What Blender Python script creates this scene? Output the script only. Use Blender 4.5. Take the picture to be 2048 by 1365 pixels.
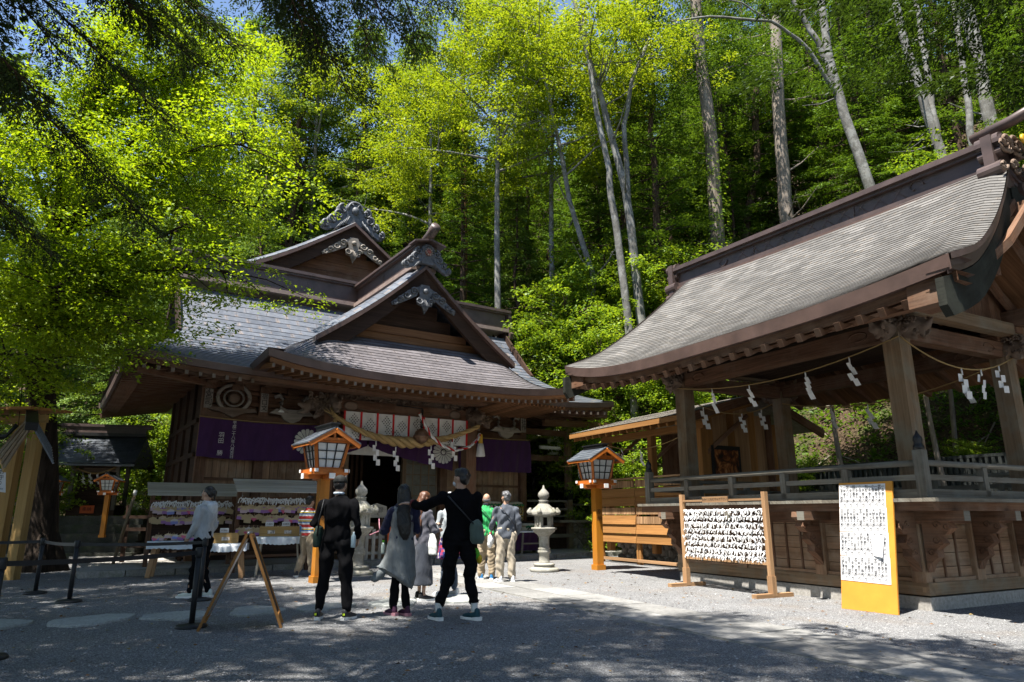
import bpy, bmesh, math, random
import numpy as np
from mathutils import Vector, Matrix
random.seed(7); np.random.seed(7)
R = math.radians
SC = bpy.context.scene
COL = SC.collection
for o in list(bpy.data.objects): bpy.data.objects.remove(o)

# ---------------- camera, sky, sun, exposure ----------------
cam_d = bpy.data.cameras.new('camera'); cam_d.sensor_width = 36; cam_d.lens = 24
cam_d.clip_start = 0.05; cam_d.clip_end = 2000
cam = bpy.data.objects.new('camera', cam_d); COL.objects.link(cam)
cam.location = (0, 0, 1.25); cam.rotation_euler = (R(90 + 14.3), 0, 0)
SC.camera = cam
SUN_AZ, SUN_EL = -140.0, 67.0            # compass angle of the sun from +Y (clockwise), elevation
W = bpy.data.worlds.new('World'); SC.world = W; W.use_nodes = True
nt = W.node_tree; nt.nodes.clear()
sk = nt.nodes.new('ShaderNodeTexSky'); sk.sky_type = 'NISHITA'; sk.sun_disc = False
sk.sun_elevation = R(SUN_EL); sk.sun_rotation = R(SUN_AZ); sk.altitude = 800; sk.air_density = 1.0; sk.dust_density = 0.6
bg = nt.nodes.new('ShaderNodeBackground'); bg.inputs[1].default_value = 0.092
wo = nt.nodes.new('ShaderNodeOutputWorld')
nt.links.new(sk.outputs[0], bg.inputs[0]); nt.links.new(bg.outputs[0], wo.inputs[0])
sd = bpy.data.lights.new('sun', 'SUN'); sd.energy = 5.0; sd.angle = R(0.53); sd.color = (1.0, 0.95, 0.87)
sun = bpy.data.objects.new('sun', sd); COL.objects.link(sun)
_sv = Vector((math.sin(R(SUN_AZ)) * math.cos(R(SUN_EL)), math.cos(R(SUN_AZ)) * math.cos(R(SUN_EL)), math.sin(R(SUN_EL))))
sun.rotation_euler = _sv.to_track_quat('Z', 'Y').to_euler(); sun.location = (-10, -10, 40)
SC.view_settings.view_transform = 'Standard'; SC.view_settings.look = 'None'
SC.view_settings.exposure = 1.62; SC.view_settings.gamma = 1.0
SC.view_settings.use_curve_mapping = False
SC.render.engine = 'CYCLES'
SC.cycles.max_bounces = 6; SC.cycles.diffuse_bounces = 3; SC.cycles.glossy_bounces = 2
SC.cycles.transmission_bounces = 4; SC.cycles.transparent_max_bounces = 6
SC.cycles.use_denoising = True; SC.cycles.caustics_reflective = False; SC.cycles.caustics_refractive = False

# ---------------- materials ----------------
class NT:
    def __init__(s, name):
        s.m = bpy.data.materials.new(name); s.m.use_nodes = True
        s.t = s.m.node_tree; s.t.nodes.clear()
        s.out = s.n('OutputMaterial')
    def n(s, typ, **kw):
        nd = s.t.nodes.new('ShaderNode' + typ)
        for k, v in kw.items():
            if k.startswith('i_'):
                k = k[2:].replace('_', ' ')
                nd.inputs[k].default_value = v
            else: setattr(nd, k, v)
        return nd
    def l(s, a, b): s.t.links.new(a, b)
    def ramp(s, fac, stops):
        r = s.n('ValToRGB'); e = r.color_ramp.elements
        while len(e) < len(stops): e.new(0.5)
        for el, (p, c) in zip(e, stops):
            el.position = p; el.color = (c[0], c[1], c[2], 1) if hasattr(c, '__len__') else (c, c, c, 1)
        s.l(fac, r.inputs[0]); return r.outputs[0]
    def mix(s, fac, a, b, typ='MIX'):
        m = s.n('MixRGB', blend_type=typ)
        for i, v in ((0, fac), (1, a), (2, b)):
            if hasattr(v, 'is_linked') or hasattr(v, 'links'): s.l(v, m.inputs[i])
            elif hasattr(v, '__len__'): m.inputs[i].default_value = (v[0], v[1], v[2], 1)
            else: m.inputs[i].default_value = v
        return m.outputs[0]
    def noise(s, vec, scale, detail=4, rough=0.55, dist=0.0):
        n = s.n('TexNoise'); n.inputs['Scale'].default_value = scale; n.inputs['Detail'].default_value = detail
        n.inputs['Roughness'].default_value = rough; n.inputs['Distortion'].default_value = dist
        if vec is not None: s.l(vec, n.inputs['Vector'])
        return n.outputs['Fac']
    def mapped(s, vec, scale, rot=(0, 0, 0)):
        m = s.n('Mapping'); m.inputs['Scale'].default_value = scale; m.inputs['Rotation'].default_value = rot
        s.l(vec, m.inputs['Vector']); return m.outputs[0]
    def bump(s, h, strength=0.3, dist=0.02, nrm=None):
        b = s.n('Bump'); b.inputs['Strength'].default_value = strength; b.inputs['Distance'].default_value = dist
        s.l(h, b.inputs['Height'])
        if nrm is not None: s.l(nrm, b.inputs['Normal'])
        return b.outputs[0]
    def pbr(s, col, rough=0.7, spec=0.3, metal=0.0, nrm=None, sheen=0.0):
        p = s.n('BsdfPrincipled')
        for k, v in (('Base Color', col), ('Roughness', rough), ('Metallic', metal), ('Specular IOR Level', spec)):
            if hasattr(v, 'links'): s.l(v, p.inputs[k])
            elif hasattr(v, '__len__'): p.inputs[k].default_value = (v[0], v[1], v[2], 1)
            else: p.inputs[k].default_value = v
        if nrm is not None: s.l(nrm, p.inputs['Normal'])
        if sheen: p.inputs['Sheen Weight'].default_value = sheen
        s.l(p.outputs[0], s.out.inputs[0]); return p
    def uv(s): return s.n('UVMap').outputs[0]
    def obj(s): return s.n('TexCoord').outputs['Object']
    def pos(s): return s.n('NewGeometry').outputs['Position']
    def rnd(s): return s.n('ObjectInfo').outputs['Random']
    def isl(s): return s.n('NewGeometry').outputs['Random Per Island']

def wood(name, dark, light, rough=0.75, spec=0.2, weather=None, gs=1.0, bump=0.25):
    """UV based grain: u runs along the piece, metres."""
    m = NT(name); uv = m.uv()
    g = m.noise(m.mapped(uv, (1.2 * gs, 38 * gs, 1)), 1.0, 5, 0.65, 0.6)
    b = m.noise(m.mapped(uv, (0.35, 5, 1)), 1.0, 3, 0.5)
    col = m.ramp(g, [(0.28, dark), (0.72, light)])
    col = m.mix(m.ramp(b, [(0.35, 0.0), (0.7, 0.55)]), col, [c * 0.55 for c in dark])
    v = m.ramp(m.isl(), [(0, 0.72), (1, 1.22)])
    col = m.mix(1.0, col, v, 'MULTIPLY')
    v2 = m.ramp(m.rnd(), [(0, 0.85), (1, 1.12)])
    col = m.mix(1.0, col, v2, 'MULTIPLY')
    if weather:
        w = m.noise(m.pos(), 2.2, 5, 0.65)
        col = m.mix(m.ramp(w, [(0.45, 0.0), (0.68, 0.7)]), col, weather)
    m.pbr(col, rough, spec, nrm=m.bump(g, bump, 0.01)); return m.m

def plain(name, col, rough=0.6, spec=0.3, metal=0.0, var=0.12, scale=6.0, bump=0.0, sheen=0.0, bscale=None):
    m = NT(name); n = m.noise(m.obj(), scale, 4)
    c = m.mix(1.0, col, m.ramp(n, [(0.3, 1 - var), (0.7, 1 + var)]), 'MULTIPLY')
    nr = m.bump(m.noise(m.obj(), bscale or scale * 2, 4), bump, 0.02) if bump else None
    m.pbr(c, rough, spec, metal, nr, sheen); return m.m

def stone(name, c1, c2, scale=4.0, bump=0.5, moss=None):
    m = NT(name); o = m.obj(); n = m.noise(o, scale, 6, 0.65); f = m.noise(o, scale * 14, 4, 0.7)
    col = m.ramp(n, [(0.3, c1), (0.7, c2)])
    col = m.mix(m.ramp(f, [(0.35, 0.55), (0.6, 0.0)]), col, [c * 0.5 for c in c1])
    col = m.mix(1.0, col, m.ramp(m.rnd(), [(0, 0.82), (1, 1.15)]), 'MULTIPLY')
    if moss is not None:
        col = m.mix(m.ramp(m.noise(o, scale * .8, 5, .7), [(0.5, 0.0), (0.66, 0.75)]), col, moss)
    m.pbr(col, 0.9, 0.2, nrm=m.bump(f, bump, 0.012)); return m.m

def leafmat(name, c1, c2, trans=0.42, tc=None, spec=0.25):
    m = NT(name)
    a = m.ramp(m.isl(), [(0, c1), (1, c2)])
    n = m.noise(m.pos(), 0.55, 3)
    col = m.mix(1.0, a, m.ramp(n, [(0.3, (0.75, 0.78, 0.8)), (0.7, (1.18, 1.12, 1.0))]), 'MULTIPLY')
    p = m.pbr(col, 0.5, spec)
    t = m.n('BsdfTranslucent')
    tcol = m.mix(1.0, col, tc or (1.5, 1.35, 0.5), 'MULTIPLY'); m.l(tcol, t.inputs[0])
    mx = m.n('MixShader'); mx.inputs[0].default_value = trans
    m.l(p.outputs[0], mx.inputs[1]); m.l(t.outputs[0], mx.inputs[2]); m.l(mx.outputs[0], m.out.inputs[0])
    return m.m

def cloth(name, col, rough=0.9, bump=0.35, scale=14, trans=0.0, sheen=0.15, spec=0.15):
    m = NT(name); o = m.obj()
    n = m.noise(m.mapped(o, (1, 1, 0.45)), scale, 4, 0.6, 0.8); f = m.noise(o, 180, 2)
    c = m.mix(1.0, col, m.ramp(n, [(0.3, 0.82), (0.7, 1.12)]), 'MULTIPLY')
    p = m.pbr(c, rough, spec, nrm=m.bump(f, 0.12, 0.002, m.bump(n, bump, 0.03)), sheen=sheen)
    if trans:
        t = m.n('BsdfTranslucent'); m.l(c, t.inputs[0]); mx = m.n('MixShader'); mx.inputs[0].default_value = trans
        m.l(p.outputs[0], mx.inputs[1]); m.l(t.outputs[0], mx.inputs[2]); m.l(mx.outputs[0], m.out.inputs[0])
    return m.m

def roofmat(name, c1, c2, patina, rough=0.5, spec=0.5, pw=0.6, amount=0.5, jitter=0.12, lichen=None):
    """sheet/shingle roofing. UV: u metres along the course, v course number; a joint every pw metres, shifted per course."""
    m = NT(name); uv = m.uv(); sep = m.n('SeparateXYZ'); m.l(uv, sep.inputs[0])
    def mt(op, a, b=None):
        x = m.n('Math', operation=op)
        for i, v in enumerate((a, b)):
            if v is None: continue
            if hasattr(v, 'links'): m.l(v, x.inputs[i])
            else: x.inputs[i].default_value = v
        return x.outputs[0]
    vi = mt('FLOOR', sep.outputs[1]); u = mt('ADD', mt('DIVIDE', sep.outputs[0], pw), mt('MULTIPLY', vi, 0.5 + 0.013))
    ui = mt('FLOOR', u); fr = mt('SUBTRACT', u, ui)
    cmb = m.n('CombineXYZ'); m.l(ui, cmb.inputs[0]); m.l(vi, cmb.inputs[1])
    wn = m.n('TexWhiteNoise', noise_dimensions='2D'); m.l(cmb.outputs[0], wn.inputs['Vector'])
    col = m.ramp(wn.outputs[0], [(0, c1), (1, c2)])
    d = mt('ABSOLUTE', mt('SUBTRACT', fr, 0.5))
    jn = m.noise(m.pos(), 3.0, 4, 0.7)
    edge = m.ramp(d, [(0.36, 0.0), (0.49, 1.0)])
    pf = m.mix(1.0, edge, m.ramp(jn, [(0.42, 0.0), (0.62, amount)]), 'MULTIPLY')
    col = m.mix(pf, col, patina)
    seam = m.ramp(d, [(0.482, 0.0), (0.494, 0.75)])
    col = m.mix(seam, col, [c * 0.3 for c in c1])
    st = m.noise(m.mapped(m.pos(), (5, 5, 0.8)), 1.0, 4, .7)
    col = m.mix(1.0, col, m.ramp(st, [(0.3, 1 - jitter * 1.6), (0.7, 1 + jitter * 1.6)]), 'MULTIPLY')
    if lichen is not None:
        col = m.mix(m.ramp(m.noise(m.pos(), 7, 5, .75), [(0.56, 0), (0.72, .45)]), col, lichen)
        col = m.mix(m.ramp(m.noise(m.pos(), 1.1, 5, .65), [(0.44, .4), (0.62, 0)]), col, [c * .55 for c in c1])
    rr = m.ramp(m.noise(m.pos(), 9, 3), [(0.3, rough - .08), (0.7, rough + .14)])
    m.pbr(col, rr, spec, nrm=m.bump(st, 0.1, 0.01)); return m.m

M = {}
M['wood_brown'] = wood('wood brown', (0.068, 0.034, 0.020), (0.235, 0.122, 0.070), weather=(0.18, 0.12, 0.085))
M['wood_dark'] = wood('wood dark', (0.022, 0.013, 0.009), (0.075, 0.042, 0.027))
M['wood_grey'] = wood('wood weathered grey', (0.10, 0.088, 0.072), (0.27, 0.24, 0.19), weather=(0.19, 0.19, 0.165))
M['wood_post'] = wood('wood old post', (0.125, 0.083, 0.047), (0.30, 0.20, 0.122), weather=(0.21, 0.195, 0.15), gs=.7)
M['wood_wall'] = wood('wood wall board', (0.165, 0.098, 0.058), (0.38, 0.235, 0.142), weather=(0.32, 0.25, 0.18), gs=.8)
M['wood_tan'] = wood('wood tan', (0.30, 0.17, 0.085), (0.52, 0.32, 0.17), gs=.8)
M['wood_orange'] = wood('wood orange', (0.25, 0.115, 0.035), (0.42, 0.21, 0.07), gs=.8)
M['wood_soffit'] = wood('wood soffit', (0.16, 0.075, 0.035), (0.33, 0.17, 0.085), gs=.8)
M['wood_pale'] = wood('wood pale cut end', (0.35, 0.31, 0.25), (0.52, 0.48, 0.40))
M['wood_end'] = wood('rafter cut end', (0.12, 0.095, 0.075), (0.22, 0.18, 0.145))
M['wood_kiosk'] = wood('wood new kiosk', (0.30, 0.185, 0.065), (0.46, 0.30, 0.12), gs=.7)
M['lacquer'] = plain('orange paint', (0.43, 0.125, 0.018), 0.5, 0.35, var=.22, scale=9, bump=.15)
M['lacquer_post'] = wood('orange post paint', (0.40, 0.15, 0.010), (0.55, 0.215, 0.016), rough=.5, spec=.35, weather=(0.42, 0.17, 0.03), gs=.6)
M['black'] = plain('black paint', (0.012, 0.012, 0.013), 0.45, 0.4)
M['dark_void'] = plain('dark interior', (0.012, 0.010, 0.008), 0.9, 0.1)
M['white'] = plain('white paint', (0.78, 0.78, 0.76), 0.6, 0.3, var=.05)
M['carve'] = wood('carved wood', (0.10, 0.068, 0.048), (0.27, 0.19, 0.14), weather=(0.20, 0.16, 0.13))
M['carve_pale'] = wood('carved pale wood', (0.22, 0.19, 0.16), (0.42, 0.38, 0.33))
M['carve_grey'] = plain('ridge carving', (0.10, 0.105, 0.115), 0.55, 0.4, var=.35, scale=9, bump=.3)
M['copper_brown'] = plain('brown copper sheet', (0.075, 0.052, 0.047), 0.42, 0.5, var=.3, scale=3)
M['fascia'] = plain('eave fascia', (0.095, 0.060, 0.050), 0.5, 0.4, var=.25, scale=3)
M['pale_trim'] = plain('pale ridge base', (0.24, 0.18, 0.155), 0.5, 0.4, var=.2)
M['concrete'] = stone('concrete', (0.30, 0.285, 0.26), (0.42, 0.40, 0.37), 1.5, .25)
M['granite'] = stone('granite lantern', (0.27, 0.26, 0.225), (0.42, 0.405, 0.36), 5, .5, moss=(0.20, 0.19, 0.13))
M['kerb'] = stone('kerb stone', (0.22, 0.21, 0.19), (0.37, 0.36, 0.33), 3, .5, moss=(0.11, 0.12, 0.07))
M['slab'] = stone('path slab', (0.20, 0.198, 0.19), (0.29, 0.287, 0.276), 1.6, .4)
M['flag'] = stone('flagstone', (0.30, 0.315, 0.30), (0.41, 0.42, 0.40), 2.0, .35)
M['rubble'] = stone('rubble wall', (0.16, 0.14, 0.12), (0.38, 0.35, 0.31), 3, .6)
M['mortar'] = stone('wall mortar', (0.40, 0.37, 0.33), (0.5, 0.47, 0.42), 6, .4)
M['shadow_gap'] = plain('painted gap shade', (0.04, 0.033, 0.026), .95, .1)  # near-black fill paints the shade between footing and sill beam
M['roof_main'] = roofmat('roof blue copper', (0.060, 0.070, 0.090), (0.098, 0.110, 0.134), (0.30, 0.22, 0.16), 0.44, 0.6, 0.62, 0.55)
M['roof_kohai'] = roofmat('roof purple brown copper', (0.094, 0.086, 0.092), (0.138, 0.127, 0.135), (0.18, 0.15, 0.14), 0.44, 0.55, 0.8, 0.4)
M['roof_pav'] = roofmat('roof weathered shingle', (0.092, 0.088, 0.083), (0.165, 0.158, 0.150), (0.22, 0.17, 0.12), 0.6, 0.35, 0.33, 0.45, .08, lichen=(0.31, 0.30, 0.275))
M['roof_low'] = roofmat('roof low metal', (0.21, 0.19, 0.165), (0.30, 0.275, 0.24), (0.35, 0.3, 0.25), 0.6, 0.35, 0.5, 0.4, .2)
M['roof_black'] = roofmat('roof black sheet', (0.06, 0.07, 0.085), (0.10, 0.115, 0.135), (0.15, 0.15, 0.15), 0.4, 0.5, 0.3, 0.3)
M['purple'] = cloth('purple cloth', (0.062, 0.024, 0.082), bump=.3, scale=3)
M['white_cloth'] = cloth('white cloth', (0.66, 0.64, 0.60), bump=.2, scale=4)
M['red'] = plain('red ribbon', (0.50, 0.018, 0.02), .7, .2)
M['straw'] = wood('straw rope', (0.28, 0.18, 0.07), (0.55, 0.38, 0.17), gs=.6, bump=.6)
M['paper'] = plain('white paper', (0.64, 0.64, 0.65), .8, .2, var=.04)
M['paper_folded'] = plain('folded paper', (0.74, 0.73, 0.72), .8, .2, var=.08, scale=20)  # slightly whiter, more finely mottled paper
M['ink'] = plain('ink', (0.015, 0.015, 0.02), .8, .1)
M['gold'] = plain('gold ochre', (0.62, 0.36, 0.03), .5, .4)
M['bronze'] = plain('bronze bell', (0.18, 0.10, 0.06), .45, .5, metal=.4, var=.3)
M['barge_green'] = wood('old dark bargeboard', (0.012, 0.013, 0.010), (0.035, 0.035, 0.027), weather=(0.04, 0.043, 0.034))
M['shaded_stone'] = stone('mossy stone painted shaded', (0.05, 0.05, 0.042), (0.10, 0.10, 0.085), 3, .5, moss=(0.04, 0.055, 0.025))  # mossy stone, darkened to put the deep tree shade into its colour
M['dark_metal'] = plain('dark fence sheet', (0.030, 0.034, 0.032), .6, .3, var=.3)
M['metal'] = plain('grey metal', (0.35, 0.36, 0.37), .4, .5, metal=.7)
M['plastic_black'] = plain('black plastic', (0.016, 0.017, 0.019), .5, .35)
M['yellow_board'] = plain('yellow ochre board', (0.56, 0.245, 0.032), .6, .3, var=.12, scale=3, bump=.12)
M['tablecloth'] = plain('clear plastic sheet', (0.60, 0.64, 0.68), .25, .5, var=.12, bump=.3, bscale=9)
M['glasspane'] = plain('lantern white pane', (0.62, 0.64, 0.64), .5, .3, var=.05)
M['lattice_glass'] = plain('door paper pane', (0.13, 0.13, 0.105), .35, .5, var=.2)
def leaf_litter():
    m = NT('leaf litter'); p = m.pos(); n = m.noise(p, 14, 6, .75); b = m.noise(p, .5, 4)
    c = m.ramp(n, [(0.3, (0.015, 0.011, 0.007)), (0.5, (0.060, 0.040, 0.025)), (0.7, (0.16, 0.112, 0.078))])
    c = m.mix(m.ramp(b, [(0.5, 0), (0.62, .6)]), c, (0.05, 0.075, 0.02))
    m.pbr(c, .95, .1, nrm=m.bump(n, .9, .08)); return m.m
M['litter'] = leaf_litter()
def gravel():
    m = NT('grey gravel'); p = m.pos()
    v = m.n('TexVoronoi'); v.inputs['Scale'].default_value = 80; m.l(p, v.inputs['Vector'])
    sv = m.n('SeparateColor'); m.l(v.outputs['Color'], sv.inputs[0])
    c = m.ramp(sv.outputs[0], [(0, (0.175, 0.177, 0.181)), (0.5, (0.285, 0.288, 0.293)), (1, (0.45, 0.45, 0.45))])
    c = m.mix(m.ramp(v.outputs['Distance'], [(0.25, 0.0), (0.75, .8)]), c, (0.07, 0.07, 0.07))
    n = m.noise(p, .9, 5, .6)
    c = m.mix(1.0, c, m.ramp(n, [(0.3, .84), (0.7, 1.12)]), 'MULTIPLY')
    e = m.noise(p, .7, 4, .6)
    c = m.mix(m.ramp(e, [(0.52, 0), (0.72, .38)]), c, (0.20, 0.155, 0.11))
    h = m.ramp(v.outputs['Distance'], [(0, 1.0), (0.8, 0.0)])
    m.pbr(c, .9, .2, nrm=m.bump(h, .9, .012, m.bump(m.noise(p, 9, 3), .3, .03))); return m.m
M['gravel'] = gravel()
def barkmat(name, c1, c2, sc=(9, 9, 1.4), lich=None):
    m = NT(name); o = m.obj(); n = m.noise(m.mapped(o, sc), 1.0, 6, .7, .5)
    c = m.ramp(n, [(0.3, c1), (0.7, c2)])
    if lich is not None: c = m.mix(m.ramp(m.noise(o, 2.2, 5, .7), [(0.48, 0), (0.58, .85)]), c, lich)
    m.pbr(c, .95, .1, nrm=m.bump(n, .8, .05)); return m.m
M['bark_dark'] = barkmat('cedar bark', (0.025, 0.017, 0.012), (0.11, 0.075, 0.052))
M['bark_maple'] = barkmat('maple bark', (0.012, 0.009, 0.007), (0.05, 0.038, 0.03))
M['bark_red'] = barkmat('red cedar bark', (0.10, 0.048, 0.026), (0.24, 0.12, 0.065))
M['bark_pale'] = barkmat('pale bark', (0.085, 0.083, 0.075), (0.19, 0.183, 0.168), (4, 4, 2), lich=(0.235, 0.235, 0.22))
M['bark_grey'] = barkmat('grey cypress bark', (0.13, 0.105, 0.085), (0.30, 0.255, 0.215))

# ---------------- mesh building ----------------
def V3(*a): return Vector(a)
class MB:
    def __init__(s): s.v = []; s.f = []; s.uv = []; s.mi = []; s.sm = []; s.seg = []
    def add(s, verts, faces, uvs=None, mat=0, smooth=False):
        s.seg.append((len(s.v), len(s.f)))
        b = len(s.v); s.v.extend([tuple(v) for v in verts])
        for k, f in enumerate(faces):
            s.f.append(tuple(b + i for i in f)); s.mi.append(mat); s.sm.append(smooth)
            if uvs is None: s.uv.append([(verts[i][0] + verts[i][1] * .37, verts[i][2] + verts[i][1] * .21) for i in f])
            else: s.uv.append(uvs[k])
        return s
    def hexa(s, P, mat=0, lens=None):
        """8 corners: 0-3 bottom loop, 4-7 top loop."""
        fs = [(3, 2, 1, 0), (4, 5, 6, 7), (0, 1, 5, 4), (1, 2, 6, 5), (2, 3, 7, 6), (3, 0, 4, 7)]
        P = [Vector(p) for p in P]
        e = [(P[1] - P[0]).length, (P[3] - P[0]).length, (P[4] - P[0]).length]
        ax = e.index(max(e)); ru = random.random() * 30; rv = random.random() * 30
        d = [(P[1] - P[0]), (P[3] - P[0]), (P[4] - P[0])]
        d = [x.normalized() if x.length > 1e-9 else x for x in d]
        oth = [i for i in range(3) if i != ax]
        uvs = []
        for f in fs:
            uvs.append([(ru + (P[i] - P[0]).dot(d[ax]), rv + (P[i] - P[0]).dot(d[oth[0]]) + (P[i] - P[0]).dot(d[oth[1]])) for i in f])
        return s.add(P, fs, uvs, mat)
    def box(s, c, size, rz=0.0, rot=None, mat=0):
        x, y, z = size[0] / 2, size[1] / 2, size[2] / 2
        P = [(-x, -y, -z), (x, -y, -z), (x, y, -z), (-x, y, -z), (-x, -y, z), (x, -y, z), (x, y, z), (-x, y, z)]
        m = rot if rot is not None else (Matrix.Rotation(rz, 3, 'Z') if rz else None)
        c = Vector(c)
        return s.hexa([c + (m @ Vector(p) if m else Vector(p)) for p in P], mat)
    def b2(s, lo, hi, mat=0):
        return s.box([(a + b) / 2 for a, b in zip(lo, hi)], [abs(b - a) for a, b in zip(lo, hi)], mat=mat)
    def beam(s, p0, p1, w, h, up=(0, 0, 1), mat=0, taper=1.0):
        p0, p1 = Vector(p0), Vector(p1); d = (p1 - p0).normalized(); up = Vector(up)
        sx = d.cross(up)
        if sx.length < 1e-4: sx = d.cross(Vector((0, 1, 0)))
        sx.normalize(); sz = sx.cross(d).normalized()
        P = []
        for q, k in ((p0, 1.0), (p1, taper)):
            P.append([q - sx * w / 2 * k - sz * h / 2 * k, q + sx * w / 2 * k - sz * h / 2 * k, q + sx * w / 2 * k + sz * h / 2 * k, q - sx * w / 2 * k + sz * h / 2 * k])
        a, b = P
        return s.hexa([a[0], a[1], b[1], b[0], a[3], a[2], b[2], b[3]], mat)
    def tube(s, pts, rad, n=8, cap=True, mat=0, smooth=True, flat=1.0):
        pts = [Vector(p) for p in pts]; k = len(pts)
        if not hasattr(rad, '__len__'): rad = [rad] * k
        ref = Vector((0, 0, 1)) if abs((pts[-1] - pts[0]).normalized().z) < .9 else Vector((1, 0, 0))
        vs = []; L = 0; us = []
        for i, p in enumerate(pts):
            d = (pts[min(i + 1, k - 1)] - pts[max(i - 1, 0)])
            d = d.normalized() if d.length > 1e-9 else Vector((0, 0, 1))
            x = d.cross(ref)
            if x.length < 1e-4: x = d.orthogonal()
            x.normalize(); y = x.cross(d).normalized()
            if i: L += (p - pts[i - 1]).length
            us.append(L)
            for j in range(n):
                a = 2 * math.pi * j / n
                vs.append(p + x * math.cos(a) * rad[i] + y * math.sin(a) * rad[i] * flat)
        fs = []; uv = []; r0 = random.random() * 9
        for i in range(k - 1):
            for j in range(n):
                jj = (j + 1) % n
                fs.append((i * n + j, i * n + jj, (i + 1) * n + jj, (i + 1) * n + j))
                c = rad[i] * 6.28 / n
                uv.append([(us[i] + r0, j * c + r0), (us[i] + r0, (j + 1) * c + r0), (us[i + 1] + r0, (j + 1) * c + r0), (us[i + 1] + r0, j * c + r0)])
        if cap:
            fs.append(tuple(range(n - 1, -1, -1))); uv.append([(r0, r0)] * n)
            fs.append(tuple((k - 1) * n + j for j in range(n))); uv.append([(r0, r0)] * n)
        return s.add(vs, fs, uv, mat, smooth)
    def lathe(s, prof, c=(0, 0, 0), n=20, mat=0, smooth=True, lobes=0, lobe=0.0):
        c = Vector(c); vs = []; fs = []
        for (r, z) in prof:
            for j in range(n):
                a = 2 * math.pi * (j + .5) / n; rr = r * (1 + lobe * abs(math.cos(a * lobes / 2))) if lobes else r
                vs.append(c + Vector((rr * math.cos(a), rr * math.sin(a), z)))
        k = len(prof)
        for i in range(k - 1):
            for j in range(n):
                jj = (j + 1) % n; fs.append((i * n + j, i * n + jj, (i + 1) * n + jj, (i + 1) * n + j))
        fs.append(tuple(range(n - 1, -1, -1))); fs.append(tuple((k - 1) * n + j for j in range(n)))
        return s.add(vs, fs, None, mat, smooth)
    def prism(s, outline, t, M4=None, mat=0):
        """outline in the local XZ plane (front at y=-t/2), extruded along y."""
        n = len(outline); vs = [Vector((x, -t / 2, z)) for x, z in outline] + [Vector((x, t / 2, z)) for x, z in outline]
        ar = sum(outline[i][0] * outline[(i + 1) % n][1] - outline[(i + 1) % n][0] * outline[i][1] for i in range(n))
        fs = [tuple(range(n)), tuple(range(2 * n - 1, n - 1, -1))] + [(i, i + n, (i + 1) % n + n, (i + 1) % n) for i in range(n)]
        if ar < 0: fs = [f[::-1] for f in fs]
        r0 = random.random() * 9
        uv = [[(r0 + vs[i].x + vs[i].y, r0 + vs[i].z + vs[i].y) for i in f] for f in fs]
        if M4 is not None: vs = [M4 @ v for v in vs]
        return s.add(vs, fs, uv, mat)
    def grid(s, P, mat=0, smooth=True, uv=None, flip=False):
        r, c = len(P), len(P[0]); vs = [Vector(p) for row in P for p in row]; fs = []; us = []
        for i in range(r - 1):
            for j in range(c - 1):
                f = (i * c + j, i * c + j + 1, (i + 1) * c + j + 1, (i + 1) * c + j)
                if flip: f = f[::-1]
                fs.append(f)
                if uv: us.append([uv(k // c, k % c) for k in f])
        return s.add(vs, fs, us if uv else None, mat, smooth)
    def mesh(s, name):
        me = bpy.data.meshes.new(name); me.from_pydata(s.v, [], s.f)
        ul = me.uv_layers.new(name='UVMap')
        flat = [c for f in s.uv for p in f for c in p]; ul.data.foreach_set('uv', flat)
        me.polygons.foreach_set('material_index', s.mi); me.polygons.foreach_set('use_smooth', s.sm)
        me.update(); return me
    def split(s, name, mats, parent=None):
        """every primitive of the builder as an object of its own."""
        for k, (v0, f0) in enumerate(s.seg):
            v1, f1 = s.seg[k + 1] if k + 1 < len(s.seg) else (len(s.v), len(s.f)); b = MB()
            b.v = s.v[v0:v1]; b.f = [tuple(i - v0 for i in f) for f in s.f[f0:f1]]; b.uv = s.uv[f0:f1]; b.mi = s.mi[f0:f1]; b.sm = s.sm[f0:f1]
            mkobj(name, b.mesh(name), mats, parent)
    def build(s, name, mats, parent=None, loc=None, rz=None, kind=None):
        return mkobj(name, s.mesh(name), mats, parent, loc, rz, kind)

def mkobj(name, me, mats, parent=None, loc=None, rz=None, kind=None):
    o = bpy.data.objects.new(name, me); COL.objects.link(o)
    if mats is not None and not me.materials:
        for m in (mats if isinstance(mats, (list, tuple)) else [mats]):
            me.materials.append(M[m] if isinstance(m, str) else m)
    if parent is not None: o.parent = parent
    if loc is not None: o.location = loc
    if rz is not None: o.rotation_euler = (0, 0, rz)
    if kind: o['kind'] = kind
    return o
def tag(o, label=None, cat=None, group=None, kind=None):
    if label: o['label'] = label
    if cat: o['category'] = cat
    if group: o['group'] = group
    if kind: o['kind'] = kind
    return o
def thing(name, label, cat, loc=(0, 0, 0), rz=0.0, group=None):
    o = bpy.data.objects.new(name, None); COL.objects.link(o); o.empty_display_size = .2
    o.location = loc; o.rotation_euler = (0, 0, rz)
    return tag(o, label, cat, group)
def clone(o, parent=None, loc=None, rz=None, label=None, group=None):
    c = o.copy(); COL.objects.link(c); c.parent = parent if parent is not None else o.parent
    if loc is not None: c.location = loc
    if rz is not None: c.rotation_euler = (0, 0, rz)
    if label: c['label'] = label
    if group: c['group'] = group
    return c
_kids = None
def clone_tree(o, loc=None, rz=None, label=None, group=None):
    r = clone(o, None, loc, rz, label, group)
    def rec(src, dst):
        for ch in [x for x in COL.objects if x.parent == src]:
            d = ch.copy(); COL.objects.link(d); d.parent = dst; rec(ch, d)
    rec(o, r); return r
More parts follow.
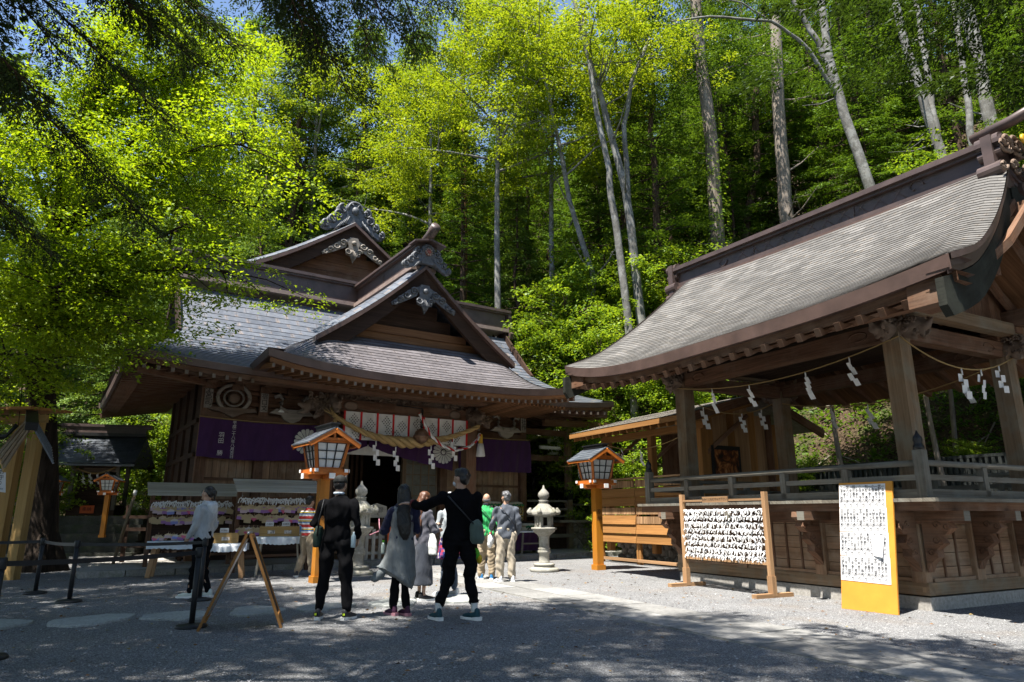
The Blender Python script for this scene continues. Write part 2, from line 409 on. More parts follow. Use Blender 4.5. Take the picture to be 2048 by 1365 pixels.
def pieces(name, mats, parent, specs, proto=None):
    """specs: list of (loc, rot_euler or None, scale or None) sharing one mesh."""
    first = None; out = []
    for (loc, rot, sc) in specs:
        if first is None: o = mkobj(name, proto.mesh(name), mats, parent); first = o
        else: o = clone(first, parent)
        o.location = loc; o.rotation_euler = rot or (0, 0, 0); o.scale = sc or (1, 1, 1); out.append(o)
    return out
def box_piece(sx, sy, sz, mat=0):
    b = MB(); b.box((0, 0, 0), (sx, sy, sz), mat=mat); return b
def spiral(mb, c, r, turns=1.6, th=.03, n=22, flip=1, rot=0.0, M4=None, mat=0, shrink=.12, k=6):
    pts = []
    for i in range(n):
        t = i / (n - 1); a = rot + flip * t * turns * 2 * math.pi; rr = r * (1 - t * (1 - shrink))
        p = Vector((c[0] + rr * math.cos(a), c[1] if len(c) > 2 else 0, c[-1] + rr * math.sin(a)))
        pts.append(M4 @ p if M4 is not None else p)
    mb.tube(pts, [th * (1 - .5 * i / n) for i in range(n)], k, mat=mat)
def text_mesh(name, body, size, mat, parent, loc, rot, align='CENTER', ext=0.0, vertical=False, lead=1.0, bold=0.0):
    cu = bpy.data.curves.new(name, 'FONT'); cu.body = '\n'.join(body) if vertical else body
    cu.size = size; cu.align_x = align; cu.align_y = 'CENTER'; cu.extrude = ext; cu.space_line = lead; cu.resolution_u = 2; cu.offset = bold
    t = bpy.data.objects.new(name, cu); COL.objects.link(t)
    dg = bpy.context.evaluated_depsgraph_get(); dg.update()
    me = bpy.data.meshes.new_from_object(t.evaluated_get(dg)); bpy.data.objects.remove(t)
    me.materials.clear()
    return_o = mkobj(name, me, mat, parent); return_o.location = loc; return_o.rotation_euler = rot
    return return_o

# ---------- implicit bodies: union of lofts, remeshed to one continuous surface ----------
def _loft(rings, n=14):
    """rings: (centre, rx, ry, axis-x dir or None). Returns verts, faces with pole caps."""
    vs = []; fs = []; k = len(rings)
    cs = [Vector(r[0]) for r in rings]
    for i, r in enumerate(rings):
        d = (cs[min(i + 1, k - 1)] - cs[max(i - 1, 0)]).normalized()
        xr = Vector(r[3]) if len(r) > 3 and r[3] is not None else Vector((1, 0, 0))
        x = xr - d * xr.dot(d)
        if x.length < .05: x = Vector((0, 1, 0)) - d * d.y
        x.normalize(); y = d.cross(x)
        for j in range(n):
            a = 2 * math.pi * j / n; vs.append(cs[i] + x * math.cos(a) * r[1] + y * math.sin(a) * r[2])
    for i in range(k - 1):
        for j in range(n): fs.append((i * n + j, i * n + (j + 1) % n, (i + 1) * n + (j + 1) % n, (i + 1) * n + j))
    fs.append(tuple(range(n - 1, -1, -1))); fs.append(tuple((k - 1) * n + j for j in range(n)))
    return vs, fs
def _cap(p0, r0, p1, r1, n=12, fl=1.0, xd=None):
    p0, p1 = Vector(p0), Vector(p1); d = (p1 - p0).normalized(); rings = []
    for a in (-80, -55, -25): rings.append((p0 + d * r0 * math.sin(R(a)), r0 * math.cos(R(a)), r0 * fl * math.cos(R(a)), xd))
    for t in (0, .5, 1): rings.append((p0.lerp(p1, t), r0 + (r1 - r0) * t, (r0 + (r1 - r0) * t) * fl, xd))
    for a in (25, 55, 80): rings.append((p1 + d * r1 * math.sin(R(a)), r1 * math.cos(R(a)), r1 * fl * math.cos(R(a)), xd))
    return _loft(rings, n)
def _ell(c, r, rot=None, n=12):
    c = Vector(c); vs = []; fs = []; m = 8
    for i in range(m):
        a = R(-82 + 164 * i / (m - 1))
        for j in range(n):
            b = 2 * math.pi * j / n; p = Vector((r[0] * math.cos(a) * math.cos(b), r[1] * math.cos(a) * math.sin(b), r[2] * math.sin(a)))
            vs.append(c + (rot @ p if rot else p))
    for i in range(m - 1):
        for j in range(n): fs.append((i * n + j, i * n + (j + 1) % n, (i + 1) * n + (j + 1) % n, (i + 1) * n + j))
    fs.append(tuple(range(n - 1, -1, -1))); fs.append(tuple((m - 1) * n + j for j in range(n)))
    return vs, fs
def blob(name, prims, mat, parent, vox=.012, smooth=5, loc=None, wr=0.0, wscale=9.0):
    mb = MB()
    for p in prims:
        if p[0] == 'cap': v, f = _cap(*p[1:])
        elif p[0] == 'ell': v, f = _ell(*p[1:])
        else: v, f = _loft(*p[1:])
        mb.add(v, f, [[(0, 0)] * len(q) for q in f])
    o = mkobj(name, mb.mesh(name), None, None)
    md = o.modifiers.new('r', 'REMESH'); md.mode = 'VOXEL'; md.voxel_size = vox
    ms = o.modifiers.new('s', 'SMOOTH'); ms.iterations = smooth; ms.factor = .5
    dg = bpy.context.evaluated_depsgraph_get(); dg.update()
    me = bpy.data.meshes.new_from_object(o.evaluated_get(dg)); old = o.data
    bpy.data.objects.remove(o); bpy.data.meshes.remove(old)
    n = len(me.vertices); co = np.empty(n * 3, 'f'); me.vertices.foreach_get('co', co); co = co.reshape(-1, 3)
    if wr and n:
        no = np.empty(n * 3, 'f'); me.vertices.foreach_get('normal', no); no = no.reshape(-1, 3)
        rs = np.random.RandomState(len(prims) * 7 + n % 97); w = 0
        for q in range(7):
            kx = rs.normal(size=3) * wscale * (1 + .5 * q) * np.array((1, 1, .75)); w = w + np.sin(co @ kx + rs.rand() * 6 + 1.5 * np.sin(co @ (rs.normal(size=3) * wscale * .6))) / (1 + .35 * q)
        co = co + no * (w * wr * .4)[:, None]; me.vertices.foreach_set('co', co.astype('f').ravel())
    me.name = name; me.materials.clear()
    me.polygons.foreach_set('use_smooth', [True] * len(me.polygons)); me.update()
    return mkobj(name, me, mat, parent, loc)

# ---------- leaves ----------
def nrm(a): return a / np.maximum(np.linalg.norm(a, axis=-1, keepdims=True), 1e-9)
def leaf_mesh(name, C, D, N, L, Wd, fold=.12):
    """one diamond per leaf: C base points, D axis, N normal, L length, Wd width."""
    n = len(C); D = nrm(D); S = nrm(np.cross(D, N)); N = np.cross(S, D)
    L = np.broadcast_to(np.asarray(L, float), (n,))[:, None]; Wd = np.broadcast_to(np.asarray(Wd, float), (n,))[:, None]
    v = np.empty((n, 4, 3), 'f')
    v[:, 0] = C; v[:, 1] = C + D * L * .45 + S * Wd * .5 + N * L * fold; v[:, 2] = C + D * L; v[:, 3] = C + D * L * .45 - S * Wd * .5 + N * L * fold
    me = bpy.data.meshes.new(name); me.vertices.add(n * 4); me.vertices.foreach_set('co', v.ravel())
    me.loops.add(n * 4); me.loops.foreach_set('vertex_index', np.arange(n * 4, dtype='i'))
    me.polygons.add(n); me.polygons.foreach_set('loop_start', np.arange(0, n * 4, 4, dtype='i'))
    me.update(calc_edges=True); me.validate(); return me

# ---------------- the setting ----------------
def hill_d(x, y):
    d1 = (x - 7.6) * .853 + (y - 19.9) * .521
    d2 = (x - 0) * .316 + (y - 34.0) * .949
    return np.maximum(d1, d2) + np.log1p(np.exp(-np.abs(d1 - d2) / 2.5)) * 1.2
def hill_z(x, y):
    d = hill_d(x, y)
    n = .35 * np.sin(x * .37 + 1.3 * np.sin(y * .21)) + .3 * np.sin(y * .43 + x * .19) + .14 * np.sin(x * 1.1 + y * .9) + .1 * np.sin(y * 1.7 - x * 1.3)
    z = np.where(d > 0, np.minimum(d, 5.0) * 1.02 + np.maximum(d - 5.0, 0) * .74 + n * np.clip(d / 4, 0, 1.6), d * .5)
    return z
gx, gy = np.meshgrid(np.linspace(-90, 90, 181), np.linspace(-12, 130, 143))
gz = hill_z(gx, gy); g = MB()
keep = (gz > -1.2)
b = g.grid([[(gx[i, j], gy[i, j], max(gz[i, j], -1.2)) for j in range(181)] for i in range(143)])
g.build('hillside', 'litter', kind='structure')
g = MB(); n = 24
g.grid([[(-220 + 440 * j / n, -220 + 440 * i / n, 0) for j in range(n + 1)] for i in range(n + 1)])
g.build('ground', 'gravel', kind='structure')

# paved path: slabs laid in two rows
PD = Vector((.469, -.883, 0)); PN = Vector((.883, .469, 0)); P0 = Vector((-2.40, 16.2, 0))
path = MB(); path.hexa([P0, P0 + PD * 21, P0 + PD * 21 + PN * 1.2, P0 + PN * 1.2] + [p + Vector((0, 0, .006)) for p in (P0, P0 + PD * 21, P0 + PD * 21 + PN * 1.2, P0 + PN * 1.2)])
path = path.build('paved_path', 'kerb', kind='structure')
for row in (0, 1):
    s = 0.0
    while s < 20.9:
        L = random.uniform(.85, 1.35); L = min(L, 21 - s); g = .011
        w0, w1 = row * .6 + g, row * .6 + .6 - g; zt = .016 + random.uniform(-.002, .004)
        q = [P0 + PD * (s + g) + PN * w0, P0 + PD * (s + L - g) + PN * w0, P0 + PD * (s + L - g) + PN * w1, P0 + PD * (s + g) + PN * w1]
        m = MB(); m.hexa([p + Vector((0, 0, .001)) for p in q] + [p + Vector((0, 0, zt + random.uniform(-.002, .002))) for p in q])
        m.build('paving_slab', 'slab', path); s += L

# irregular stepping stones set in the gravel
FL = [((-6.05, 8.5), .40, .40, 'large grey stepping stone at the left end of the row'), ((-5.10, 8.85), .42, .44, 'broad grey stepping stone between two stanchion rows'),
      ((-4.22, 9.25), .36, .42, 'grey stepping stone behind the nearest stanchion'), ((-3.40, 9.70), .38, .40, 'grey stepping stone behind the folding sign'),
      ((-2.60, 10.10), .36, .40, 'grey stepping stone behind the man in black'), ((-1.72, 10.55), .38, .40, 'grey stepping stone under the woman in grey vest'),
      ((-.80, 11.0), .34, .42, 'grey stepping stone beside the paved path')]
for (c, a, b_, lab) in FL:
    k = 26; ph = random.random() * 6; out = []
    for i in range(k):
        t = 2 * math.pi * i / k; r = 1 + .13 * math.sin(2 * t + ph) + .10 * math.sin(3 * t + 2 * ph) + random.uniform(-.07, .07)
        out.append((c[0] + a * r * math.cos(t), c[1] + b_ * r * math.sin(t) + .10 * a * math.cos(t)))
    m = MB(); z1 = .03
    cx, cy = c
    vs = [(x, y, -.02) for x, y in out] + [(cx + (x - cx) * .99, cy + (y - cy) * .99, z1 * .75) for x, y in out] + [(cx + (x - cx) * .95, cy + (y - cy) * .95, z1) for x, y in out]
    fs = [(i, (i + 1) % k, (i + 1) % k + k, i + k) for i in range(k)] + [(i + k, (i + 1) % k + k, (i + 1) % k + 2 * k, i + 2 * k) for i in range(k)] + [tuple(range(2 * k, 3 * k))]
    m.add(vs, fs); tag(m.build('stepping_stone', 'flag'), lab, 'stepping stone', 'flat stones set in the gravel')

# frames of the two main buildings
SH = Vector((-3.94, 21.0, 0)); SHR = R(33.5)
PV = Vector((5.64, 9.8, 0)); PVR = R(-62.1)
def shw(x, y, z=0): c, s = math.cos(SHR), math.sin(SHR); return Vector((SH.x + x * c - y * s, SH.y + x * s + y * c, z))
def pvw(x, y, z=0): c, s = math.cos(PVR), math.sin(PVR); return Vector((PV.x + x * c - y * s, PV.y + x * s + y * c, z))

# raised paving in front of the shrine with its kerb stones
pl = MB(); pts = [shw(-7.6, -2.45), shw(8.2, -2.45), shw(8.2, 6), shw(-7.6, 6)]
pl.hexa([p + Vector((0, 0, -.02)) for p in pts] + [p + Vector((0, 0, .115)) for p in pts])
plat = pl.build('shrine_platform', 'concrete', kind='structure')
x = -7.6
while x < 8.2:
    L = min(random.uniform(.7, 1.25), 8.2 - x)
    m = MB(); z = .125 + random.uniform(-.008, .008)
    q = [shw(x + .012, -2.68 + random.uniform(-.02, .02)), shw(x + L - .012, -2.68 + random.uniform(-.02, .02)), shw(x + L - .012, -2.44), shw(x + .012, -2.44)]
    m.hexa([p + Vector((0, 0, -.03)) for p in q] + [p + Vector((0, 0, z)) for p in q]); m.build('kerb_stone', 'kerb', plat); x += L

# ---------------- the main shrine hall ----------------
hall = thing('shrine_hall', 'large dark wooden shrine hall with gabled porch roof and blue copper roofing', 'shrine', SH, SHR)
def courses(name, mat, parent, n, pt, nx, lip=.012, vmap=None, s0=-1.0, s1=1.0, ulen=1.0, ts=None):
    """n overlapping courses over the surface pt(s, t) (t=0 eave, 1 top); each course a piece with a raised lower lip."""
    for i in range(n):
        t0, t1 = (i / n, (i + 1) / n) if ts is None else (ts[i], ts[i + 1])
        rows = [[], [], []]
        for j in range(nx + 1):
            s = s0 + (s1 - s0) * j / nx
            a, bq = Vector(pt(s, t0)), Vector(pt(s, t1)); d = (bq - a)
            sl = Vector(pt(min(s + .01, s1), t0)) - Vector(pt(max(s - .01, s0), t0))
            nn = sl.cross(d)
            nn = nn.normalized() if nn.length > 1e-8 else Vector((0, 0, 1))
            if nn.z < 0: nn = -nn
            rows[0].append(a + d * .2 + nn * .001); rows[1].append(a + nn * lip); rows[2].append(bq + d * .04)
        xs = [0]
        for j in range(nx): xs.append(xs[-1] + (rows[1][j + 1] - rows[1][j]).length)
        x0 = -xs[-1] / 2
        m = MB(); m.grid(rows, smooth=False, uv=lambda r, c: (xs[c] + x0 + 50, i + .5))
        m.build(name, mat, parent)

def zm(x, y):
    u = y + 2.4; return 4.72 + .38 * u + .0139 * u ** 3 + .26 * (abs(x) / 7.3) ** 4 * max(0, 1 - u / 3.3)
def hx(y): return 7.3 - 1.45 * min(1, (y + 2.4) / 3.3) ** .85 if y < .9 else 5.95
def pm(s, t):
    y = -2.4 + 4.75 * t; x = s * hx(y); return (x, y, zm(x, y))
courses('roof_course', 'roof_main', hall, 24, pm, 30, .013)
m = MB()     # rear slope and the two hipped ends
m.grid([[(-s * hx(-2.4 + 4.75 * t), 7.6 - 4.75 * t, zm(s * hx(-2.4 + 4.75 * t), -2.4 + 4.75 * t)) for s in [k / 10 - 1 for k in range(21)]] for t in [k / 10 for k in range(11)]], uv=lambda r, c: (c * .7, r + .5))
for sg in (-1, 1):
    P = []
    for t in [k / 8 for k in range(9)]:
        y = -2.4 + 3.3 * t; P.append([(sg * hx(y), y + (7.6 - 2 * (y + 2.4) + 2.4) * q if False else y + (5.2 - 2 * y) * q, zm(hx(y), y)) for q in [k / 10 for k in range(11)]])
    m.grid(P, uv=lambda r, c: (c * .7, r * 2 + .5), flip=sg > 0)
m.build('roof_slope', 'roof_main', hall)
# gable ends of the hip-and-gable roof, seen dark at the left
for sg in (-1, 1):
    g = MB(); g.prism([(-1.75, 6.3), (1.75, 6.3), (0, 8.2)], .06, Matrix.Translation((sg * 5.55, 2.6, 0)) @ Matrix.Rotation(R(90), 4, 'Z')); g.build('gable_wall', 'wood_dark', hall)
    g = MB()
    for q in (-1, 1):
        g.beam((sg * 5.93, 2.6 + q * 2.0, 6.12), (sg * 5.93, 2.6, 8.28), .08, .34)
    g.build('bargeboard', 'wood_dark', hall)
# eave fascia: shingle edge over a wooden edge, following the upturned corners
def eave_line(y0, xs): return [(x, y0, zm(x, -2.4)) for x in xs]
def fascia(line, dn, th, mat, name, parent, inset=0.0, nin=(0, 1, 0)):
    m = MB(); P = []
    nin = Vector(nin)
    for p in line:
        p = Vector(p) + nin * inset
        P.append([p + nin * th, p + nin * 0, p + Vector((0, 0, -dn)) + nin * .02, p + nin * th + Vector((0, 0, -dn))])
    m.grid([[r[k] for r in P] for k in (0, 1, 2, 3)], smooth=False, uv=lambda r, c: (c * .3, r * .2)); m.build(name, mat, parent)
xs = [-7.3 + 14.6 * k / 40 for k in range(41)]
ln = eave_line(-2.4, xs)
fascia([(x, y - .01, z + .012) for x, y, z in ln], .17, .5, 'fascia', 'eave_edge', hall)
fascia([(x * .985, y + .09, z - .162) for x, y, z in ln], .12, .4, 'wood_brown', 'eave_edge', hall)
for sg in (-1, 1):
    ys = [-2.4 + 10 * k / 24 for k in range(25)]
    ls = [(sg * 7.3, y, 4.72 + .26 * (abs(y - 2.6) / 5) ** 4) for y in ys]
    fascia([(x + sg * .01, y, z + .012) for x, y, z in ls], .17, .5, 'fascia', 'eave_edge', hall, nin=(-sg, 0, 0))
    fascia([(x - sg * .09, y, z - .162) for x, y, z in ls], .12, .4, 'wood_brown', 'eave_edge', hall, nin=(-sg, 0, 0))
# soffit under the main eaves with its rafters
m = MB()
m.add([(-7.15, -2.25, 4.62), (-4.4, -2.25, 4.46), (4.4, -2.25, 4.46), (7.15, -2.25, 4.62), (5.3, .05, 4.86), (-5.3, .05, 4.86)], [(0, 1, 2, 3, 4, 5)])
m.add([(-7.15, 7.45, 4.62), (-7.15, -2.25, 4.62), (-5.3, .05, 4.86), (-5.3, 5.2, 4.86)], [(0, 1, 2, 3)])
m.add([(7.15, -2.25, 4.62), (7.15, 7.45, 4.62), (5.3, 5.2, 4.86), (5.3, .05, 4.86)], [(0, 1, 2, 3)])
m.build('eave_soffit', 'wood_brown', hall)
sp = []
rb = MB(); rb.beam((0, -2.36, 4.44), (0, .0, 4.80), .085, .11); rb.box((0, -2.366, 4.437), (.07, .012, .095), mat=1)
first = rb.build('rafter', ['wood_brown', 'wood_end'], hall)
k = 0
for i in range(47):
    x = -6.9 + .3 * i
    if abs(x) < 4.35: continue
    o = first if k == 0 else clone(first); k += 1
    o.location = (x, 0, .13 * (abs(x) / 7) ** 4)
rb = MB(); rb.beam((-7.22, 0, 4.44), (-5.2, 0, 4.80), .085, .11)
first = rb.build('rafter', 'wood_brown', hall)
for i in range(30):
    for sg in (1, -1):
        if i == 0 and sg == 1: o = first
        else: o = clone(first)
        o.location = (0, -2.0 + .32 * i, .05); o.rotation_euler = (0, 0, 0)
        if sg < 0: o.scale = (-1, 1, 1)
for sg in (-1, 1): m = MB(); m.beam((sg * 5.1, 0, 4.75), (sg * 7.1, -2.25, 4.55), .2, .24); m.build('hip_beam', 'wood_brown', hall)

# box ridge along the main roof
def box_ridge(p0, p1, w, h, zb, cap=.16, parent=hall, base='pale_trim', bw=.34, dz=0.0):
    p0, p1 = Vector((p0[0], p0[1], 0)), Vector((p1[0], p1[1], 0)); d = (p1 - p0).normalized(); up = Vector((0, 0, 1))
    q = lambda z: (Vector((p0.x, p0.y, z)), Vector((p1.x, p1.y, z + dz)))
    m = MB(); a, b_ = q(zb + .06); m.beam(a - d * .08, b_ + d * .08, w + bw, .13); m.build('ridge_base', base, parent)
    m = MB(); a, b_ = q(zb + .12 + .05); m.beam(a, b_, w + bw * .45, .10); a, b_ = q(zb + .12 + h / 2); m.beam(a, b_, w, h)
    n = max(2, int((p1 - p0).length / 1.9)); s = d.cross(up)
    for i in range(1, n):
        c = p0.lerp(p1, i / n)
        for sg in (-1, 1): m.box((c.x + s.x * sg * w / 2, c.y + s.y * sg * w / 2, zb + dz * i / n + .2 + h / 2), (.03, .03, h - .16))
    m.build('ridge_box', 'copper_brown', parent)
    m = MB(); zc = zb + .12 + h
    for i, (ww, hh) in enumerate(((w + 2 * cap - .12, .06), (w + 2 * cap, .07), (w + 2 * cap - .1, .05))):
        a, b_ = q(zc + [.03, .095, .155][i]); m.beam(a - d * .2, b_ + d * .2, ww, hh)
    m.build('ridge_cap', 'copper_brown', parent)
    return zc + .18
box_ridge((-5.95, 2.6), (5.95, 2.6), .5, .62, 8.27)
# stepped end boards of the main ridge
for sg in (-1, 1):
    out = [(-.5, 8.0), (.5, 8.0), (.55, 8.2), (.4, 8.32), (.44, 8.5), (.34, 8.62), (.4, 8.9), (.3, 9.12), (-.3, 9.12), (-.4, 8.9), (-.34, 8.62), (-.44, 8.5), (-.4, 8.32), (-.55, 8.2)]
    m = MB(); m.prism(out, .16, Matrix.Translation((sg * 6.1, 2.6, 0)) @ Matrix.Rotation(R(90), 4, 'Z')); m.build('ridge_end', 'copper_brown', hall)

def gable_roof(apex, foot, y0, y1, mat, nc, parent=hall, sag=.12):
    """two slopes from ridge to feet, running y0 (front) to y1."""
    for sg in (-1, 1):
        def pt(s, t, sg=sg):
            k = 1 - t; x = sg * foot[0] * k; z = foot[1] + (apex - foot[1]) * t - sag * math.sin(math.pi * t) * (foot[0] / 3)
            y = y0 + (y1 - y0) * (s * sg * .5 + .5); return (x, y, z)
        courses('roof_course', mat, parent, nc, pt, 4, .012)
def verge_band(apex, foot, y, wd, rise, mat, nc, parent=hall, sag=.12):
    for sg in (-1, 1):
        def pt(s, t, sg=sg):
            k = 1 - t; q = s * .5 + .5; x = sg * foot[0] * k; z = foot[1] + (apex - foot[1]) * t - sag * math.sin(math.pi * t) * (foot[0] / 3)
            return (x, y + wd * q, z + rise * math.sin(q * math.pi / 2))
        courses('verge_course', mat, parent, nc, pt, 5, .008)
def bargeboards(apex, foot, y, w, th, mat, parent, sag=.12, name='bargeboard', out=0.0):
    for sg in (-1, 1):
        top = []; bot = []
        for k in range(13):
            t = k / 12; x = sg * foot[0] * (1 - t); z = foot[1] + (apex - foot[1]) * t - sag * math.sin(math.pi * t) * (foot[0] / 3)
            top.append((x, z)); bot.append((x, z - w * (1.0 + .25 * (1 - t))))
        m = MB(); m.prism(top + bot[::-1], th, Matrix.Translation((0, y, 0))); m.build(name, mat, parent)
def gegyo(c, sc, parent, mat):
    m = MB(); x, y, z = c
    out = [(-.16, .34), (.16, .34), (.24, .12), (.2, -.1), (.32, -.2), (.28, -.4), (.1, -.46), (0, -.72), (-.1, -.46), (-.28, -.4), (-.32, -.2), (-.2, -.1), (-.24, .12)]
    m.prism([(a * sc + x, b * sc + z) for a, b in out], .08 * sc, Matrix.Translation((0, y, 0)))
    for sg in (-1, 1):
        spiral(m, (x + sg * .22 * sc, y - .06 * sc, z - .27 * sc), .14 * sc, 1.4, .035 * sc, 18, sg)
        for q, (dx, dz, r) in enumerate(((.42, .05, .15), (.68, -.13, .13), (.92, -.32, .11), (1.12, -.47, .08))):
            spiral(m, (x + sg * dx * sc, y - .02 * sc, z + dz * sc), r * sc, 1.5, .04 * sc, 18, sg if q % 2 else -sg)
        m.prism([(x + sg * a * sc, z + b * sc) for a, b in ((.15, .3), (.6, .08), (1.25, -.48), (1.2, -.58), (.9, -.45), (.6, -.28), (.3, -.1))], .05 * sc, Matrix.Translation((0, y + .03 * sc, 0)))
        for k in range(4): m.tube([(x + sg * .04 * k * sc, y - .05 * sc, z - .2 * sc), (x + sg * .05 * k * sc, y - .07 * sc, z - .4 * sc), (x + sg * .012 * k * sc, y - .05 * sc, z - .62 * sc)], .018 * sc, 5)
    m.lathe([(.0, -.02), (.10, 0), (.10, .05), (0.04, .09)], n=6); 
    k = len(m.v) - 6 * 4
    for i in range(k, len(m.v)): a = m.v[i]; m.v[i] = (x + a[0] * sc, y - .05 * sc - a[2] * sc, z + .1 * sc + a[1] * sc)
    m.build('gable_pendant', mat, parent)
def ridge_crest(c, sc, parent, mask=None):
    """scrolled ridge-end carving: a round-shouldered plate with stacked scrolls stepping down each side."""
    x, y, z = c; m = MB()
    out = [(-.32, -.1), (.32, -.1), (.36, .5), (.3, .78), (.14, .92), (-.14, .92), (-.3, .78), (-.36, .5)]
    m.prism([(a * sc + x, b * sc + z) for a, b in out], .26 * sc, Matrix.Translation((0, y, 0)))
    m.tube([(x + .3 * sc * math.cos(t), y - .14 * sc, z + (.5 + .36 * math.sin(t)) * sc) for t in [math.pi * k / 10 for k in range(11)]], .05 * sc, 6)
    for sg in (-1, 1):
        for (dx, dz, r) in ((.48, .50, .20), (.62, .22, .19), (.86, -.02, .17), (1.12, -.26, .15)):
            for yy in (-.1, .1): spiral(m, (x + sg * dx * sc, y + yy * sc, z + dz * sc), r * sc, 1.5, .065 * sc, 18, -sg, rot=R(90))
        m.prism([(x + sg * a * sc, z + b * sc) for a, b in ((.2, .6), (.55, .3), (.8, -.05), (1.2, -.42), (1.0, -.45), (.3, -.1))], .2 * sc, Matrix.Translation((0, y, 0)))
        for k in range(4): m.tube([(x + sg * (.2 + .1 * k) * sc, y - .12 * sc, z + (.25 - .1 * k) * sc), (x + sg * (.36 + .13 * k) * sc, y - .14 * sc, z - (.1 + .1 * k) * sc)], .03 * sc, 5)
    if mask is None:
        for sg in (-1, 1): m.tube([(x + sg * .05 * sc, y - .16 * sc, z + .55 * sc), (x + sg * .1 * sc, y - .17 * sc, z + .72 * sc), (x + sg * .16 * sc, y - .16 * sc, z + .78 * sc)], .03 * sc, 5)
        v, f = _ell((x, y - .15 * sc, z + .5 * sc), (.15 * sc, .12 * sc, .17 * sc)); m.add(v, f, smooth=True)
    m.build('ridge_crest', 'carve_grey', parent)
    if mask:
        g = MB(); v, f = _ell((x, y - .16 * sc, z + .52 * sc), (.19 * sc, .1 * sc, .2 * sc)); g.add(v, f, smooth=True)
        for k in range(10): a = k * .628; g.tube([(x + .12 * sc * math.cos(a), y - .25 * sc, z + (.52 + .12 * math.sin(a)) * sc), (x + .2 * sc * math.cos(a), y - .2 * sc, z + (.52 + .2 * math.sin(a)) * sc)], .03 * sc, 5, mat=1)
        g.build('crest_mask', [plain('worn red mask', (.24, .07, .05), .6, .3, var=.4, scale=16), 'carve_pale'], parent)

# rear hall: big front gable above the main ridge
gable_roof(11.95, (4.7, 9.05), 3.8, 12.0, 'roof_main', 14)
bargeboards(11.93, (4.7, 9.05), 3.86, .52, .12, 'wood_dark', hall)
bargeboards(12.02, (4.85, 9.05), 3.72, .13, .2, 'fascia', hall, name='gable_edge')
m = MB()
for i in range(9):
    z0 = 8.3 + i * .36; h = .35; w = max(.2, (11.6 - z0 - .3) * 1.5); m.box((0, 4.22 + .004 * (i % 2), z0 + h / 2), (min(w, 4.6) * 2, .05, h))
m.build('gable_wall', 'wood_brown', hall)
m = MB(); m.b2((-4.4, 4.5, 8.2), (4.4, 12, 9.2)); m.build('rear_wall', 'wood_dark', hall)
verge_band(12.0, (4.85, 9.08), 3.62, .5, .2, 'roof_main', 14)
gegyo((0, 3.7, 11.08), .95, hall, 'carve_pale')
ridge_crest((0, 3.85, 12.02), .98, hall)
m = MB(); m.beam((0, 3.9, 12.1), (0, 12, 12.1), .5, .45); m.build('ridge_box', 'copper_brown', hall)

# porch gable
gable_roof(8.28, (3.02, 5.80), -2.5, 2.4, 'roof_main', 15)
bargeboards(8.24, (2.98, 5.80), -2.42, .5, .12, 'wood_dark', hall)
bargeboards(8.33, (3.10, 5.78), -2.52, .12, .2, 'fascia', hall, name='gable_edge')
m = MB()
for i in range(5): z0 = 5.7 + i * .42; w = max(.15, 2.75 * (8.15 - z0 - .45) / 2.5); m.box((0, -1.75 + .004 * (i % 2), z0 + .2), (w * 2, .05, .41))
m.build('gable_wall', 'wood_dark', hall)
m = MB(); m.box((0, -1.86, 6.42), (3.5, .12, .22)); m.box((0, -1.84, 6.1), (4.4, .06, .42)); m.split('gable_beam', 'wood_soffit', hall)
verge_band(8.31, (3.10, 5.80), -2.62, .6, .2, 'roof_main', 15)
gegyo((0, -2.55, 7.45), .82, hall, 'carve_grey')
zc = box_ridge((0, -2.35), (0, 2.4), .46, .56, 8.22, .17)
ridge_crest((0, -2.62, 8.40), .60, hall, mask=True)
m = MB(); m.tube([(0, -2.3, 9.1), (0, -2.75, 9.2), (0, -3.15, 9.36)], [.13, .14, .15], 12); m.build('ridge_finial', 'copper_brown', hall)
m = MB(); m.prism([(-.5, 8.97), (0, 9.1), (.5, 8.97), (.5, 8.92), (0, 9.04), (-.5, 8.92)], .45, Matrix.Translation((0, -2.62, 0))); m.build('crest_hood', 'copper_brown', hall)

# porch roof
def kz(x):
    a = abs(x); k = min(1, max(0, (a - 2.5) / 2.0)); return 6.0 - 1.12 * (k * k * (3 - 2 * k))
def pk(s, t):
    x = 4.55 * s; ez = 4.68 + .30 * abs(s) ** 3.2
    y = -3.9 + 1.75 * t; zt = kz(x)
    return (x, y, ez + (zt - ez) * (t ** 1.12))
def pk2(s, t):
    if t <= .62: return pk(s, t / .62)
    q = (t - .62) / .38; a = Vector(pk(s, 1)); return (a.x, a.y + 2.5 * q, a.z + .26 * q)
tz = [.62 * k / 13 for k in range(14)] + [.62 + .38 * k / 6 for k in range(1, 7)]
courses('roof_course', 'roof_kohai', hall, 19, pk2, 40, .013, ts=tz)
kl = [pk(-1 + 2 * k / 40, 0) for k in range(41)]
fascia([(x, y - .01, z + .012) for x, y, z in kl], .19, .5, 'fascia', 'eave_edge', hall)
fascia([(x * .985, y + .09, z - .18) for x, y, z in kl], .12, .3, 'wood_soffit', 'eave_edge', hall)
for sg in (-1, 1):
    ls = [pk(sg, k / 10) for k in range(11)]
    fascia([(x + sg * .012, y, z + .012) for x, y, z in ls], .2, .4, 'fascia', 'eave_edge', hall, nin=(-sg, 0, 0))
m = MB(); m.grid([[(x * .98, y + .1 + 2.4 * q, z - .30 + .30 * q) for (x, y, z) in kl] for q in (0, .5, 1)]); m.build('eave_soffit', 'wood_soffit', hall)
rb = MB(); rb.beam((0, -3.84, 4.35), (0, -1.3, 4.70), .075, .10); rb.box((0, -3.846, 4.349), (.062, .014, .085), mat=1)
first = rb.build('rafter', ['wood_soffit', 'wood_end'], hall)
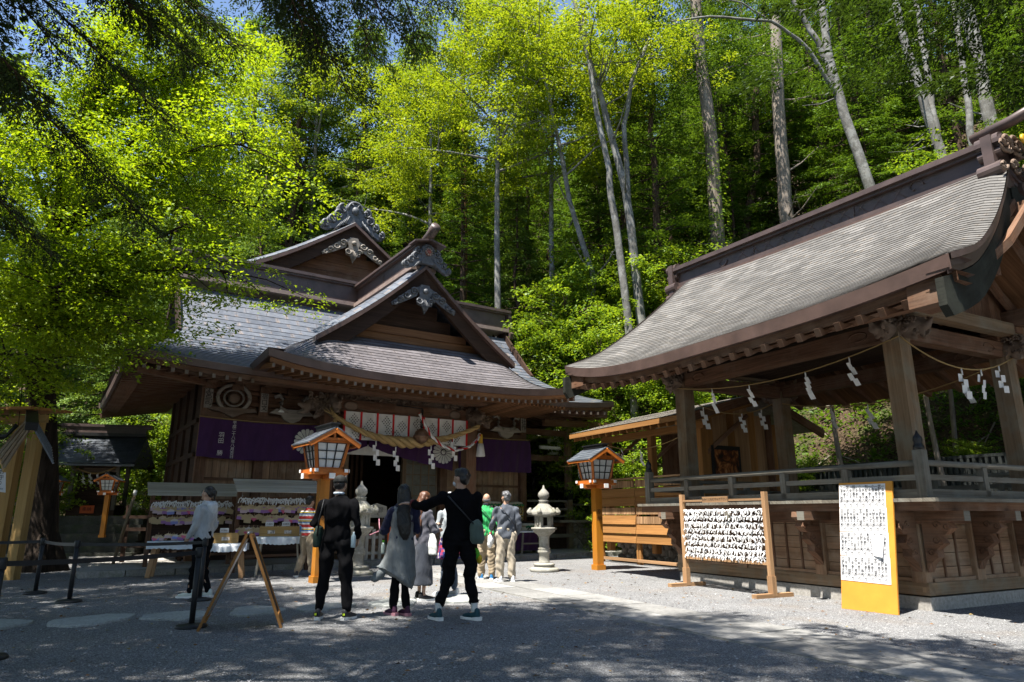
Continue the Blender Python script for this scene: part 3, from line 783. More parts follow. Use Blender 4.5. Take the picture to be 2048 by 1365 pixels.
for i in range(41):
    x = -4.4 + .22 * i; o = first if i == 0 else clone(first); o.location = (x, 0, .30 * abs(x / 4.55) ** 3.2 - .02)
m = MB()    # cranked under-eave slats at the right end of the porch
for i in range(16): m.beam((2.35 + .14 * i, -3.3 + .07 * i * 0, 4.42), (2.3 + .14 * i, -1.2, 4.36), .05, .07)
m.build('under_eave_slat', 'wood_soffit', hall)

# porch pillars, rainbow beam, carved panel
for sg in (-1, 1):
    m = MB(); m.box((sg * 2.22, -1.38, 2.2), (.34, .34, 4.2)); m.build('porch_pillar', 'wood_brown', hall)
    m = MB(); m.lathe([(.30, .1), (.32, .2), (.26, .28)], (sg * 2.22, -1.38, .02), 4); m.build('pillar_base', 'kerb', hall)
    m = MB()    # bracket stack
    for k, (w, z) in enumerate(((.42, 4.38), (.62, 4.52), (.9, 4.66), (1.15, 4.8))): m.box((sg * 2.22, -1.38, z), (w, .3, .1)); m.box((sg * 2.22, -1.38, z + .005), (.3, w, .1))
    m.build('bracket', 'wood_brown', hall)
    prm = []   # carved beast heads, one looking out along the facade, one forward
    for (dx, dy) in ((sg, 0), (0, -1)):
        c = Vector((sg * 2.22, -1.38, 4.12))
        def q(a, z): return c + Vector((dx * a, dy * a, z))
        prm += [('cap', q(.1, 0), .2, q(.42, .06), .17), ('cap', q(.42, .08), .16, q(.62, -.02), .13), ('cap', q(.6, -.05), .1, q(.82, .02), .05), ('cap', q(.6, -.14), .08, q(.74, -.2), .05), ('cap', q(.3, .15), .09, q(.2, .34), .06), ('cap', q(.45, .18), .06, q(.5, .3), .03), ('cap', q(.2, -.12), .12, q(.35, -.28), .07)]
    blob('beast_head', prm, M['carve'], hall, .025, 2, wr=.012, wscale=14); g = MB(); rs_ = random.Random(sg + 5)
    for q in range(36):
        ax = q % 2; r_ = rs_.uniform(.1, .6)
        c_ = (sg * (2.22 + r_), -1.38 - .2, 4.12 + rs_.uniform(-.2, .3)) if ax else (sg * 2.22 + rs_.choice((-.18, .18)), -1.38 - r_, 4.12 + rs_.uniform(-.2, .3))
        spiral(g, (0, 0, 0), rs_.uniform(.05, .09), 1.3, .026, 12, rs_.choice((-1, 1)), rs_.random() * 6, M4=Matrix.Translation(c_) @ Matrix.Rotation(R(0 if ax else 90), 4, 'Z'), k=5)
    g.build('mane_carving', 'carve', hall, kind='stuff')
m = MB(); m.box((0, -1.38, 4.18), (4.2, .26, .34)); m.build('rainbow_beam', 'wood_brown', hall)
m = MB()
for sg in (-1, 1):
    spiral(m, (sg * 1.6, -1.52, 4.19), .13, 1.3, .02, 20, sg); m.tube([(sg * 1.45, -1.515, 4.12), (sg * 1.1, -1.515, 4.1), (sg * .8, -1.515, 4.16)], .014, 5)
    m.lathe([(.11, 0), (.13, .02), (.1, .03)], (0, 0, 0), 14)
    for i in range(len(m.v) - 42, len(m.v)): a = m.v[i]; m.v[i] = (a[0] * 1.6 + sg * 1.65, -1.51 - a[2], 4.19 + a[1])
m.build('beam_carving', 'carve', hall, kind='stuff')
rs = random.Random(3); m = MB(); m.box((0, -1.36, 4.62), (4.0, .08, .52))
for i in range(95):
    x = rs.uniform(-1.95, 1.95); z = rs.uniform(4.42, 4.82); r = rs.uniform(.06, .13)
    spiral(m, (x, -1.46 - rs.uniform(0, .06), z), r, rs.uniform(.8, 1.6), rs.uniform(.02, .035), 14, rs.choice((-1, 1)), rot=rs.random() * 6, k=5)
pts = [(-1.9 + .19 * k, -1.53 - .03 * math.sin(k), 4.62 + .13 * math.sin(k * .9)) for k in range(21)]
m.tube(pts, [.05 + .03 * math.sin(k * .33) for k in range(21)], 6)
m.build('carved_panel', 'carve', hall)
m = MB(); m.box((0, -1.38, 4.95), (4.7, .2, .14)); m.build('porch_lintel', 'wood_brown', hall)

# facade: posts, boards, beams, carvings
for x in (-5.12, -3.65, -2.05, 2.05, 5.12):
    m = MB(); m.box((x, 0, 2.45), (.24, .24, 4.7)); m.build('post', 'wood_brown', hall)
for (x0, x1) in ((-5.0, -3.77), (-3.53, -2.17), (2.17, 5.0)):
    n = max(3, int((x1 - x0) / .2)); w = (x1 - x0) / n
    for i in range(n):
        m = MB(); m.box((x0 + w * (i + .5), .06 + random.uniform(-.004, .004), 2.35), (w - .012, .04, 2.8)); m.build('wall_board', 'wood_wall', hall)
    m = MB()
    for z in (1.06, 1.62, 2.18, 2.74): m.box(((x0 + x1) / 2, .02, z), (x1 - x0, .05, .075))
    m.split('wall_rail', 'wood_brown', hall)
m = MB()
for z, h, d in ((3.82, .2, .26), (4.22, .09, .14), (4.52, .09, .14), (4.72, .24, .3), (.92, .22, .3)): m.box((0, 0, z), (10.3, d, h))
m.box((0, .09, 4.25), (10.2, .04, .9)); m.build('facade_beam', 'wood_brown', hall)
m = MB()   # walls of the sides and back, floor, ceiling of the dark interior
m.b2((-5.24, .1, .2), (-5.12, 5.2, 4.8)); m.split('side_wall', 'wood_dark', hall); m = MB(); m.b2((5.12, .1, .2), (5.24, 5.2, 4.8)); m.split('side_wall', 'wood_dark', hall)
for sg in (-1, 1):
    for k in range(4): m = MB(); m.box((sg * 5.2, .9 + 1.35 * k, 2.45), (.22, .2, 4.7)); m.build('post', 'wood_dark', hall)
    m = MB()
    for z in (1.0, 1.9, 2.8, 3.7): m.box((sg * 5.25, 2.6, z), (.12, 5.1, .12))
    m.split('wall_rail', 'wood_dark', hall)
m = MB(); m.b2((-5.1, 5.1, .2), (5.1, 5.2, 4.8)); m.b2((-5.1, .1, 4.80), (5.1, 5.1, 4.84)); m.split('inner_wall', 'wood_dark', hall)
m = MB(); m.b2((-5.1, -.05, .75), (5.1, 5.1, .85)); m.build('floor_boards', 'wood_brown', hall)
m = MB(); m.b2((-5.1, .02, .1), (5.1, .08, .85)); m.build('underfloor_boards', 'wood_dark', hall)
for k in range(12): m = MB(); m.box((-1.4 + .17 * k, 2.9, 2.2), (.09, .05, 2.6)); m.split('inner_slat', 'wood_brown', hall)
for x in (-1.14, .72, 2.02): m = MB(); m.box((x, .02, 2.35), (.12, .14, 3.0)); m.build('door_post', 'wood_post', hall)
m = MB(); m.box((-1.55, .03, 2.35), (.7, .05, 3.0)); m.build('door_panel', 'wood_dark', hall)
# lattice sliding door and solid door
d = mkobj('lattice_door', box_piece(1.1, .02, 2.6).mesh('lattice_door'), 'lattice_glass', hall, (1.32, .06, 2.15))
g = MB()
for k in range(5): g.box((-.55 + .275 * k, -.02, 0), (.045 if k in (0, 4) else .03, .03, 2.6))
for k in range(9): g.box((0, -.02, -1.28 + .32 * k), (1.1, .03, .03))
g.build('door_grid', 'wood_post', d)
m = MB(); m.box((2.6, -.02, 2.15), (1.0, .05, 2.6))
for z in (1.0, 1.55, 2.1, 2.65, 3.2): m.box((2.6, -.055, z), (1.0, .03, .06))
m.build('door_panel', 'wood_wall', hall)
# frieze carvings
def cup(x, sc=1.0, parent=hall):
    m = MB()
    for sg in (-1, 1):
        m.tube([(x + sg * .12 * sc, -.2, 4.06), (x + sg * .34 * sc, -.22, 4.14), (x + sg * .33 * sc, -.22, 4.3), (x + sg * .27 * sc, -.22, 4.42), (x + sg * .38 * sc, -.22, 4.52), (x + sg * .52 * sc, -.22, 4.45)], [.07, .075, .07, .06, .065, .05], 7)
    m.prism([(x + a * sc, b) for a, b in ((-.62, 4.0), (-.45, 4.13), (.45, 4.13), (.62, 4.0), (.3, 3.97), (.22, 3.84), (0, 3.74), (-.22, 3.84), (-.3, 3.97))], .1, Matrix.Translation((0, -.2, 0)))
    m.build('frog_leg_carving', 'carve_pale', parent)
cup(-2.88); cup(4.35)
m = MB()
for r, th in ((.36, .055), (.22, .03)): m.tube([(-4.47 + r * 1.15 * math.cos(a), -.2, 4.33 + r * math.sin(a)) for a in [2 * math.pi * k / 26 for k in range(27)]], th, 6)
m.build('ring_carving', 'carve_pale', hall)
m = MB(); m.lathe([(.1, 0), (.16, .04), (.1, .08)], n=12)
m.v = [(-4.47 + a, -.16 - c, 4.33 + b_) for a, b_, c in m.v]
m.prism([(-4.47 + a, b_) for a, b_ in ((-.62, 3.98), (-.55, 4.06), (.55, 4.06), (.62, 3.98), (.3, 3.93), (0, 3.8), (-.3, 3.93))], .12, Matrix.Translation((0, -.2, 0))); m.build('ring_pedestal', 'carve', hall)
for (x, txt) in ((-5.1, '小宮司'), (-3.65, '正宿口文'), (5.1, '村社作')):
    b_ = mkobj('name_board', box_piece(.2, .03, .68).mesh('name_board'), 'carve_pale', hall, (x, -.15, 4.36))
    text_mesh('lettering', list(txt), .17 if len(txt) > 3 else .2, 'ink', b_, (0, -.019, 0), (R(90), 0, 0), vertical=True, lead=.95)
for (x, y, z, lab) in ((-2.05, -.35, 4.85, ''), (-3.2, -.25, 4.05, '')):
    m = MB(); m.lathe([(.02, .08), (.09, 0), (.085, -.02)], (x, y, z), 12); m.build('spotlight', 'white', hall)
# bracket blocks under the eave along the facade
pb = MB(); pb.box((0, 0, 0), (.3, .34, .16)); pb.box((0, -.16, .12), (.22, .7, .12)); pb.box((0, -.44, .2), (.5, .16, .1))
pieces('bracket', 'wood_brown', hall, [((x, -.1, 4.62), None, None) for x in (-5.1, -4.4, -3.65, -2.9, 2.9, 3.65, 4.4, 5.1)], pb)
# stairs up to the door
for k in range(4): m = MB(); m.b2((-1.75, -1.5 + .32 * k, .1), (1.75, -1.16 + .32 * k + .02, .26 + .17 * k)); m.build('stair_step', 'wood_wall', hall)

# ---- side gallery on the right of the hall ----
gal = thing('side_gallery', 'open wooden side gallery with railings right of the shrine hall', 'gallery', SH, SHR)
m = MB(); m.b2((5.3, .1, .86), (7.25, 5, .98)); m.b2((5.3, -.1, .98), (7.3, .1, 1.06)); m.split('gallery_floor', 'wood_brown', gal)
for (x, y, h) in ((7.15, 0, 4.7), (6.3, 2.6, 4.5), (7.15, 3.4, 4.5)): m = MB(); m.box((x, y, h / 2), (.2, .2, h)); m.build('post', 'wood_post', gal)
m = MB(); m.box((7.15, 0, 1.95), (.225, .225, .36)); m.build('post_sleeve', 'black', gal)
for z in (1.22, 1.45, 1.72): m = MB(); m.box((6.2, 0, z), (1.75, .07, .07)); m.split('rail', 'wood_grey', gal)
for z in (1.3, 1.62): m = MB(); m.box((8.0, .3, z), (1.6, .07, .07)); m.split('rail', 'wood_grey', gal)
m = MB(); m.b2((5.6, -.2, .5), (7.2, -.12, .62)); m.b2((6.3, -.6, 1.0), (8.0, -.1, 1.08)); m.b2((7.2, .2, 1.05), (8.9, .35, 1.25)); m.split('gallery_beam', 'wood_grey', gal)
m = MB(); m.b2((5.2, .0, 3.1), (9.0, .2, 3.3)); m.b2((5.2, -.05, 4.0), (7.4, .1, 4.2)); m.beam((5.2, -1.2, 4.25), (8.2, -1.2, 4.35), .16, .2); m.split('gallery_lintel', 'wood_brown', gal)
m = MB(); m.b2((5.25, 5.0, 0), (9.6, 5.1, 4.4)); m.b2((5.25, .05, .05), (7.3, .1, .86)); m.split('gallery_wall', 'wood_dark', gal)
m = MB()
for sg in (-1, 1): m.hexa([(8.1, 1.2, 4.5), (8.1 + sg * .9, 1.2, 4.05), (8.1 + sg * .9, 5.5, 4.05), (8.1, 5.5, 4.5), (8.1, 1.2, 4.56), (8.1 + sg * .9, 1.2, 4.11), (8.1 + sg * .9, 5.5, 4.11), (8.1, 5.5, 4.56)])
m.build('gallery_roof', 'roof_low', gal)
m = MB(); m.prism([(7.3, 4.05), (8.9, 4.05), (8.1, 4.45)], .05, Matrix.Translation((0, 1.5, 0))); m.b2((7.4, 1.55, 3.5), (8.8, 1.6, 4.05)); m.split('gallery_gable', 'white', gal)
tl = MB(); tl.b2((6.1, .25, 3.55), (7.0, .33, 3.66)); tl.build('tube_light', 'white', gal)
rubble_specs = [(7.32, 9.2, -.35, .95)]

# ---------------- the stage pavilion ----------------
pav = thing('stage_pavilion', 'open wooden stage pavilion with weathered shingle roof on a panelled base', 'pavilion', PV, PVR)
XL, YB = -4.88, 3.5
m = MB(); m.b2((XL - .04, -.04, -.1), (.04, YB + .04, .17)); m.build('concrete_footing', 'concrete', pav)
m = MB(); m.b2((XL + .02, .02, .165), (-.02, YB, .2)); m.build('shadow_gap', 'shadow_gap', pav)
m = MB(); m.b2((XL - .06, -.06, .195), (.06, .06, .36)); m.b2((-.062, .062, .197), (.058, YB, .358)); m.b2((XL - .058, .062, .197), (XL + .062, YB, .358)); m.box((.0, -.063, .27), (.06, .012, .07)); m.build('sill_beam', 'wood_post', pav)
posts = [XL + .06, -3.24, -1.62, -.06]
for x in posts: m = MB(); m.box((x, .0, .83), (.2, .14, .95)); m.build('base_post', 'wood_wall', pav)
for y in (1.2, 2.3, 3.4): m = MB(); m.box((0, y, .83), (.14, .2, .95)); m.build('base_post', 'wood_wall', pav)
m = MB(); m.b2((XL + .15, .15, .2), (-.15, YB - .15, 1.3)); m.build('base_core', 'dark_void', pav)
def panel(p0, p1, out):
    p0, p1 = Vector(p0), Vector(p1); d = (p1 - p0); L = d.length; d.normalize(); out = Vector(out)
    for i in range(5):
        h = .188; z = .36 + h * (i + .5); m = MB()
        m.beam(p0 + Vector((0, 0, z)) - out * (.03 + .004 * (i % 2)), p1 + Vector((0, 0, z)) - out * (.03 + .004 * (i % 2)), .03, h - .008); m.build('wall_plank', 'wood_wall', pav)
    nb = max(2, round(L / .31))
    for i in range(1, nb):
        c = p0 + d * L * i / nb; m = MB(); m.beam(c + Vector((0, 0, .37)) - out * .008, c + Vector((0, 0, 1.29)) - out * .008, .03, .03, up=out); m.build('batten', 'wood_brown', pav)
    m = MB(); m.beam(p0 + Vector((0, 0, .385)), p1 + Vector((0, 0, .385)), .06, .05); m.build('panel_rail', 'wood_wall', pav)
for a, b_ in zip(posts[:-1], posts[1:]): panel((a + .1, -.01, 0), (b_ - .1, -.01, 0), (0, -1, 0))
ys = [.02, 1.2, 2.3, 3.4]
for a, b_ in zip(ys[:-1], ys[1:]): panel((.01, a + .1, 0), (.01, b_ - .1, 0), (1, 0, 0))
m = MB(); m.b2((XL - .08, -.08, 1.13), (.08, .08, 1.31)); m.b2((-.078, .082, 1.132), (.078, YB, 1.308)); m.split('top_beam', 'wood_brown', pav)
# carved brackets and projecting joists
def bracket(loc, rz):
    out = [(0, 1.3), (.44, 1.3), (.46, 1.22), (.36, 1.16), (.4, 1.08), (.3, 1.0), (.22, .99), (.27, .88), (.16, .8), (.17, .7), (.06, .62), (0, .5)]
    m = MB(); m.prism(out, .14)
    for q, (a, b_) in enumerate(((.33, 1.1), (.2, 1.12), (.17, .92), (.09, .75))): spiral(m, (a, -.07, b_), .055, 1.2, .012, 14, 1 if q % 2 else -1, k=5); spiral(m, (a, .07, b_), .055, 1.2, .012, 14, 1 if q % 2 else -1, k=5)
    return m
bm = bracket(0, 0).mesh('carved_bracket')
for i, (loc, rz) in enumerate([((x, -.08, 0), R(-90)) for x in posts] + [((.08, y, 0), 0) for y in (.0, 1.2, 2.3)] + [((XL - .08, .1, 0), R(180))]):
    mkobj('carved_bracket', bm, 'wood_brown', pav, loc, rz)
jb = MB(); jb.box((0, 0, 0), (.13, .9, .13)); jb.box((0, -.452, 0), (.128, .012, .128), mat=1)
jm = jb.mesh('joist')
for i, (loc, rz) in enumerate([((x, -.22, 1.24), 0) for x in (posts[0] + .25, -2.9, -1.4)] + [((.22, y, 1.24), R(90)) for y in (-.02, 1.2, 2.3)]):
    mkobj('joist', jm, ['wood_brown', 'wood_grey'], pav, loc, rz)
# deck: fascia beams and boards
m = MB(); m.b2((XL - .56, -.50, 1.305), (.54, -.36, 1.42)); m.b2((.40, -.358, 1.306), (.54, YB + .3, 1.419)); m.b2((XL - .56, -.358, 1.306), (XL - .42, YB + .3, 1.419)); m.split('deck_beam', 'wood_brown', pav)
n = 36
for i in range(n):
    x0 = XL - .62 + 6.12 * i / n; w = 6.12 / n
    m = MB(); m.b2((x0 + .003, -.56, 1.42), (x0 + w - .003, YB + .4, 1.465 + random.uniform(0, .004))); m.build('deck_board', 'wood_grey', pav)
# railings
RB = .40
def rail_run(p0, p1):
    p0, p1 = Vector(p0), Vector(p1)
    m = MB(); m.tube([p0 + Vector((0, 0, 1.93)), p1 + Vector((0, 0, 1.93))], .042, 10); m.build('top_rail', 'wood_grey', pav)
    m = MB(); m.beam(p0 + Vector((0, 0, 1.74)), p1 + Vector((0, 0, 1.74)), .06, .075); m.build('middle_rail', 'wood_grey', pav)
    m = MB(); m.beam(p0 + Vector((0, 0, 1.53)), p1 + Vector((0, 0, 1.53)), .1, .11); m.build('bottom_rail', 'wood_grey', pav)
    L = (p1 - p0).length; k = max(2, round(L / 1.25))
    for i in range(1, k):
        c = p0.lerp(p1, i / k); m = MB(); m.box((c.x, c.y, 1.70), (.10, .10, .40)); m.b2((c.x - .04, c.y - .04, 1.89), (c.x + .04, c.y + .04, 1.905)); m.build('rail_post', 'wood_grey', pav)
rail_run((XL - RB, -RB, 0), (RB, -RB, 0)); rail_run((RB, -RB, 0), (RB, YB + .3, 0)); rail_run((XL - RB, YB + .2, 0), (XL - RB, -RB, 0)); rail_run((XL - RB, YB + .2, 0), (RB, YB + .2, 0))
for (x, y) in ((RB, -RB), (XL - RB, -RB), (XL - RB, YB + .2), (RB, YB + .25)):
    m = MB(); m.box((x, y, 1.78), (.13, .13, .64)); p = m.build('corner_rail_post', 'wood_grey', pav)
    g = MB(); g.lathe([(.068, 0), (.07, .05), (.06, .06), (.05, .1), (.062, .13), (.055, .17), (.02, .22), (.006, .26)], (x, y, 2.10), 14); g.build('post_finial', 'black', p)
# columns and tie beams
CX, CY = (-.14, -4.85), (.3, 3.2)
for x in CX:
    for y in CY: m = MB(); m.box((x, y, 2.72), (.27, .27, 2.54)); m.build('column', 'wood_post', pav)
def tie(p0, p1, z, h=.26, w=.2):
    m = MB(); m.beam((p0[0], p0[1], z), (p1[0], p1[1], z), w, h)
    p0, p1 = Vector((p0[0], p0[1], z)), Vector((p1[0], p1[1], z)); d = (p1 - p0).normalized(); s = Vector((-d.y, d.x, 0))
    for q in (0, 1):
        for side in (-1, 1):
            c = p0 + d * .55 if q == 0 else p1 - d * .55
            m.tube([c + s * side * (w / 2 + .004) + d * (.16 * math.cos(a)) * (1 if q == 0 else -1) + Vector((0, 0, .07 * math.sin(a))) for a in [k * .5 for k in range(11)]], .012, 5)
    m.build('tie_beam', 'wood_brown', pav)
tie((CX[1], CY[0]), (CX[0], CY[0]), 3.98); tie((CX[0], CY[0]), (CX[0], CY[1]), 3.97); tie((CX[1], CY[0]), (CX[1], CY[1]), 3.97); tie((CX[1], CY[1]), (CX[0], CY[1]), 3.98)
for x in CX:
    for y in CY:
        m = MB()
        for k, (w, z) in enumerate(((.46, 4.16), (.7, 4.27), (.98, 4.38))): m.box((x, y, z), (w, .2, .1)); m.box((x, y, z + .006), (.2, w, .1))
        m.build('bracket_stack', 'wood_brown', pav)
        prm = []
        for (dx, dy) in ((0, -1 if y < 1 else 1), (1 if x > -1 else -1, 0)):
            c = Vector((x, y, 3.98)); q = lambda a, z: c + Vector((dx * a, dy * a, z))
            prm += [('cap', q(.12, 0), .13, q(.34, .03), .12), ('cap', q(.32, .05), .11, q(.48, -.03), .08), ('cap', q(.46, -.04), .06, q(.58, .05), .03), ('cap', q(.25, .1), .06, q(.2, .22), .04), ('cap', q(.36, -.08), .05, q(.44, -.16), .03), ('cap', q(.2, -.1), .07, q(.3, -.18), .04)]
        bh = blob('beast_head', prm, M['carve'], pav, .022, 2, wr=.010, wscale=18); g = MB(); rs_ = random.Random(int(x * 10 + y * 7))
        for q in range(26):
            ax = rs_.choice((0, 1)); r_ = rs_.uniform(.12, .46); sx = (1 if x > -1 else -1); sy = -1 if y < 1 else 1
            c_ = (x + sx * r_, y + rs_.choice((-.13, .13)), 3.98 + rs_.uniform(-.12, .16)) if ax else (x + rs_.choice((-.13, .13)), y + sy * r_, 3.98 + rs_.uniform(-.12, .16))
            spiral(g, (0, 0, 0), rs_.uniform(.04, .07), 1.3, .02, 12, rs_.choice((-1, 1)), rs_.random() * 6, M4=Matrix.Translation(c_) @ Matrix.Rotation(R(0 if ax else 90), 4, 'Z'), k=5)
        g.build('mane_carving', 'carve', pav, kind='stuff')
# roof
XC = -2.45
def pz(x, y):
    u = y + 1.5; d = (x - XC) / 4.22
    lift = (.40 if d < 0 else .15) * abs(d) ** 3.2 * (1 - u / 6)
    return 4.08 + .55 * u + .088 * u * u + lift - .14 * d * min(1, u / 3)
def pav_pt(s, t):
    y = -1.5 + 3.22 * t; half = 4.22 - .62 * max(0, t) ** 1.5; x = XC + s * half
    curl = .13 * max(0, (abs(s) - .86) / .14) ** 2 * min(1, t * 4)
    return (x, y, pz(x, y) - curl)
courses('shingle_course', 'roof_pav', pav, 42, pav_pt, 36, .0095)
m = MB(); m.grid([[(lambda p: (p[0], 3.44 - p[1] + .06, p[2]))(pav_pt(-1 + k / 12, j / 12)) for k in range(25)] for j in range(13)], uv=lambda r, c: (c * .4, r + .5), flip=True); m.build('roof_slope', 'roof_pav', pav)
ln = [pav_pt(-1 + k / 20, 0) for k in range(41)]
fascia([(x, y - .008, z + .012) for x, y, z in ln], .19, .5, 'fascia', 'eave_edge', pav)
fascia([(XC + (x - XC) * 1.0, y + .1, z - .18) for x, y, z in ln], .12, .3, 'wood_brown', 'eave_edge', pav)
# verges: curved edge courses and a deep bargeboard each side, front and back
for sg in (-1, 1):
    for fb in (0, 1):
        pts = [pav_pt(sg, k / 14) for k in range(15)]
        if fb: pts = [(x, 3.5 - y, z) for x, y, z in pts]
        m = MB()
        for lay, (dz, dx) in enumerate(((.02, .02), (-.07, -.02), (-.15, -.05))):
            P = [[(x + sg * dx, y, z + dz), (x + sg * dx, y, z + dz - .085), (x - sg * .3, y, z + dz - .085)] for x, y, z in pts]
            m.grid(P, smooth=False, uv=lambda r, c: (r * .25, c * .2))
        m.build('verge_edge', 'copper_brown', pav)
        dirY = -1 if not fb else 1; p0 = pts[0]; st = [(p0[0], p0[1] + dirY * .10, p0[2] - .03)] + pts
        m = MB(); P = []
        for k, (x, y, z) in enumerate(st):
            q = k / (len(st) - 1); h = .50 - .12 * q; zt = z - .25; zb = zt - h + (.16 if k == 0 else 0)
            P.append([(x - sg * .05, y, zt), (x - sg * .05, y, zb), (x - sg * .15, y, zb), (x - sg * .15, y, zt), (x - sg * .05, y, zt)])
        m.grid(P, smooth=False, uv=lambda r, c: (r * .3, c * .15)); m.add(P[0][:4], [(0, 1, 2, 3)]); m.add(P[-1][:4], [(3, 2, 1, 0)]); m.build('bargeboard', 'barge_green', pav)
        m = MB(); x, y, z = pts[0]; m.b2((x - sg * .15, y + (.06 if not fb else -.5), z - .52), (x - sg * .6, y + (.5 if not fb else -.06), z - .2)); m.build('corner_block', 'wood_brown', pav)
# soffit boards and rafters
for fb in (0, 1):
    m = MB(); P = []
    for t in [k / 6 for k in range(7)]:
        row = []
        for s in [k / 10 - 1 for k in range(21)]:
            x, y, z = pav_pt(s * .95, t); y += .15 * (1 - t); row.append((x, y if not fb else 3.5 - y, z - .33 - .05 * t))
        P.append(row)
    m.grid(P, smooth=False, uv=lambda r, c: (r * .6, c * .4)); m.build('soffit', 'wood_soffit', pav)
rb = MB()
P = [(-1.42, 3.66), (-.4, 4.12), (.6, 4.76), (1.7, 5.75)]
for a, b_ in zip(P[:-1], P[1:]): rb.beam((0, a[0], a[1]), (0, b_[0], b_[1]), .09, .12)
rm = rb.mesh('rafter')
for i in range(25):
    x = XC - 3.9 + 7.8 * i / 24; d = (x - XC) / 4.22
    o = mkobj('rafter', rm, 'wood_brown', pav, (x, 0, .06 + (.33 if d < 0 else .12) * abs(d) ** 3.2))
    if i % 2 == 0: c = clone(o); c.scale = (1, -1, 1); c.location = (x, 3.5, o.location.z)
for (y, z) in ((.3, 4.50), (3.2, 4.50), (1.75, 5.75), (-.55, 4.05)):
    m = MB(); m.beam((XC - 3.85, y, z + .1), (XC + 3.85, y, z), .17, .2); m.build('purlin', 'wood_brown', pav)
# ceiling inside and gable walls
for i in range(14): m = MB(); m.b2((-4.7, .4 + .2 * i, 4.22), (-.3, .4 + .2 * i + .19, 4.24)); m.build('ceiling_board', 'wood_dark', pav)
for xg in (-.02, -4.97):
    for i in range(15):
        y = .05 + .23 * i; zt = pz(XC, min(y + .1, 3.4 - y)) - .36; m = MB()
        m.box((xg, y + .115, (4.3 + zt) / 2), (.03, .224, max(.05, zt - 4.3))); m.build('gable_board', 'wood_brown', pav)
    m = MB(); m.beam((xg + .1, -.2, 4.28), (xg + .1, 3.7, 4.28), .2, .2); m.split('gable_beam', 'wood_post', pav)
# ridge
z0 = 6.56
zr = lambda x: 6.56 - .28 * (x - XC + 3.75) / 7.25
box_ridge((XC - 3.75, 1.75), (XC + 3.5, 1.75), .40, .36, z0, .13, pav, base='fascia', bw=.16, dz=-.28)
m = MB()
for i in range(11):
    for sg in (-1, 1):
        x = XC - 1.8 + .36 * i; z0 = zr(x); m.tube([(x, 1.75 + sg * .216, z0 + .22), (x + .3, 1.75 + sg * .212, z0 + .52)], .004, 4); m.tube([(x + .3, 1.75 + sg * .212, z0 + .22), (x, 1.75 + sg * .212, z0 + .52)], .004, 4)
for sg in (-1, 1):
    for e in (-1, 1): spiral(m, (XC + e * 2.25, 1.75 + sg * .216, zr(XC + e * 2.25) + .36), .16, .8, .012, 14, e)
m.build('ridge_lattice', 'copper_brown', pav, kind='stuff')
for sg in (-1, 1):
    m = MB(); xe = XC + (3.55 if sg > 0 else -3.8); z0 = zr(xe)
    for k, (dz, r, dy) in enumerate(((.62, .12, 0), (.42, .09, .0), (.12, .13, .0), (-.12, .11, 0))):
        [m.tube([(xe - .24, 1.75 + q * (.2 + .06 * (k > 1)), z0 + dz), (xe + .1, 1.75 + q * (.2 + .06 * (k > 1)), z0 + dz)], r, 14, smooth=False) for q in (-1, 1)]
    m.b2((xe - .13, 1.4, z0 - .1), (xe + .02, 2.1, z0 + .7)); m.build('ridge_end', 'copper_brown', pav)
    if sg > 0:
        g = MB()
        for k in range(16): spiral(g, (0, 0, 0), .09 + .03 * (k % 3), 1.3, .03, 14, 1 if k % 2 else -1, M4=Matrix.Translation((xe + .16 + .06 * (k % 2), 1.35 + .055 * k, z0 + .1 + .5 * math.sin(k * 2.1) ** 2)) @ Matrix.Rotation(R(90), 4, 'Z'))
        g.build('ridge_carving', 'carve', pav, kind='stuff')
        g = MB(); g.lathe([(.075, 0), (.075, .03), (.05, .036)], n=16); g.v = [(xe + .3 + c, 1.72 + a, z0 + .55 + b_) for a, b_, c in g.v]; g.build('crest', 'gold', pav)
        g = MB(); g.tube([(xe - .4, 1.75, z0 + .9), (xe + .2, 1.75, z0 + .93), (xe + .75, 1.75, z0 + 1.02)], .085, 12); g.build('ridge_finial', 'copper_brown', pav)
m = MB(); m.lathe([(.07, -.03), (.09, 0), (.03, .05)], (-1.1, -.5, 4.02), 12); m.build('spotlight', 'white', pav)

# ropes with zigzag paper streamers
def shide_mesh(k, sc=1.0):
    rs = random.Random(k); m = MB(); m.tube([(0, 0, 0), (.005, 0, -.10 * sc)], .012, 5)
    x = 0; z = -.08 * sc; w = .075 * sc
    for i in range(4):
        h = .11 * sc; dx = (.035 if i % 2 else -.03) * sc + rs.uniform(-.012, .012); yb = rs.uniform(-.03, .03)
        P = [(x - w / 2 + dx, yb, z), (x + w / 2 + dx, yb, z), (x + w / 2 + dx + .03 * sc, yb + .03, z - h), (x - w / 2 + dx + .03 * sc, yb + .03, z - h)]
        m.hexa([(p[0], p[1] - .002, p[2]) for p in P] + [(p[0], p[1] + .002, p[2]) for p in P]); x += dx * .6 + .012 * sc; z -= h * .8; w *= 1.1
    return m.mesh('paper_streamer')
SHM = [shide_mesh(k) for k in range(4)]
def sagrope(name, p0, p1, sag, spots, label, mat='straw', th=.012, parent_loc=None, rot=None, scl=1.0):
    p0, p1 = Vector(p0), Vector(p1); t = thing(name, label, 'rope', p0)
    pt = lambda k: p0.lerp(p1, k) - Vector((0, 0, sag * 4 * k * (1 - k)))
    m = MB(); m.tube([pt(k / 14) - p0 for k in range(15)], th, 5); m.build('rope', mat, t)
    an = math.atan2(p1.y - p0.y, p1.x - p0.x)
    for i, k in enumerate(spots):
        o = mkobj('paper_streamer', SHM[i % 4], 'paper_folded', t, pt(k) - p0, an + random.uniform(-.5, .5)); s = scl * random.uniform(.9, 1.1); o.scale = (s, s, s)
    return t
a = lambda x, y, z: pvw(x, y, z)
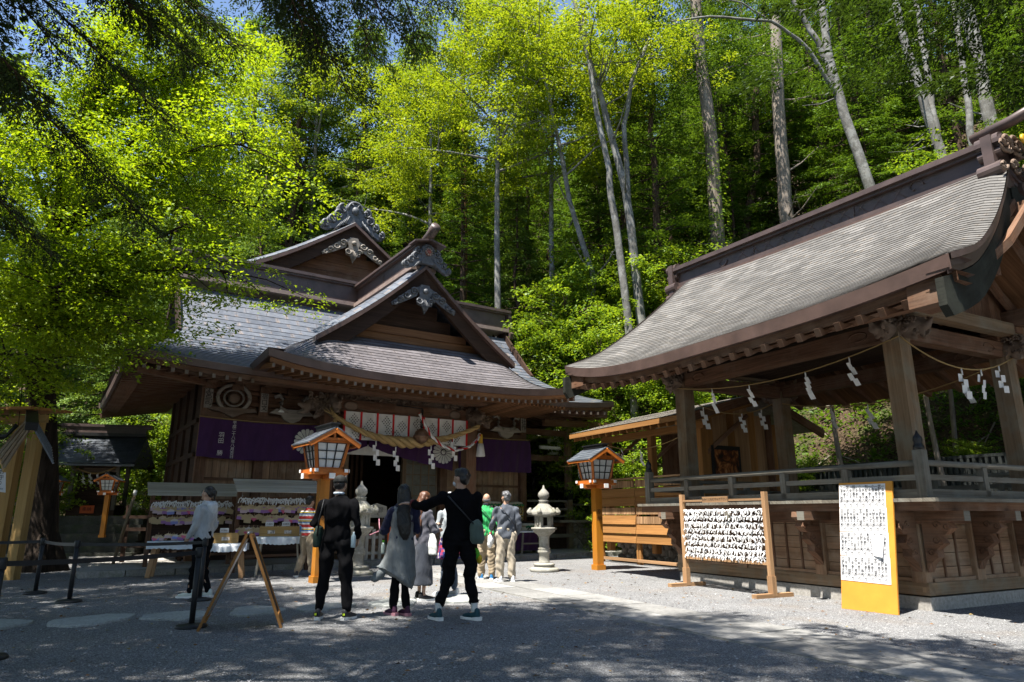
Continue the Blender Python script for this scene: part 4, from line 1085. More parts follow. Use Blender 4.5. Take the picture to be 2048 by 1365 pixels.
sagrope('streamer_rope', a(-4.99, .15, 3.86), a(0, .15, 3.84), .27, (.22, .41, .66, .83), 'straw rope with paper streamers across the front of the stage pavilion')
sagrope('streamer_rope', a(.0, .2, 3.84), a(.0, 3.25, 3.84), .34, (.48, .66, .84), 'straw rope with paper streamers on the near gable side of the pavilion')
sagrope('streamer_rope', a(-4.7, 3.06, 3.70), a(-.3, 3.06, 3.70), .3, (.28, .47, .9), 'straw rope with paper streamers along the rear of the stage pavilion')
sagrope('streamer_rope', a(-5.0, .4, 3.70), a(-5.0, 3.1, 3.75), .3, (.2, .62, .85), 'straw rope with paper streamers on the far side of the pavilion')

# ---------------- fence and retaining wall behind the pavilion ----------------
fen = thing('retaining_fence', 'long dark corrugated retaining fence behind the stage pavilion', 'fence', PV, PVR)
m = MB(); m.b2((-9.6, 7.6, -.3), (6, 7.9, 1.5)); m.build('retaining_wall', 'rubble', fen)
rib = MB(); rib.box((0, 0, 0), (.07, .05, 1.3))
rm = rib.mesh('rib')
for i in range(110): mkobj('rib', rm, 'dark_metal', fen, (-9.5 + .14 * i, 7.55, 1.95))
m = MB(); m.b2((-9.6, 7.52, 2.55), (6, 7.62, 2.62)); m.b2((-9.6, 7.58, 1.3), (6, 7.6, 2.6)); m.split('top_strip', 'dark_metal', fen)

# ---------------- low gallery building ----------------
low = thing('low_gallery', 'low open fronted wooden gallery with lean roof between shrine and pavilion', 'building', PV, PVR)
def lz(y): return 3.5 + (4.1 - 3.5) * (y - 1.2) / 2.2 if y < 3.4 else 4.1 - .75 * (y - 3.4) / 1.9
courses('roof_course', 'roof_low', low, 16, lambda s, t: (-8.15 + s * 2.6, 1.2 + 2.25 * t, lz(1.2 + 2.2 * t) + .02), 10, .005)
m = MB(); m.hexa([(-10.75, 3.45, 4.05), (-5.55, 3.45, 4.05), (-5.55, 5.4, 3.3), (-10.75, 5.4, 3.3)] + [(-10.75, 3.45, 4.13), (-5.55, 3.45, 4.13), (-5.55, 5.4, 3.38), (-10.75, 5.4, 3.38)]); m.build('roof_slope', 'roof_low', low)
m = MB(); m.hexa([(-10.72, 1.25, 3.40), (-5.6, 1.25, 3.40), (-5.6, 3.4, 3.98), (-10.72, 3.4, 3.98)] + [(-10.72, 1.25, 3.49), (-5.6, 1.25, 3.49), (-5.6, 3.4, 4.07), (-10.72, 3.4, 4.07)]); m.build('eave_soffit', 'wood_orange', low)
m = MB(); m.b2((-10.75, 1.19, 3.38), (-5.55, 1.23, 3.50)); m.build('eave_edge', 'wood_orange', low)
for q in (0, 1):
    m = MB(); m.beam((-5.56, 3.4, 4.05), (-5.56, 1.15 if q == 0 else 5.45, 3.4 if q == 0 else 3.22), .06, .2); m.split('bargeboard', 'wood_brown', low)
rb = MB(); rb.beam((0, 1.26, 3.33), (0, 3.3, 3.88), .06, .09); rm = rb.mesh('rafter')
for i in range(17): mkobj('rafter', rm, 'wood_orange', low, (-10.6 + .31 * i, 0, 0))
for x in (-10.2, -8.25, -6.4): m = MB(); m.box((x, 2.15, 1.9), (.17, .17, 3.2)); m.build('post', 'wood_orange', low)
for x in (-10.2, -8.25, -6.4): m = MB(); m.beam((x, 2.15, 2.6), (x + .5, 3.2, 3.6), .07, .09); m.build('brace', 'wood_brown', low)
m = MB(); m.b2((-10.4, 2.05, 3.26), (-6.2, 2.25, 3.42)); m.build('lintel', 'wood_orange', low)
for i in range(5):
    m = MB(); m.b2((-10.3 + i * .84, 4.2, 1.0), (-10.3 + i * .84 + .83, 4.24, 3.7)); m.build('plywood_sheet', 'wood_brown', low)
for i in range(10):   # boarded gable end
    y = 2.2 + .24 * i; m = MB(); m.b2((-6.36, y, 1.0), (-6.31, y + .235, min(lz(y), lz(y + .2)) - .15)); m.build('wall_board', 'wood_tan' if i % 3 else 'wood_orange', low)
m = MB(); m.b2((-10.4, 2.3, .5), (-6.25, 4.6, .62)); m.build('floor', 'wood_brown', low)
m = MB(); m.b2((-6.55, 3.9, 0), (-6.3, 5.0, 1.1)); m.build('base', 'wood_dark', low)
def rubble_wall(parent, p0, p1, z0, z1, dep=.12, sz=.3):
    """diamond-laid rubble stones proud of pale mortar."""
    p0, p1 = Vector(p0), Vector(p1); d = (p1 - p0); L = d.length; d.normalize(); out = Vector((d.y, -d.x, 0))
    m = MB(); m.hexa([p0 + Vector((0, 0, z0)) - out * .05, p1 + Vector((0, 0, z0)) - out * .05, p1 + Vector((0, 0, z0)) - out * .3, p0 + Vector((0, 0, z0)) - out * .3, p0 + Vector((0, 0, z1)) - out * .05, p1 + Vector((0, 0, z1)) - out * .05, p1 + Vector((0, 0, z1)) - out * .3, p0 + Vector((0, 0, z1)) - out * .3]); m.build('mortar_bed', 'mortar', parent)
    r = 0; z = z0 + sz * .35
    while z < z1 + .05:
        x = (sz * .55 if r % 2 else 0)
        while x < L:
            k = 7; m = MB(); vs = []; o0 = random.random()
            for lay, (sc, dp) in enumerate(((1, -.06), (.92, .0), (.6, .05))):
                for j in range(k):
                    a = 2 * math.pi * (j + o0 * .3) / k; rr = sz * .56 * (.86 + .2 * math.sin(j * 2.3 + o0 * 9)) * sc
                    q = p0 + d * (x + rr * math.cos(a)) + Vector((0, 0, min(max(z + rr * .85 * math.sin(a), z0), z1))) + out * dp; vs.append(q)
            fs = [(i + l * k, (i + 1) % k + l * k, (i + 1) % k + (l + 1) * k, i + (l + 1) * k) for l in range(2) for i in range(k)] + [tuple(range(2 * k, 3 * k))]
            m.add(vs, fs); m.build('stone', 'rubble', parent); x += sz * 1.13
        z += sz * .58; r += 1
rubble_wall(low, (-10.4, 2.62, 0), (-6.3, 2.62, 0), 0, .56, sz=.3)
rubble_wall(gal, (7.2, -.05, 0), (9.6, -.05, 0), 0, 1.0, sz=.36)
# board fence on legs in front of the low gallery
bf = thing('board_screen', 'tall screen of orange horizontal boards on legs in front of low gallery', 'screen', PV, PVR)
for (x0, x1) in ((-10.5, -8.85), (-8.83, -6.9)):
    for i in range(7):
        z = .54 + .235 * i; m = MB()
        if (i in (3, 6) or (i == 2 and x0 > -9)) :
            for k in range(int((x1 - x0) / .06)): m.b2((x0 + k * .06, 2.0, z + .02), (x0 + k * .06 + .045, 2.03, z + .2))
            m.build('slat_band', 'wood_tan', bf)
        else: m.hexa([(x0, 1.955, z), (x1, 1.955, z), (x1, 2.02, z), (x0, 2.02, z), (x0, 1.995, z + .228), (x1, 1.995, z + .228), (x1, 2.02, z + .228), (x0, 2.02, z + .228)]); m.build('board', 'wood_orange', bf)
    for x in (x0 + .04, x1 - .04): m = MB(); m.box((x, 2.06, .9), (.07, .07, 1.8)); m.build('leg', 'wood_orange', bf)
    m = MB(); m.box(((x0 + x1) / 2, 2.0, .1), (x1 - x0, .06, .07)); m.build('foot_rail', 'wood_tan', bf)
m = MB(); m.box((-8.7, 2.02, 2.2), (3.7, .16, .04)); m.build('top_shelf', 'wood_tan', bf)
sagrope('streamer_rope', a(-12.6, 2.0, 2.75), a(-10.1, 2.0, 3.2), .2, (.42, .62), 'thin rope with two paper streamers beside the stone lantern')
sagrope('streamer_rope', a(-10.1, 2.0, 3.2), a(-6.4, 2.0, 3.3), .3, (.2, .42, .85), 'thin rope with paper streamers along the low gallery front')
# framed painting on the gable end
pt_ = thing('framed_painting', 'dark framed painting with glowing orange scene on boarded gable end', 'painting', pvw(-6.27, 2.78, 2.5), PVR)
m = MB(); m.box((0, 0, 0), (.04, .92, .74)); m.build('picture_frame', 'black', pt_)
def paint():
    m = NT('painted scene'); o = m.obj(); n = m.noise(o, 3.2, 5, .6, 1.6)
    c = m.ramp(n, [(.38, (.012, .008, .006)), (.5, (.12, .035, .012)), (.6, (.42, .16, .05)), (.72, (.5, .3, .15))]); m.pbr(c, .3, .4); return m.m
m = MB(); m.box((.023, 0, -.02), (.006, .76, .58)); m.build('canvas', [paint()], pt_)

# ---------------- orange lanterns ----------------
def orange_lantern(loc, rz, label, sc=1.0, txt=True, small=False):
    t = thing('orange_lantern', label, 'lantern', loc, rz, 'orange wooden lanterns on posts'); t.scale = (sc, sc, sc)
    m = MB(); m.box((0, 0, 1.0), (.19, .19, 1.9)); m.box((0, 0, .06), (.25, .25, .12)); p = m.build('post', 'lacquer_post', t)
    if txt:
        text_mesh('lettering', ['奉', '納'], .14, 'ink', p, (.0965, 0, 1.28), (R(90), 0, R(90)), vertical=True, lead=1.1)
    m = MB()
    m.box((0, 0, 1.98), (.86, .12, .10)); m.box((0, 0, 1.985), (.12, .86, .10)); m.box((0, 0, 2.04), (.7, .7, .05))
    for sx in (-.3, .3): m.box((sx, 0, 2.085), (.07, .76, .06)); m.box((0, sx, 2.09), (.76, .07, .06))
    m.build('tray', 'lacquer', t)
    m = MB()
    for sx, sy in ((1, 0), (-1, 0), (0, 1), (0, -1)):
        m.box((sx * .433, sy * .433, 1.985), (.014 if sx else .122, .014 if sy else .122, .102))
        for q in (-.3, .3): m.box((sx * .383 + (q if sy else 0), sy * .383 + (q if sx else 0), 2.09), (.012 if sx else .072, .012 if sy else .072, .062))
    m.split('end_cap', 'white', t)
    # tapered box: narrower at the foot
    b0, b1, za, zb = .24, .33, 2.12, 2.66
    m = MB()
    for sx in (-1, 1):
        for sy in (-1, 1): m.beam((sx * b0, sy * b0, za), (sx * b1, sy * b1, zb), .06, .06, up=(sx, -sy, 0))
    for z, b_ in ((za, b0), (zb, b1)):
        for s in (-1, 1): m.box((0, s * b_, z), (2 * b_, .07, .07)); m.box((s * b_, 0, z + .001), (.07, 2 * b_, .068))
    m.build('frame', 'lacquer', t)
    for ang in (0, 90, 180, 270):
        mt = Matrix.Rotation(R(ang), 4, 'Z'); a0, a1 = b0 - .03, b1 - .03
        m = MB(); m.hexa([mt @ Vector(p) for p in ((b0 - .02, -a0, za + .03), (b0 - .01, -a0, za + .03), (b0 - .01, a0, za + .03), (b0 - .02, a0, za + .03), (b1 - .02, -a1, zb - .03), (b1 - .01, -a1, zb - .03), (b1 - .01, a1, zb - .03), (b1 - .02, a1, zb - .03))]); pn = m.build('pane', 'glasspane', t)
        m = MB()
        for k in range(4):
            f = -1 + 2 * k / 3; m.beam(mt @ Vector((b0 + .005, a0 * f, za + .03)), mt @ Vector((b1 + .005, a1 * f, zb - .03)), .018, .02)
        for k in range(1, 4):
            q = k / 4 if k else 0; q = k / 3.0 if k < 3 else .985; x = b0 + (b1 - b0) * q + .006; y = a0 + (a1 - a0) * q; z = za + .03 + (zb - za - .06) * q
            m.beam(mt @ Vector((x, -y, z)), mt @ Vector((x, y, z)), .018, .018)
        m.build('grille', 'black', pn)
    # little gabled roof, ridge along x
    for s in (-1, 1):
        for i in range(5):
            a, b_ = i / 5, (i + 1) / 5
            y0, y1 = .52 - .50 * a, .52 - .50 * b_; zz0, zz1 = 2.60 + .30 * a, 2.60 + .30 * b_
            m = MB(); m.hexa([(-.52, s * y0, zz0), (.52, s * y0, zz0), (.52, s * y1, zz1), (-.52, s * y1, zz1), (-.52, s * y0, zz0 + .03), (.52, s * y0, zz0 + .03), (.52, s * y1, zz1 + .018), (-.52, s * y1, zz1 + .018)][::1 if s < 0 else 1]); m.build('roof_board', 'roof_black', t)
        m = MB()
        for x in (-.49, .49): m.beam((x, s * .51, 2.56), (x, 0, 2.86), .05, .085)
        m.beam((-.5, s * .485, 2.575), (.5, s * .485, 2.575), .04, .05); m.split('barge', 'lacquer', t)
    m = MB(); m.beam((-.42, 0, 2.95), (.42, 0, 2.95), .15, .08); m.beam((-.47, 0, 3.0), (.47, 0, 3.0), .19, .025); m.build('roof_ridge', 'black', t)
    m = MB(); m.box((0, 0, 2.72), (.8, .06, .06)); m.box((.42, 0, 2.77), (.05, .05, .12)); m.box((.42, 0, 2.69), (.05, .44, .05)); m.box((-.42, 0, 2.69), (.05, .44, .05)); m.build('gable_frame', 'lacquer', t)
    return t
orange_lantern((2.04, 16.9, 0), PVR, 'orange lantern with characters on its post, beside the right stone lantern', .97)
ol = orange_lantern((-3.72, 13.75, 0), PVR + R(8), 'orange lantern on a yellow post behind the man in the black cap', 1.0)
m = MB()
for k in range(9): a = R(20 + 17.5 * k); m.tube([(.1, 0, 1.45), (.1, .07 * math.cos(a), 1.45 + .09 * math.sin(a))], .008, 4)
m.tube([(.1, 0, 1.36), (.1, 0, 1.45)], .01, 4); m.build('painted_leaf', 'ink', ol)
orange_lantern((-11.9, 20.6, .62), R(-80), 'small orange lantern right of the little dark shrine', .62, False)
orange_lantern((-13.75, 20.9, .62), R(-80), 'small orange lantern half hidden by the big trunk', .62, False)

# ---------------- stone lanterns ----------------
def stone_lantern(loc, rz, label, sc):
    t = thing('stone_lantern', label, 'stone lantern', loc, rz, 'stone lanterns before the shrine'); t.scale = (sc, sc, sc)
    def part(name, prof, n=24, **kw): m = MB(); m.lathe(prof, n=n, **kw); return m.build(name, 'granite', t)
    part('base', [(.30, -.03), (.33, .02), (.33, .06), (.30, .09), (.24, .10), (.22, .14), (.25, .15), (.22, .19), (.14, .20)], 24, lobes=16, lobe=.06)
    part('shaft', [(.14, .19), (.125, .22), (.118, .40), (.15, .42), (.155, .46), (.13, .50), (.15, .52), (.12, .56), (.125, .78), (.14, .82)])
    part('platform', [(.13, .80), (.16, .84), (.24, .90), (.26, .95), (.29, .955), (.29, 1.0), (.2, 1.01)], 24, lobes=12, lobe=.07)
    m = MB()
    for k in range(6):
        a0, a1 = R(60 * k), R(60 * k + 60); p0, p1 = Vector((.185 * math.cos(a0), .185 * math.sin(a0), 0)), Vector((.185 * math.cos(a1), .185 * math.sin(a1), 0))
        m.beam(p0 + Vector((0, 0, .99)), p0 + Vector((0, 0, 1.29)), .07, .07, up=(math.cos(a0), math.sin(a0), 0))
        if k % 2 == 0:
            for z in (1.01, 1.27): m.beam(p0 + Vector((0, 0, z)), p1 + Vector((0, 0, z)), .06, .07)
        else:
            m.beam(p0 + Vector((0, 0, 1.14)), p1 + Vector((0, 0, 1.14)), .05, .3); c = (p0 + p1) / 2 * 1.16; m.box((c.x, c.y, 1.14), (.05, .05, .14), rz=math.atan2(c.y, c.x))
    m.build('firebox', 'granite', t)
    m = MB(); m.lathe([(.12, 1.0), (.12, 1.28)], n=6); m.build('firebox_shade', 'dark_void', t)  # black cylinder stands in for the shade inside the hollow firebox
    prm = [('loft', [((0, 0, 1.27), .2, .2), ((0, 0, 1.29), .30, .30), ((0, 0, 1.36), .29, .29), ((0, 0, 1.45), .22, .22), ((0, 0, 1.53), .14, .14), ((0, 0, 1.57), .1, .1)], 24)]
    for k in range(6):
        a = R(60 * k); c, s = math.cos(a), math.sin(a)
        prm += [('cap', (.12 * c, .12 * s, 1.5), .04, (.27 * c, .27 * s, 1.35), .05), ('cap', (.27 * c, .27 * s, 1.34), .05, (.36 * c, .36 * s, 1.35), .055), ('cap', (.37 * c, .37 * s, 1.36), .05, (.33 * c, .33 * s, 1.43), .035)]
    blob('cap', prm, M['granite'], t, .014, 3)
    part('finial', [(.09, 1.55), (.12, 1.57), (.10, 1.60), (.13, 1.63), (.08, 1.65), (.10, 1.67), (.135, 1.73), (.13, 1.80), (.07, 1.87), (.03, 1.91), (.02, 1.97), (.005, 1.99)])
    return t
stone_lantern((.74, 16.4, 0), R(10), 'weathered stone lantern standing right of the two men', .97)
stone_lantern((-3.34, 15.5, 0), R(-5), 'weathered stone lantern standing right of the man in the black cap', 1.0)

# ---------------- curtains, rope and bell of the porch ----------------
def shthing(name, label, cat, group=None): return thing(name, label, cat, SH, SHR, group)
def cloth_grid(x0, x1, ztop, zbot, y, amp, nx, nz, ph=0.0, f=9.0):
    amp *= 1.5
    m = MB(); P = []
    for j in range(nz + 1):
        q = j / nz; row = []
        for i in range(nx + 1):
            x = x0 + (x1 - x0) * i / nx; a, b_ = ztop(x), zbot(x)
            row.append((x, y + amp * math.sin(f * x + ph + .8 * q) * (.3 + .7 * q) + amp * .5 * math.sin(2.3 * f * x + 3 * q), a + (b_ - a) * q))
        P.append(row)
    m.grid(P); return m
def flower(parent, x, y, z, r, mat='carve_pale'):
    m = MB()
    for k in range(16):
        a0 = 2 * math.pi * k / 16; out = []
        for (rr, w) in ((.28, .03), (.6, .075), (.85, .12), (.97, .09), (1.0, 0), (.97, -.09), (.85, -.12), (.6, -.075), (.28, -.03)):
            out.append((x + r * (rr * math.cos(a0) - w * 1.25 * math.sin(a0)), z + r * (rr * math.sin(a0) + w * 1.25 * math.cos(a0))))
        m.prism(out, .012, Matrix.Translation((0, y, 0)))
    m.lathe([(r * .2, -.006), (r * .2, .006)], n=14); 
    for i in range(len(m.v) - 28, len(m.v)): a = m.v[i]; m.v[i] = (x + a[0], y - a[2], z + a[1])
    return m.build('chrysanthemum_crest', 'white_cloth', parent)
cu = shthing('purple_curtain', 'long purple curtain with white writing on the left of the hall', 'curtain')
cloth_grid(-5.28, -2.1, lambda x: 3.74 - .05 * math.sin((x + 5.28) * 1.0), lambda x: 2.70 + .03 * math.sin(x * 2), -.3, .03, 60, 8).build('cloth', 'purple', cu)
m = MB(); m.tube([(-5.3 + .32 * k, -.3, 3.77 - .05 * math.sin(.32 * k)) for k in range(11)], .014, 5); m.build('hanging_cord', 'straw', cu)
flower(cu, -2.45, -.36, 3.25, .36)
text_mesh('lettering', list('平成二十八年八月吉日'), .105, 'white_cloth', cu, (-4.42, -.37, 3.19), (R(90), 0, 0), vertical=True, lead=.95)
text_mesh('lettering', list('羽田　勝'), .15, 'white_cloth', cu, (-4.72, -.37, 3.06), (R(90), 0, 0), vertical=True, lead=1.05)
cu = shthing('purple_curtain', 'plain purple curtain right of the entrance behind the sake barrels', 'curtain')
cloth_grid(2.45, 5.28, lambda x: 3.72 - .04 * math.sin((x - 2.4) * 1.1), lambda x: 2.64, -.3, .03, 50, 8, 1.0).build('cloth', 'purple', cu)
m = MB(); m.tube([(2.4 + .29 * k, -.3, 3.75 - .04 * math.sin(.32 * k)) for k in range(11)], .014, 5); m.build('hanging_cord', 'straw', cu)
cu = shthing('gathered_curtain', 'purple curtain gathered up above the open entrance', 'curtain')
cloth_grid(-2.0, -.75, lambda x: 3.6, lambda x: 2.78 + .42 * ((x + 2.0) / 1.25) ** 1.2, -.62, .03, 24, 10, 0, 14).build('cloth', 'purple', cu)
cloth_grid(-.7, 2.1, lambda x: 3.72, lambda x: 3.2 - .62 * ((x + .7) / 2.8) ** .8, -.62, .03, 40, 10, 2, 11).build('cloth', 'purple', cu)
flower(cu, 1.72, -.69, 3.14, .36)
m = MB(); m.b2((-1.9, -.5, 2.95), (1.9, -.48, 3.25))
m.build('inner_white_band', 'white_cloth', cu)
cu = shthing('entrance_curtain', 'white curtain with red ribbons and dark crests across the porch', 'curtain')
def crest(parent, x, y, z, r):
    m = MB()
    for i in range(4):
        for j in range(4):
            cx, cz = (i - j) * .25 * r, (i + j - 3) * .25 * r * 1.15; q = .105 * r
            m.prism([(x + cx - q, z + cz), (x + cx, z + cz - q * 1.2), (x + cx + q, z + cz), (x + cx, z + cz + q * 1.2)], .006, Matrix.Translation((0, y, 0)))
    m.build('diamond_crest', 'ink', parent)
nb = 8; wP = 3.84 / nb
for i in range(nb):
    x0 = -1.85 + wP * i; drop = .62 + .08 * ((i * 7) % 3) * .5
    cloth_grid(x0 + .01, x0 + wP - .01, lambda x: 4.02, lambda x: 4.02 - .74 - .03 * math.sin(i), -1.62, .012, 10, 8, i).build('cloth_panel', 'white_cloth', cu)
    crest(cu, x0 + wP * .5 + .03, -1.655, 3.80 - .10 * (i % 2), .17); crest(cu, x0 + wP * (.22 if i % 2 else .78), -1.655, 3.43 + .05 * (i % 3), .17)
for i in range(nb + 1):
    x0 = -1.85 + wP * i; m = MB(); m.box((x0, -1.645, 3.64), (.055, .012, .78)); m.build('ribbon', 'red', cu)
# twisted straw rope
rp = shthing('sacred_rope', 'thick twisted straw rope with white paper streamers across the porch', 'rope')
def ropept(k): return Vector((-2.25 + 4.55 * k, -1.86, 3.86 - .62 * 4 * k * (1 - k) * (1 - .25 * (k - .5))))
for st in (0, 1, 2):
    pts = []; rad = []
    for i in range(70):
        k = i / 69; c = ropept(k); th = .055 + .085 * math.exp(-((k - .5) / .23) ** 2); a = k * 34 + st * 2.094
        pts.append(c + Vector((0, math.cos(a) * th * .62, math.sin(a) * th * .62))); rad.append(th * .66)
    m = MB(); m.tube(pts, rad, 7); m.build('rope_strand', 'straw', rp)
m = MB()
for k in range(26):
    a = random.random() * 6.28; m.tube([(-2.2, -1.88, 3.8), (-2.2 + .06 * math.cos(a), -1.88 + .06 * math.sin(a), 3.6), (-2.2 + .11 * math.cos(a), -1.88 + .1 * math.sin(a), 3.12 + random.random() * .1)], [.02, .02, .008], 4)
for k in range(20):
    a = random.random() * 6.28; m.tube([(-2.25, -1.88, 3.85), (-2.38 + .16 * math.cos(a), -1.9 + .05 * math.sin(a), 3.98 + .1 * math.sin(a))], [.02, .006], 4)
m.build('straw_tassel', 'straw', rp, kind='stuff')
for k, z in ((.27, -.12), (.40, -.16), (.64, -.12), (.8, -.05)):
    p = ropept(k); o = mkobj('paper_streamer', SHM[int(k * 10) % 4], 'paper', rp, (p.x, p.y - .06, p.z + z), .3); o.scale = (1.35, 1.35, 1.45)
bl = shthing('shrine_bell', 'round bronze bell hanging in front of the white porch curtain', 'bell')
m = MB(); v, f = _ell((.28, -2.06, 3.42), (.21, .21, .22), None, 20); m.add(v, f, smooth=True); m.lathe([(.22, 3.36), (.235, 3.38), (.235, 3.42), (.22, 3.44)], (.28, -2.06, 0), 20); m.build('bell', 'bronze', bl)
m = MB(); m.tube([(.28, -2.06, 3.6), (.28, -2.06, 4.2)], .02, 6)
for k in range(7): m.tube([(.28 + .04 * math.cos(t), -2.06 + .02 * (k % 2), 3.66 + .08 * k + .035 * math.sin(t)) for t in [i * .785 for i in range(9)]], .012, 4)
m.tube([(.28, -2.06, 4.2), (.1, -1.6, 4.3), (-.3, -1.55, 4.32)], .018, 5); m.build('chain', 'black', bl)
cd = shthing('bell_cord', 'red and white braided bell cord looped to the right pillar with tassel', 'cord')
P = [Vector(p) for p in ((.18, -2.1, 4.05), (.3, -2.2, 3.75), (.52, -2.22, 3.42), (.9, -2.2, 3.16), (1.35, -2.15, 3.06), (1.85, -2.05, 3.2), (2.2, -1.95, 3.45), (2.38, -1.78, 3.66))]
fine = []
for i in range(len(P) - 1):
    for k in range(8): fine.append(P[i].lerp(P[i + 1], k / 8))
for st in range(3):
    m = MB(); m.tube([c + Vector((.02 * math.sin(i * .75 + st * 2.09), .028 * math.cos(i * .75 + st * 2.09), .02 * math.sin(i * .75 + st * 2.09 + 1))) for i, c in enumerate(fine)], .028, 5); m.build('cord_strand', 'red' if st == 0 else 'white_cloth', cd)
m = MB(); m.lathe([(.05, 3.64), (.065, 3.6), (.07, 3.38), (.075, 3.34)], (2.42, -1.75, 0), 10); m.build('tassel_head', 'gold', cd)
m = MB(); m.lathe([(.075, 3.35), (.10, 3.2), (.13, 2.98), (.12, 2.96)], (2.42, -1.75, 0), 14, lobes=10, lobe=.12); m.build('tassel_fringe', 'white_cloth', cd)

# ---------------- sake barrels ----------------
def barrel(x, y, z, label, r=.31, h=.6):
    t = thing('sake_barrel', label, 'barrel', shw(x, y, z), SHR, 'straw wrapped sake barrels')
    m = MB(); m.lathe([(r * .86, 0), (r * .98, h * .1), (r * 1.03, h * .5), (r * .98, h * .9), (r * .88, h), (r * .5, h + .02)], n=22); m.build('barrel_body', plain('barrel wrap', (.50, .45, .33), .8, .2, var=.15, scale=14, bump=.2) if 'barrel wrap' not in bpy.data.materials else bpy.data.materials['barrel wrap'], t)
    m = MB()
    for zz in (.1, .88):
        m.tube([(r * 1.0 * math.cos(a), r * 1.0 * math.sin(a), h * zz) for a in [k * .3 for k in range(22)]], .016, 5)
    m.build('barrel_rope', 'straw', t)
    def wrap(me):   # bend a flat text round the barrel
        for v in me.vertices:
            a = v.co.x / r; rr = r * 1.045 + v.co.z; v.co = (rr * math.sin(a), -rr * math.cos(a), v.co.y)
        me.update()
    b_ = text_mesh('gold_character', '笹', .40, 'gold', t, (0, 0, 0), (0, 0, 0), ext=.002); wrap(b_.data)  # gold strokes printed behind the black character
    b_.location = (.02, .01, h * .46); b_.scale = (1.06, 1.03, 1.1)
    o = text_mesh('character', '笹', .40, 'ink', t, (0, 0, 0), (0, 0, 0), ext=.004); wrap(o.data); o.location = (0, -.006, h * .48)
    m = MB()
    for k in range(9):
        a = R(-90 - 40 + 10 * k); c = Vector((r * 1.04 * math.cos(a), r * 1.04 * math.sin(a), h * (.83 + .04 * (k % 2)))); v, f = _ell(c, (.035, .035, .03), None, 6); m.add(v, f)
    m.build('green_crest', plain('barrel green', (.02, .16, .06), .6) if 'barrel green' not in bpy.data.materials else bpy.data.materials['barrel green'], t)
    return t
barrel(3.33, -.95, 1.05, 'upper sake barrel behind the bald man in green'); barrel(4.42, -.55, 1.05, 'upper sake barrel right of the grey jacket man\'s head', r=.32)
barrel(4.42, -1.35, .43, 'lower sake barrel above the small white table', r=.28, h=.55)
st_ = shthing('barrel_stand', 'dark wooden stand carrying the sake barrels', 'stand')
m = MB(); m.b2((2.8, -1.2, .98), (4.85, -.15, 1.05)); m.b2((3.9, -1.75, .36), (4.85, -1.0, .43)); m.split('shelf', 'wood_dark', st_)
for x, y in ((2.85, -1.15), (4.8, -.2), (2.85, -.2), (4.8, -1.15)): m = MB(); m.box((x, y, .55), (.08, .08, .87)); m.build('leg', 'wood_dark', st_)
tb = shthing('small_white_table', 'small white table draped with purple cloth below the barrels', 'table')
m = MB(); m.b2((3.55, -2.2, .74), (4.75, -1.7, .78)); m.build('table_top', 'tablecloth', tb)
cloth_grid(3.6, 4.5, lambda x: .73, lambda x: .2, -1.78, .02, 20, 5).build('purple_drape', 'purple', tb)
for x in (3.65, 4.65):
    for y in (-2.15, -1.75): m = MB(); m.beam((x, y, .12), (x + (.05 if x < 4 else -.05), y, .74), .045, .045); m.build('leg', 'wood_grey', tb)
m = MB(); m.box((4.15, -2.15, .42), (1.0, .04, .04)); m.build('stretcher', 'wood_grey', tb)
# notice boards and picket fence in front of the stairs
ob = shthing('orange_notice', 'red orange notice board with dark spots beside the picket fence', 'notice board')
m = MB(); m.box((-.42, -2.1, .77), (.46, .03, .66), rot=Matrix.Rotation(R(-6), 3, 'X')); m.build('board', plain('vermilion board', (.62, .10, .015), .5, .3), ob)
m = MB(); rs = random.Random(4)
for k in range(8): m.box((-.42 + rs.uniform(-.16, .16), -2.13 - .02 * rs.random(), .55 + .06 * k), (.035, .012, .03))
m.build('spots', 'ink', ob, kind='stuff')
for x in (-.67, -.17): m = MB(); m.box((x, -2.1, .58), (.04, .05, 1.0)); m.build('leg', 'wood_dark', ob)
wb = shthing('white_sign', 'pale five sided sign with writing on the steps behind the woman', 'sign')
m = MB(); m.prism([(-.3, -.18), (.3, -.18), (.29, .12), (0, .2), (-.29, .12)], .03, Matrix.Translation((-.82, -1.7, 1.36))); m.build('panel', 'wood_pale', wb)
text_mesh('lettering', '参拝の作法\n二礼二拍手\n一礼', .075, 'ink', wb, (-.82, -1.725, 1.34), (R(90), 0, 0))
for x in (-1.0, -.64): m = MB(); m.box((x, -1.68, .66), (.04, .04, 1.1)); m.build('leg', 'wood_brown', wb)
pf = shthing('picket_fence', 'low pale picket fence beside the left stone lantern', 'fence')
for k in range(7): m = MB(); m.box((-1.75 + .19 * k, -2.0, .5), (.09, .03, .78)); m.build('picket', 'wood_pale', pf)
for z in (.28, .68): m = MB(); m.box((-1.2, -1.97, z), (1.3, .03, .07)); m.split('fence_rail', 'wood_pale', pf)
nt_ = shthing('paper_notice', 'small white paper notice with writing on the picket fence', 'notice')
m = MB(); m.box((-1.62, -2.03, .55), (.2, .006, .27)); m.build('sheet', 'paper', nt_); text_mesh('lettering', 'お願い\nここから先は\nご遠慮下さい', .035, 'ink', nt_, (-1.62, -2.034, .55), (R(90), 0, 0))

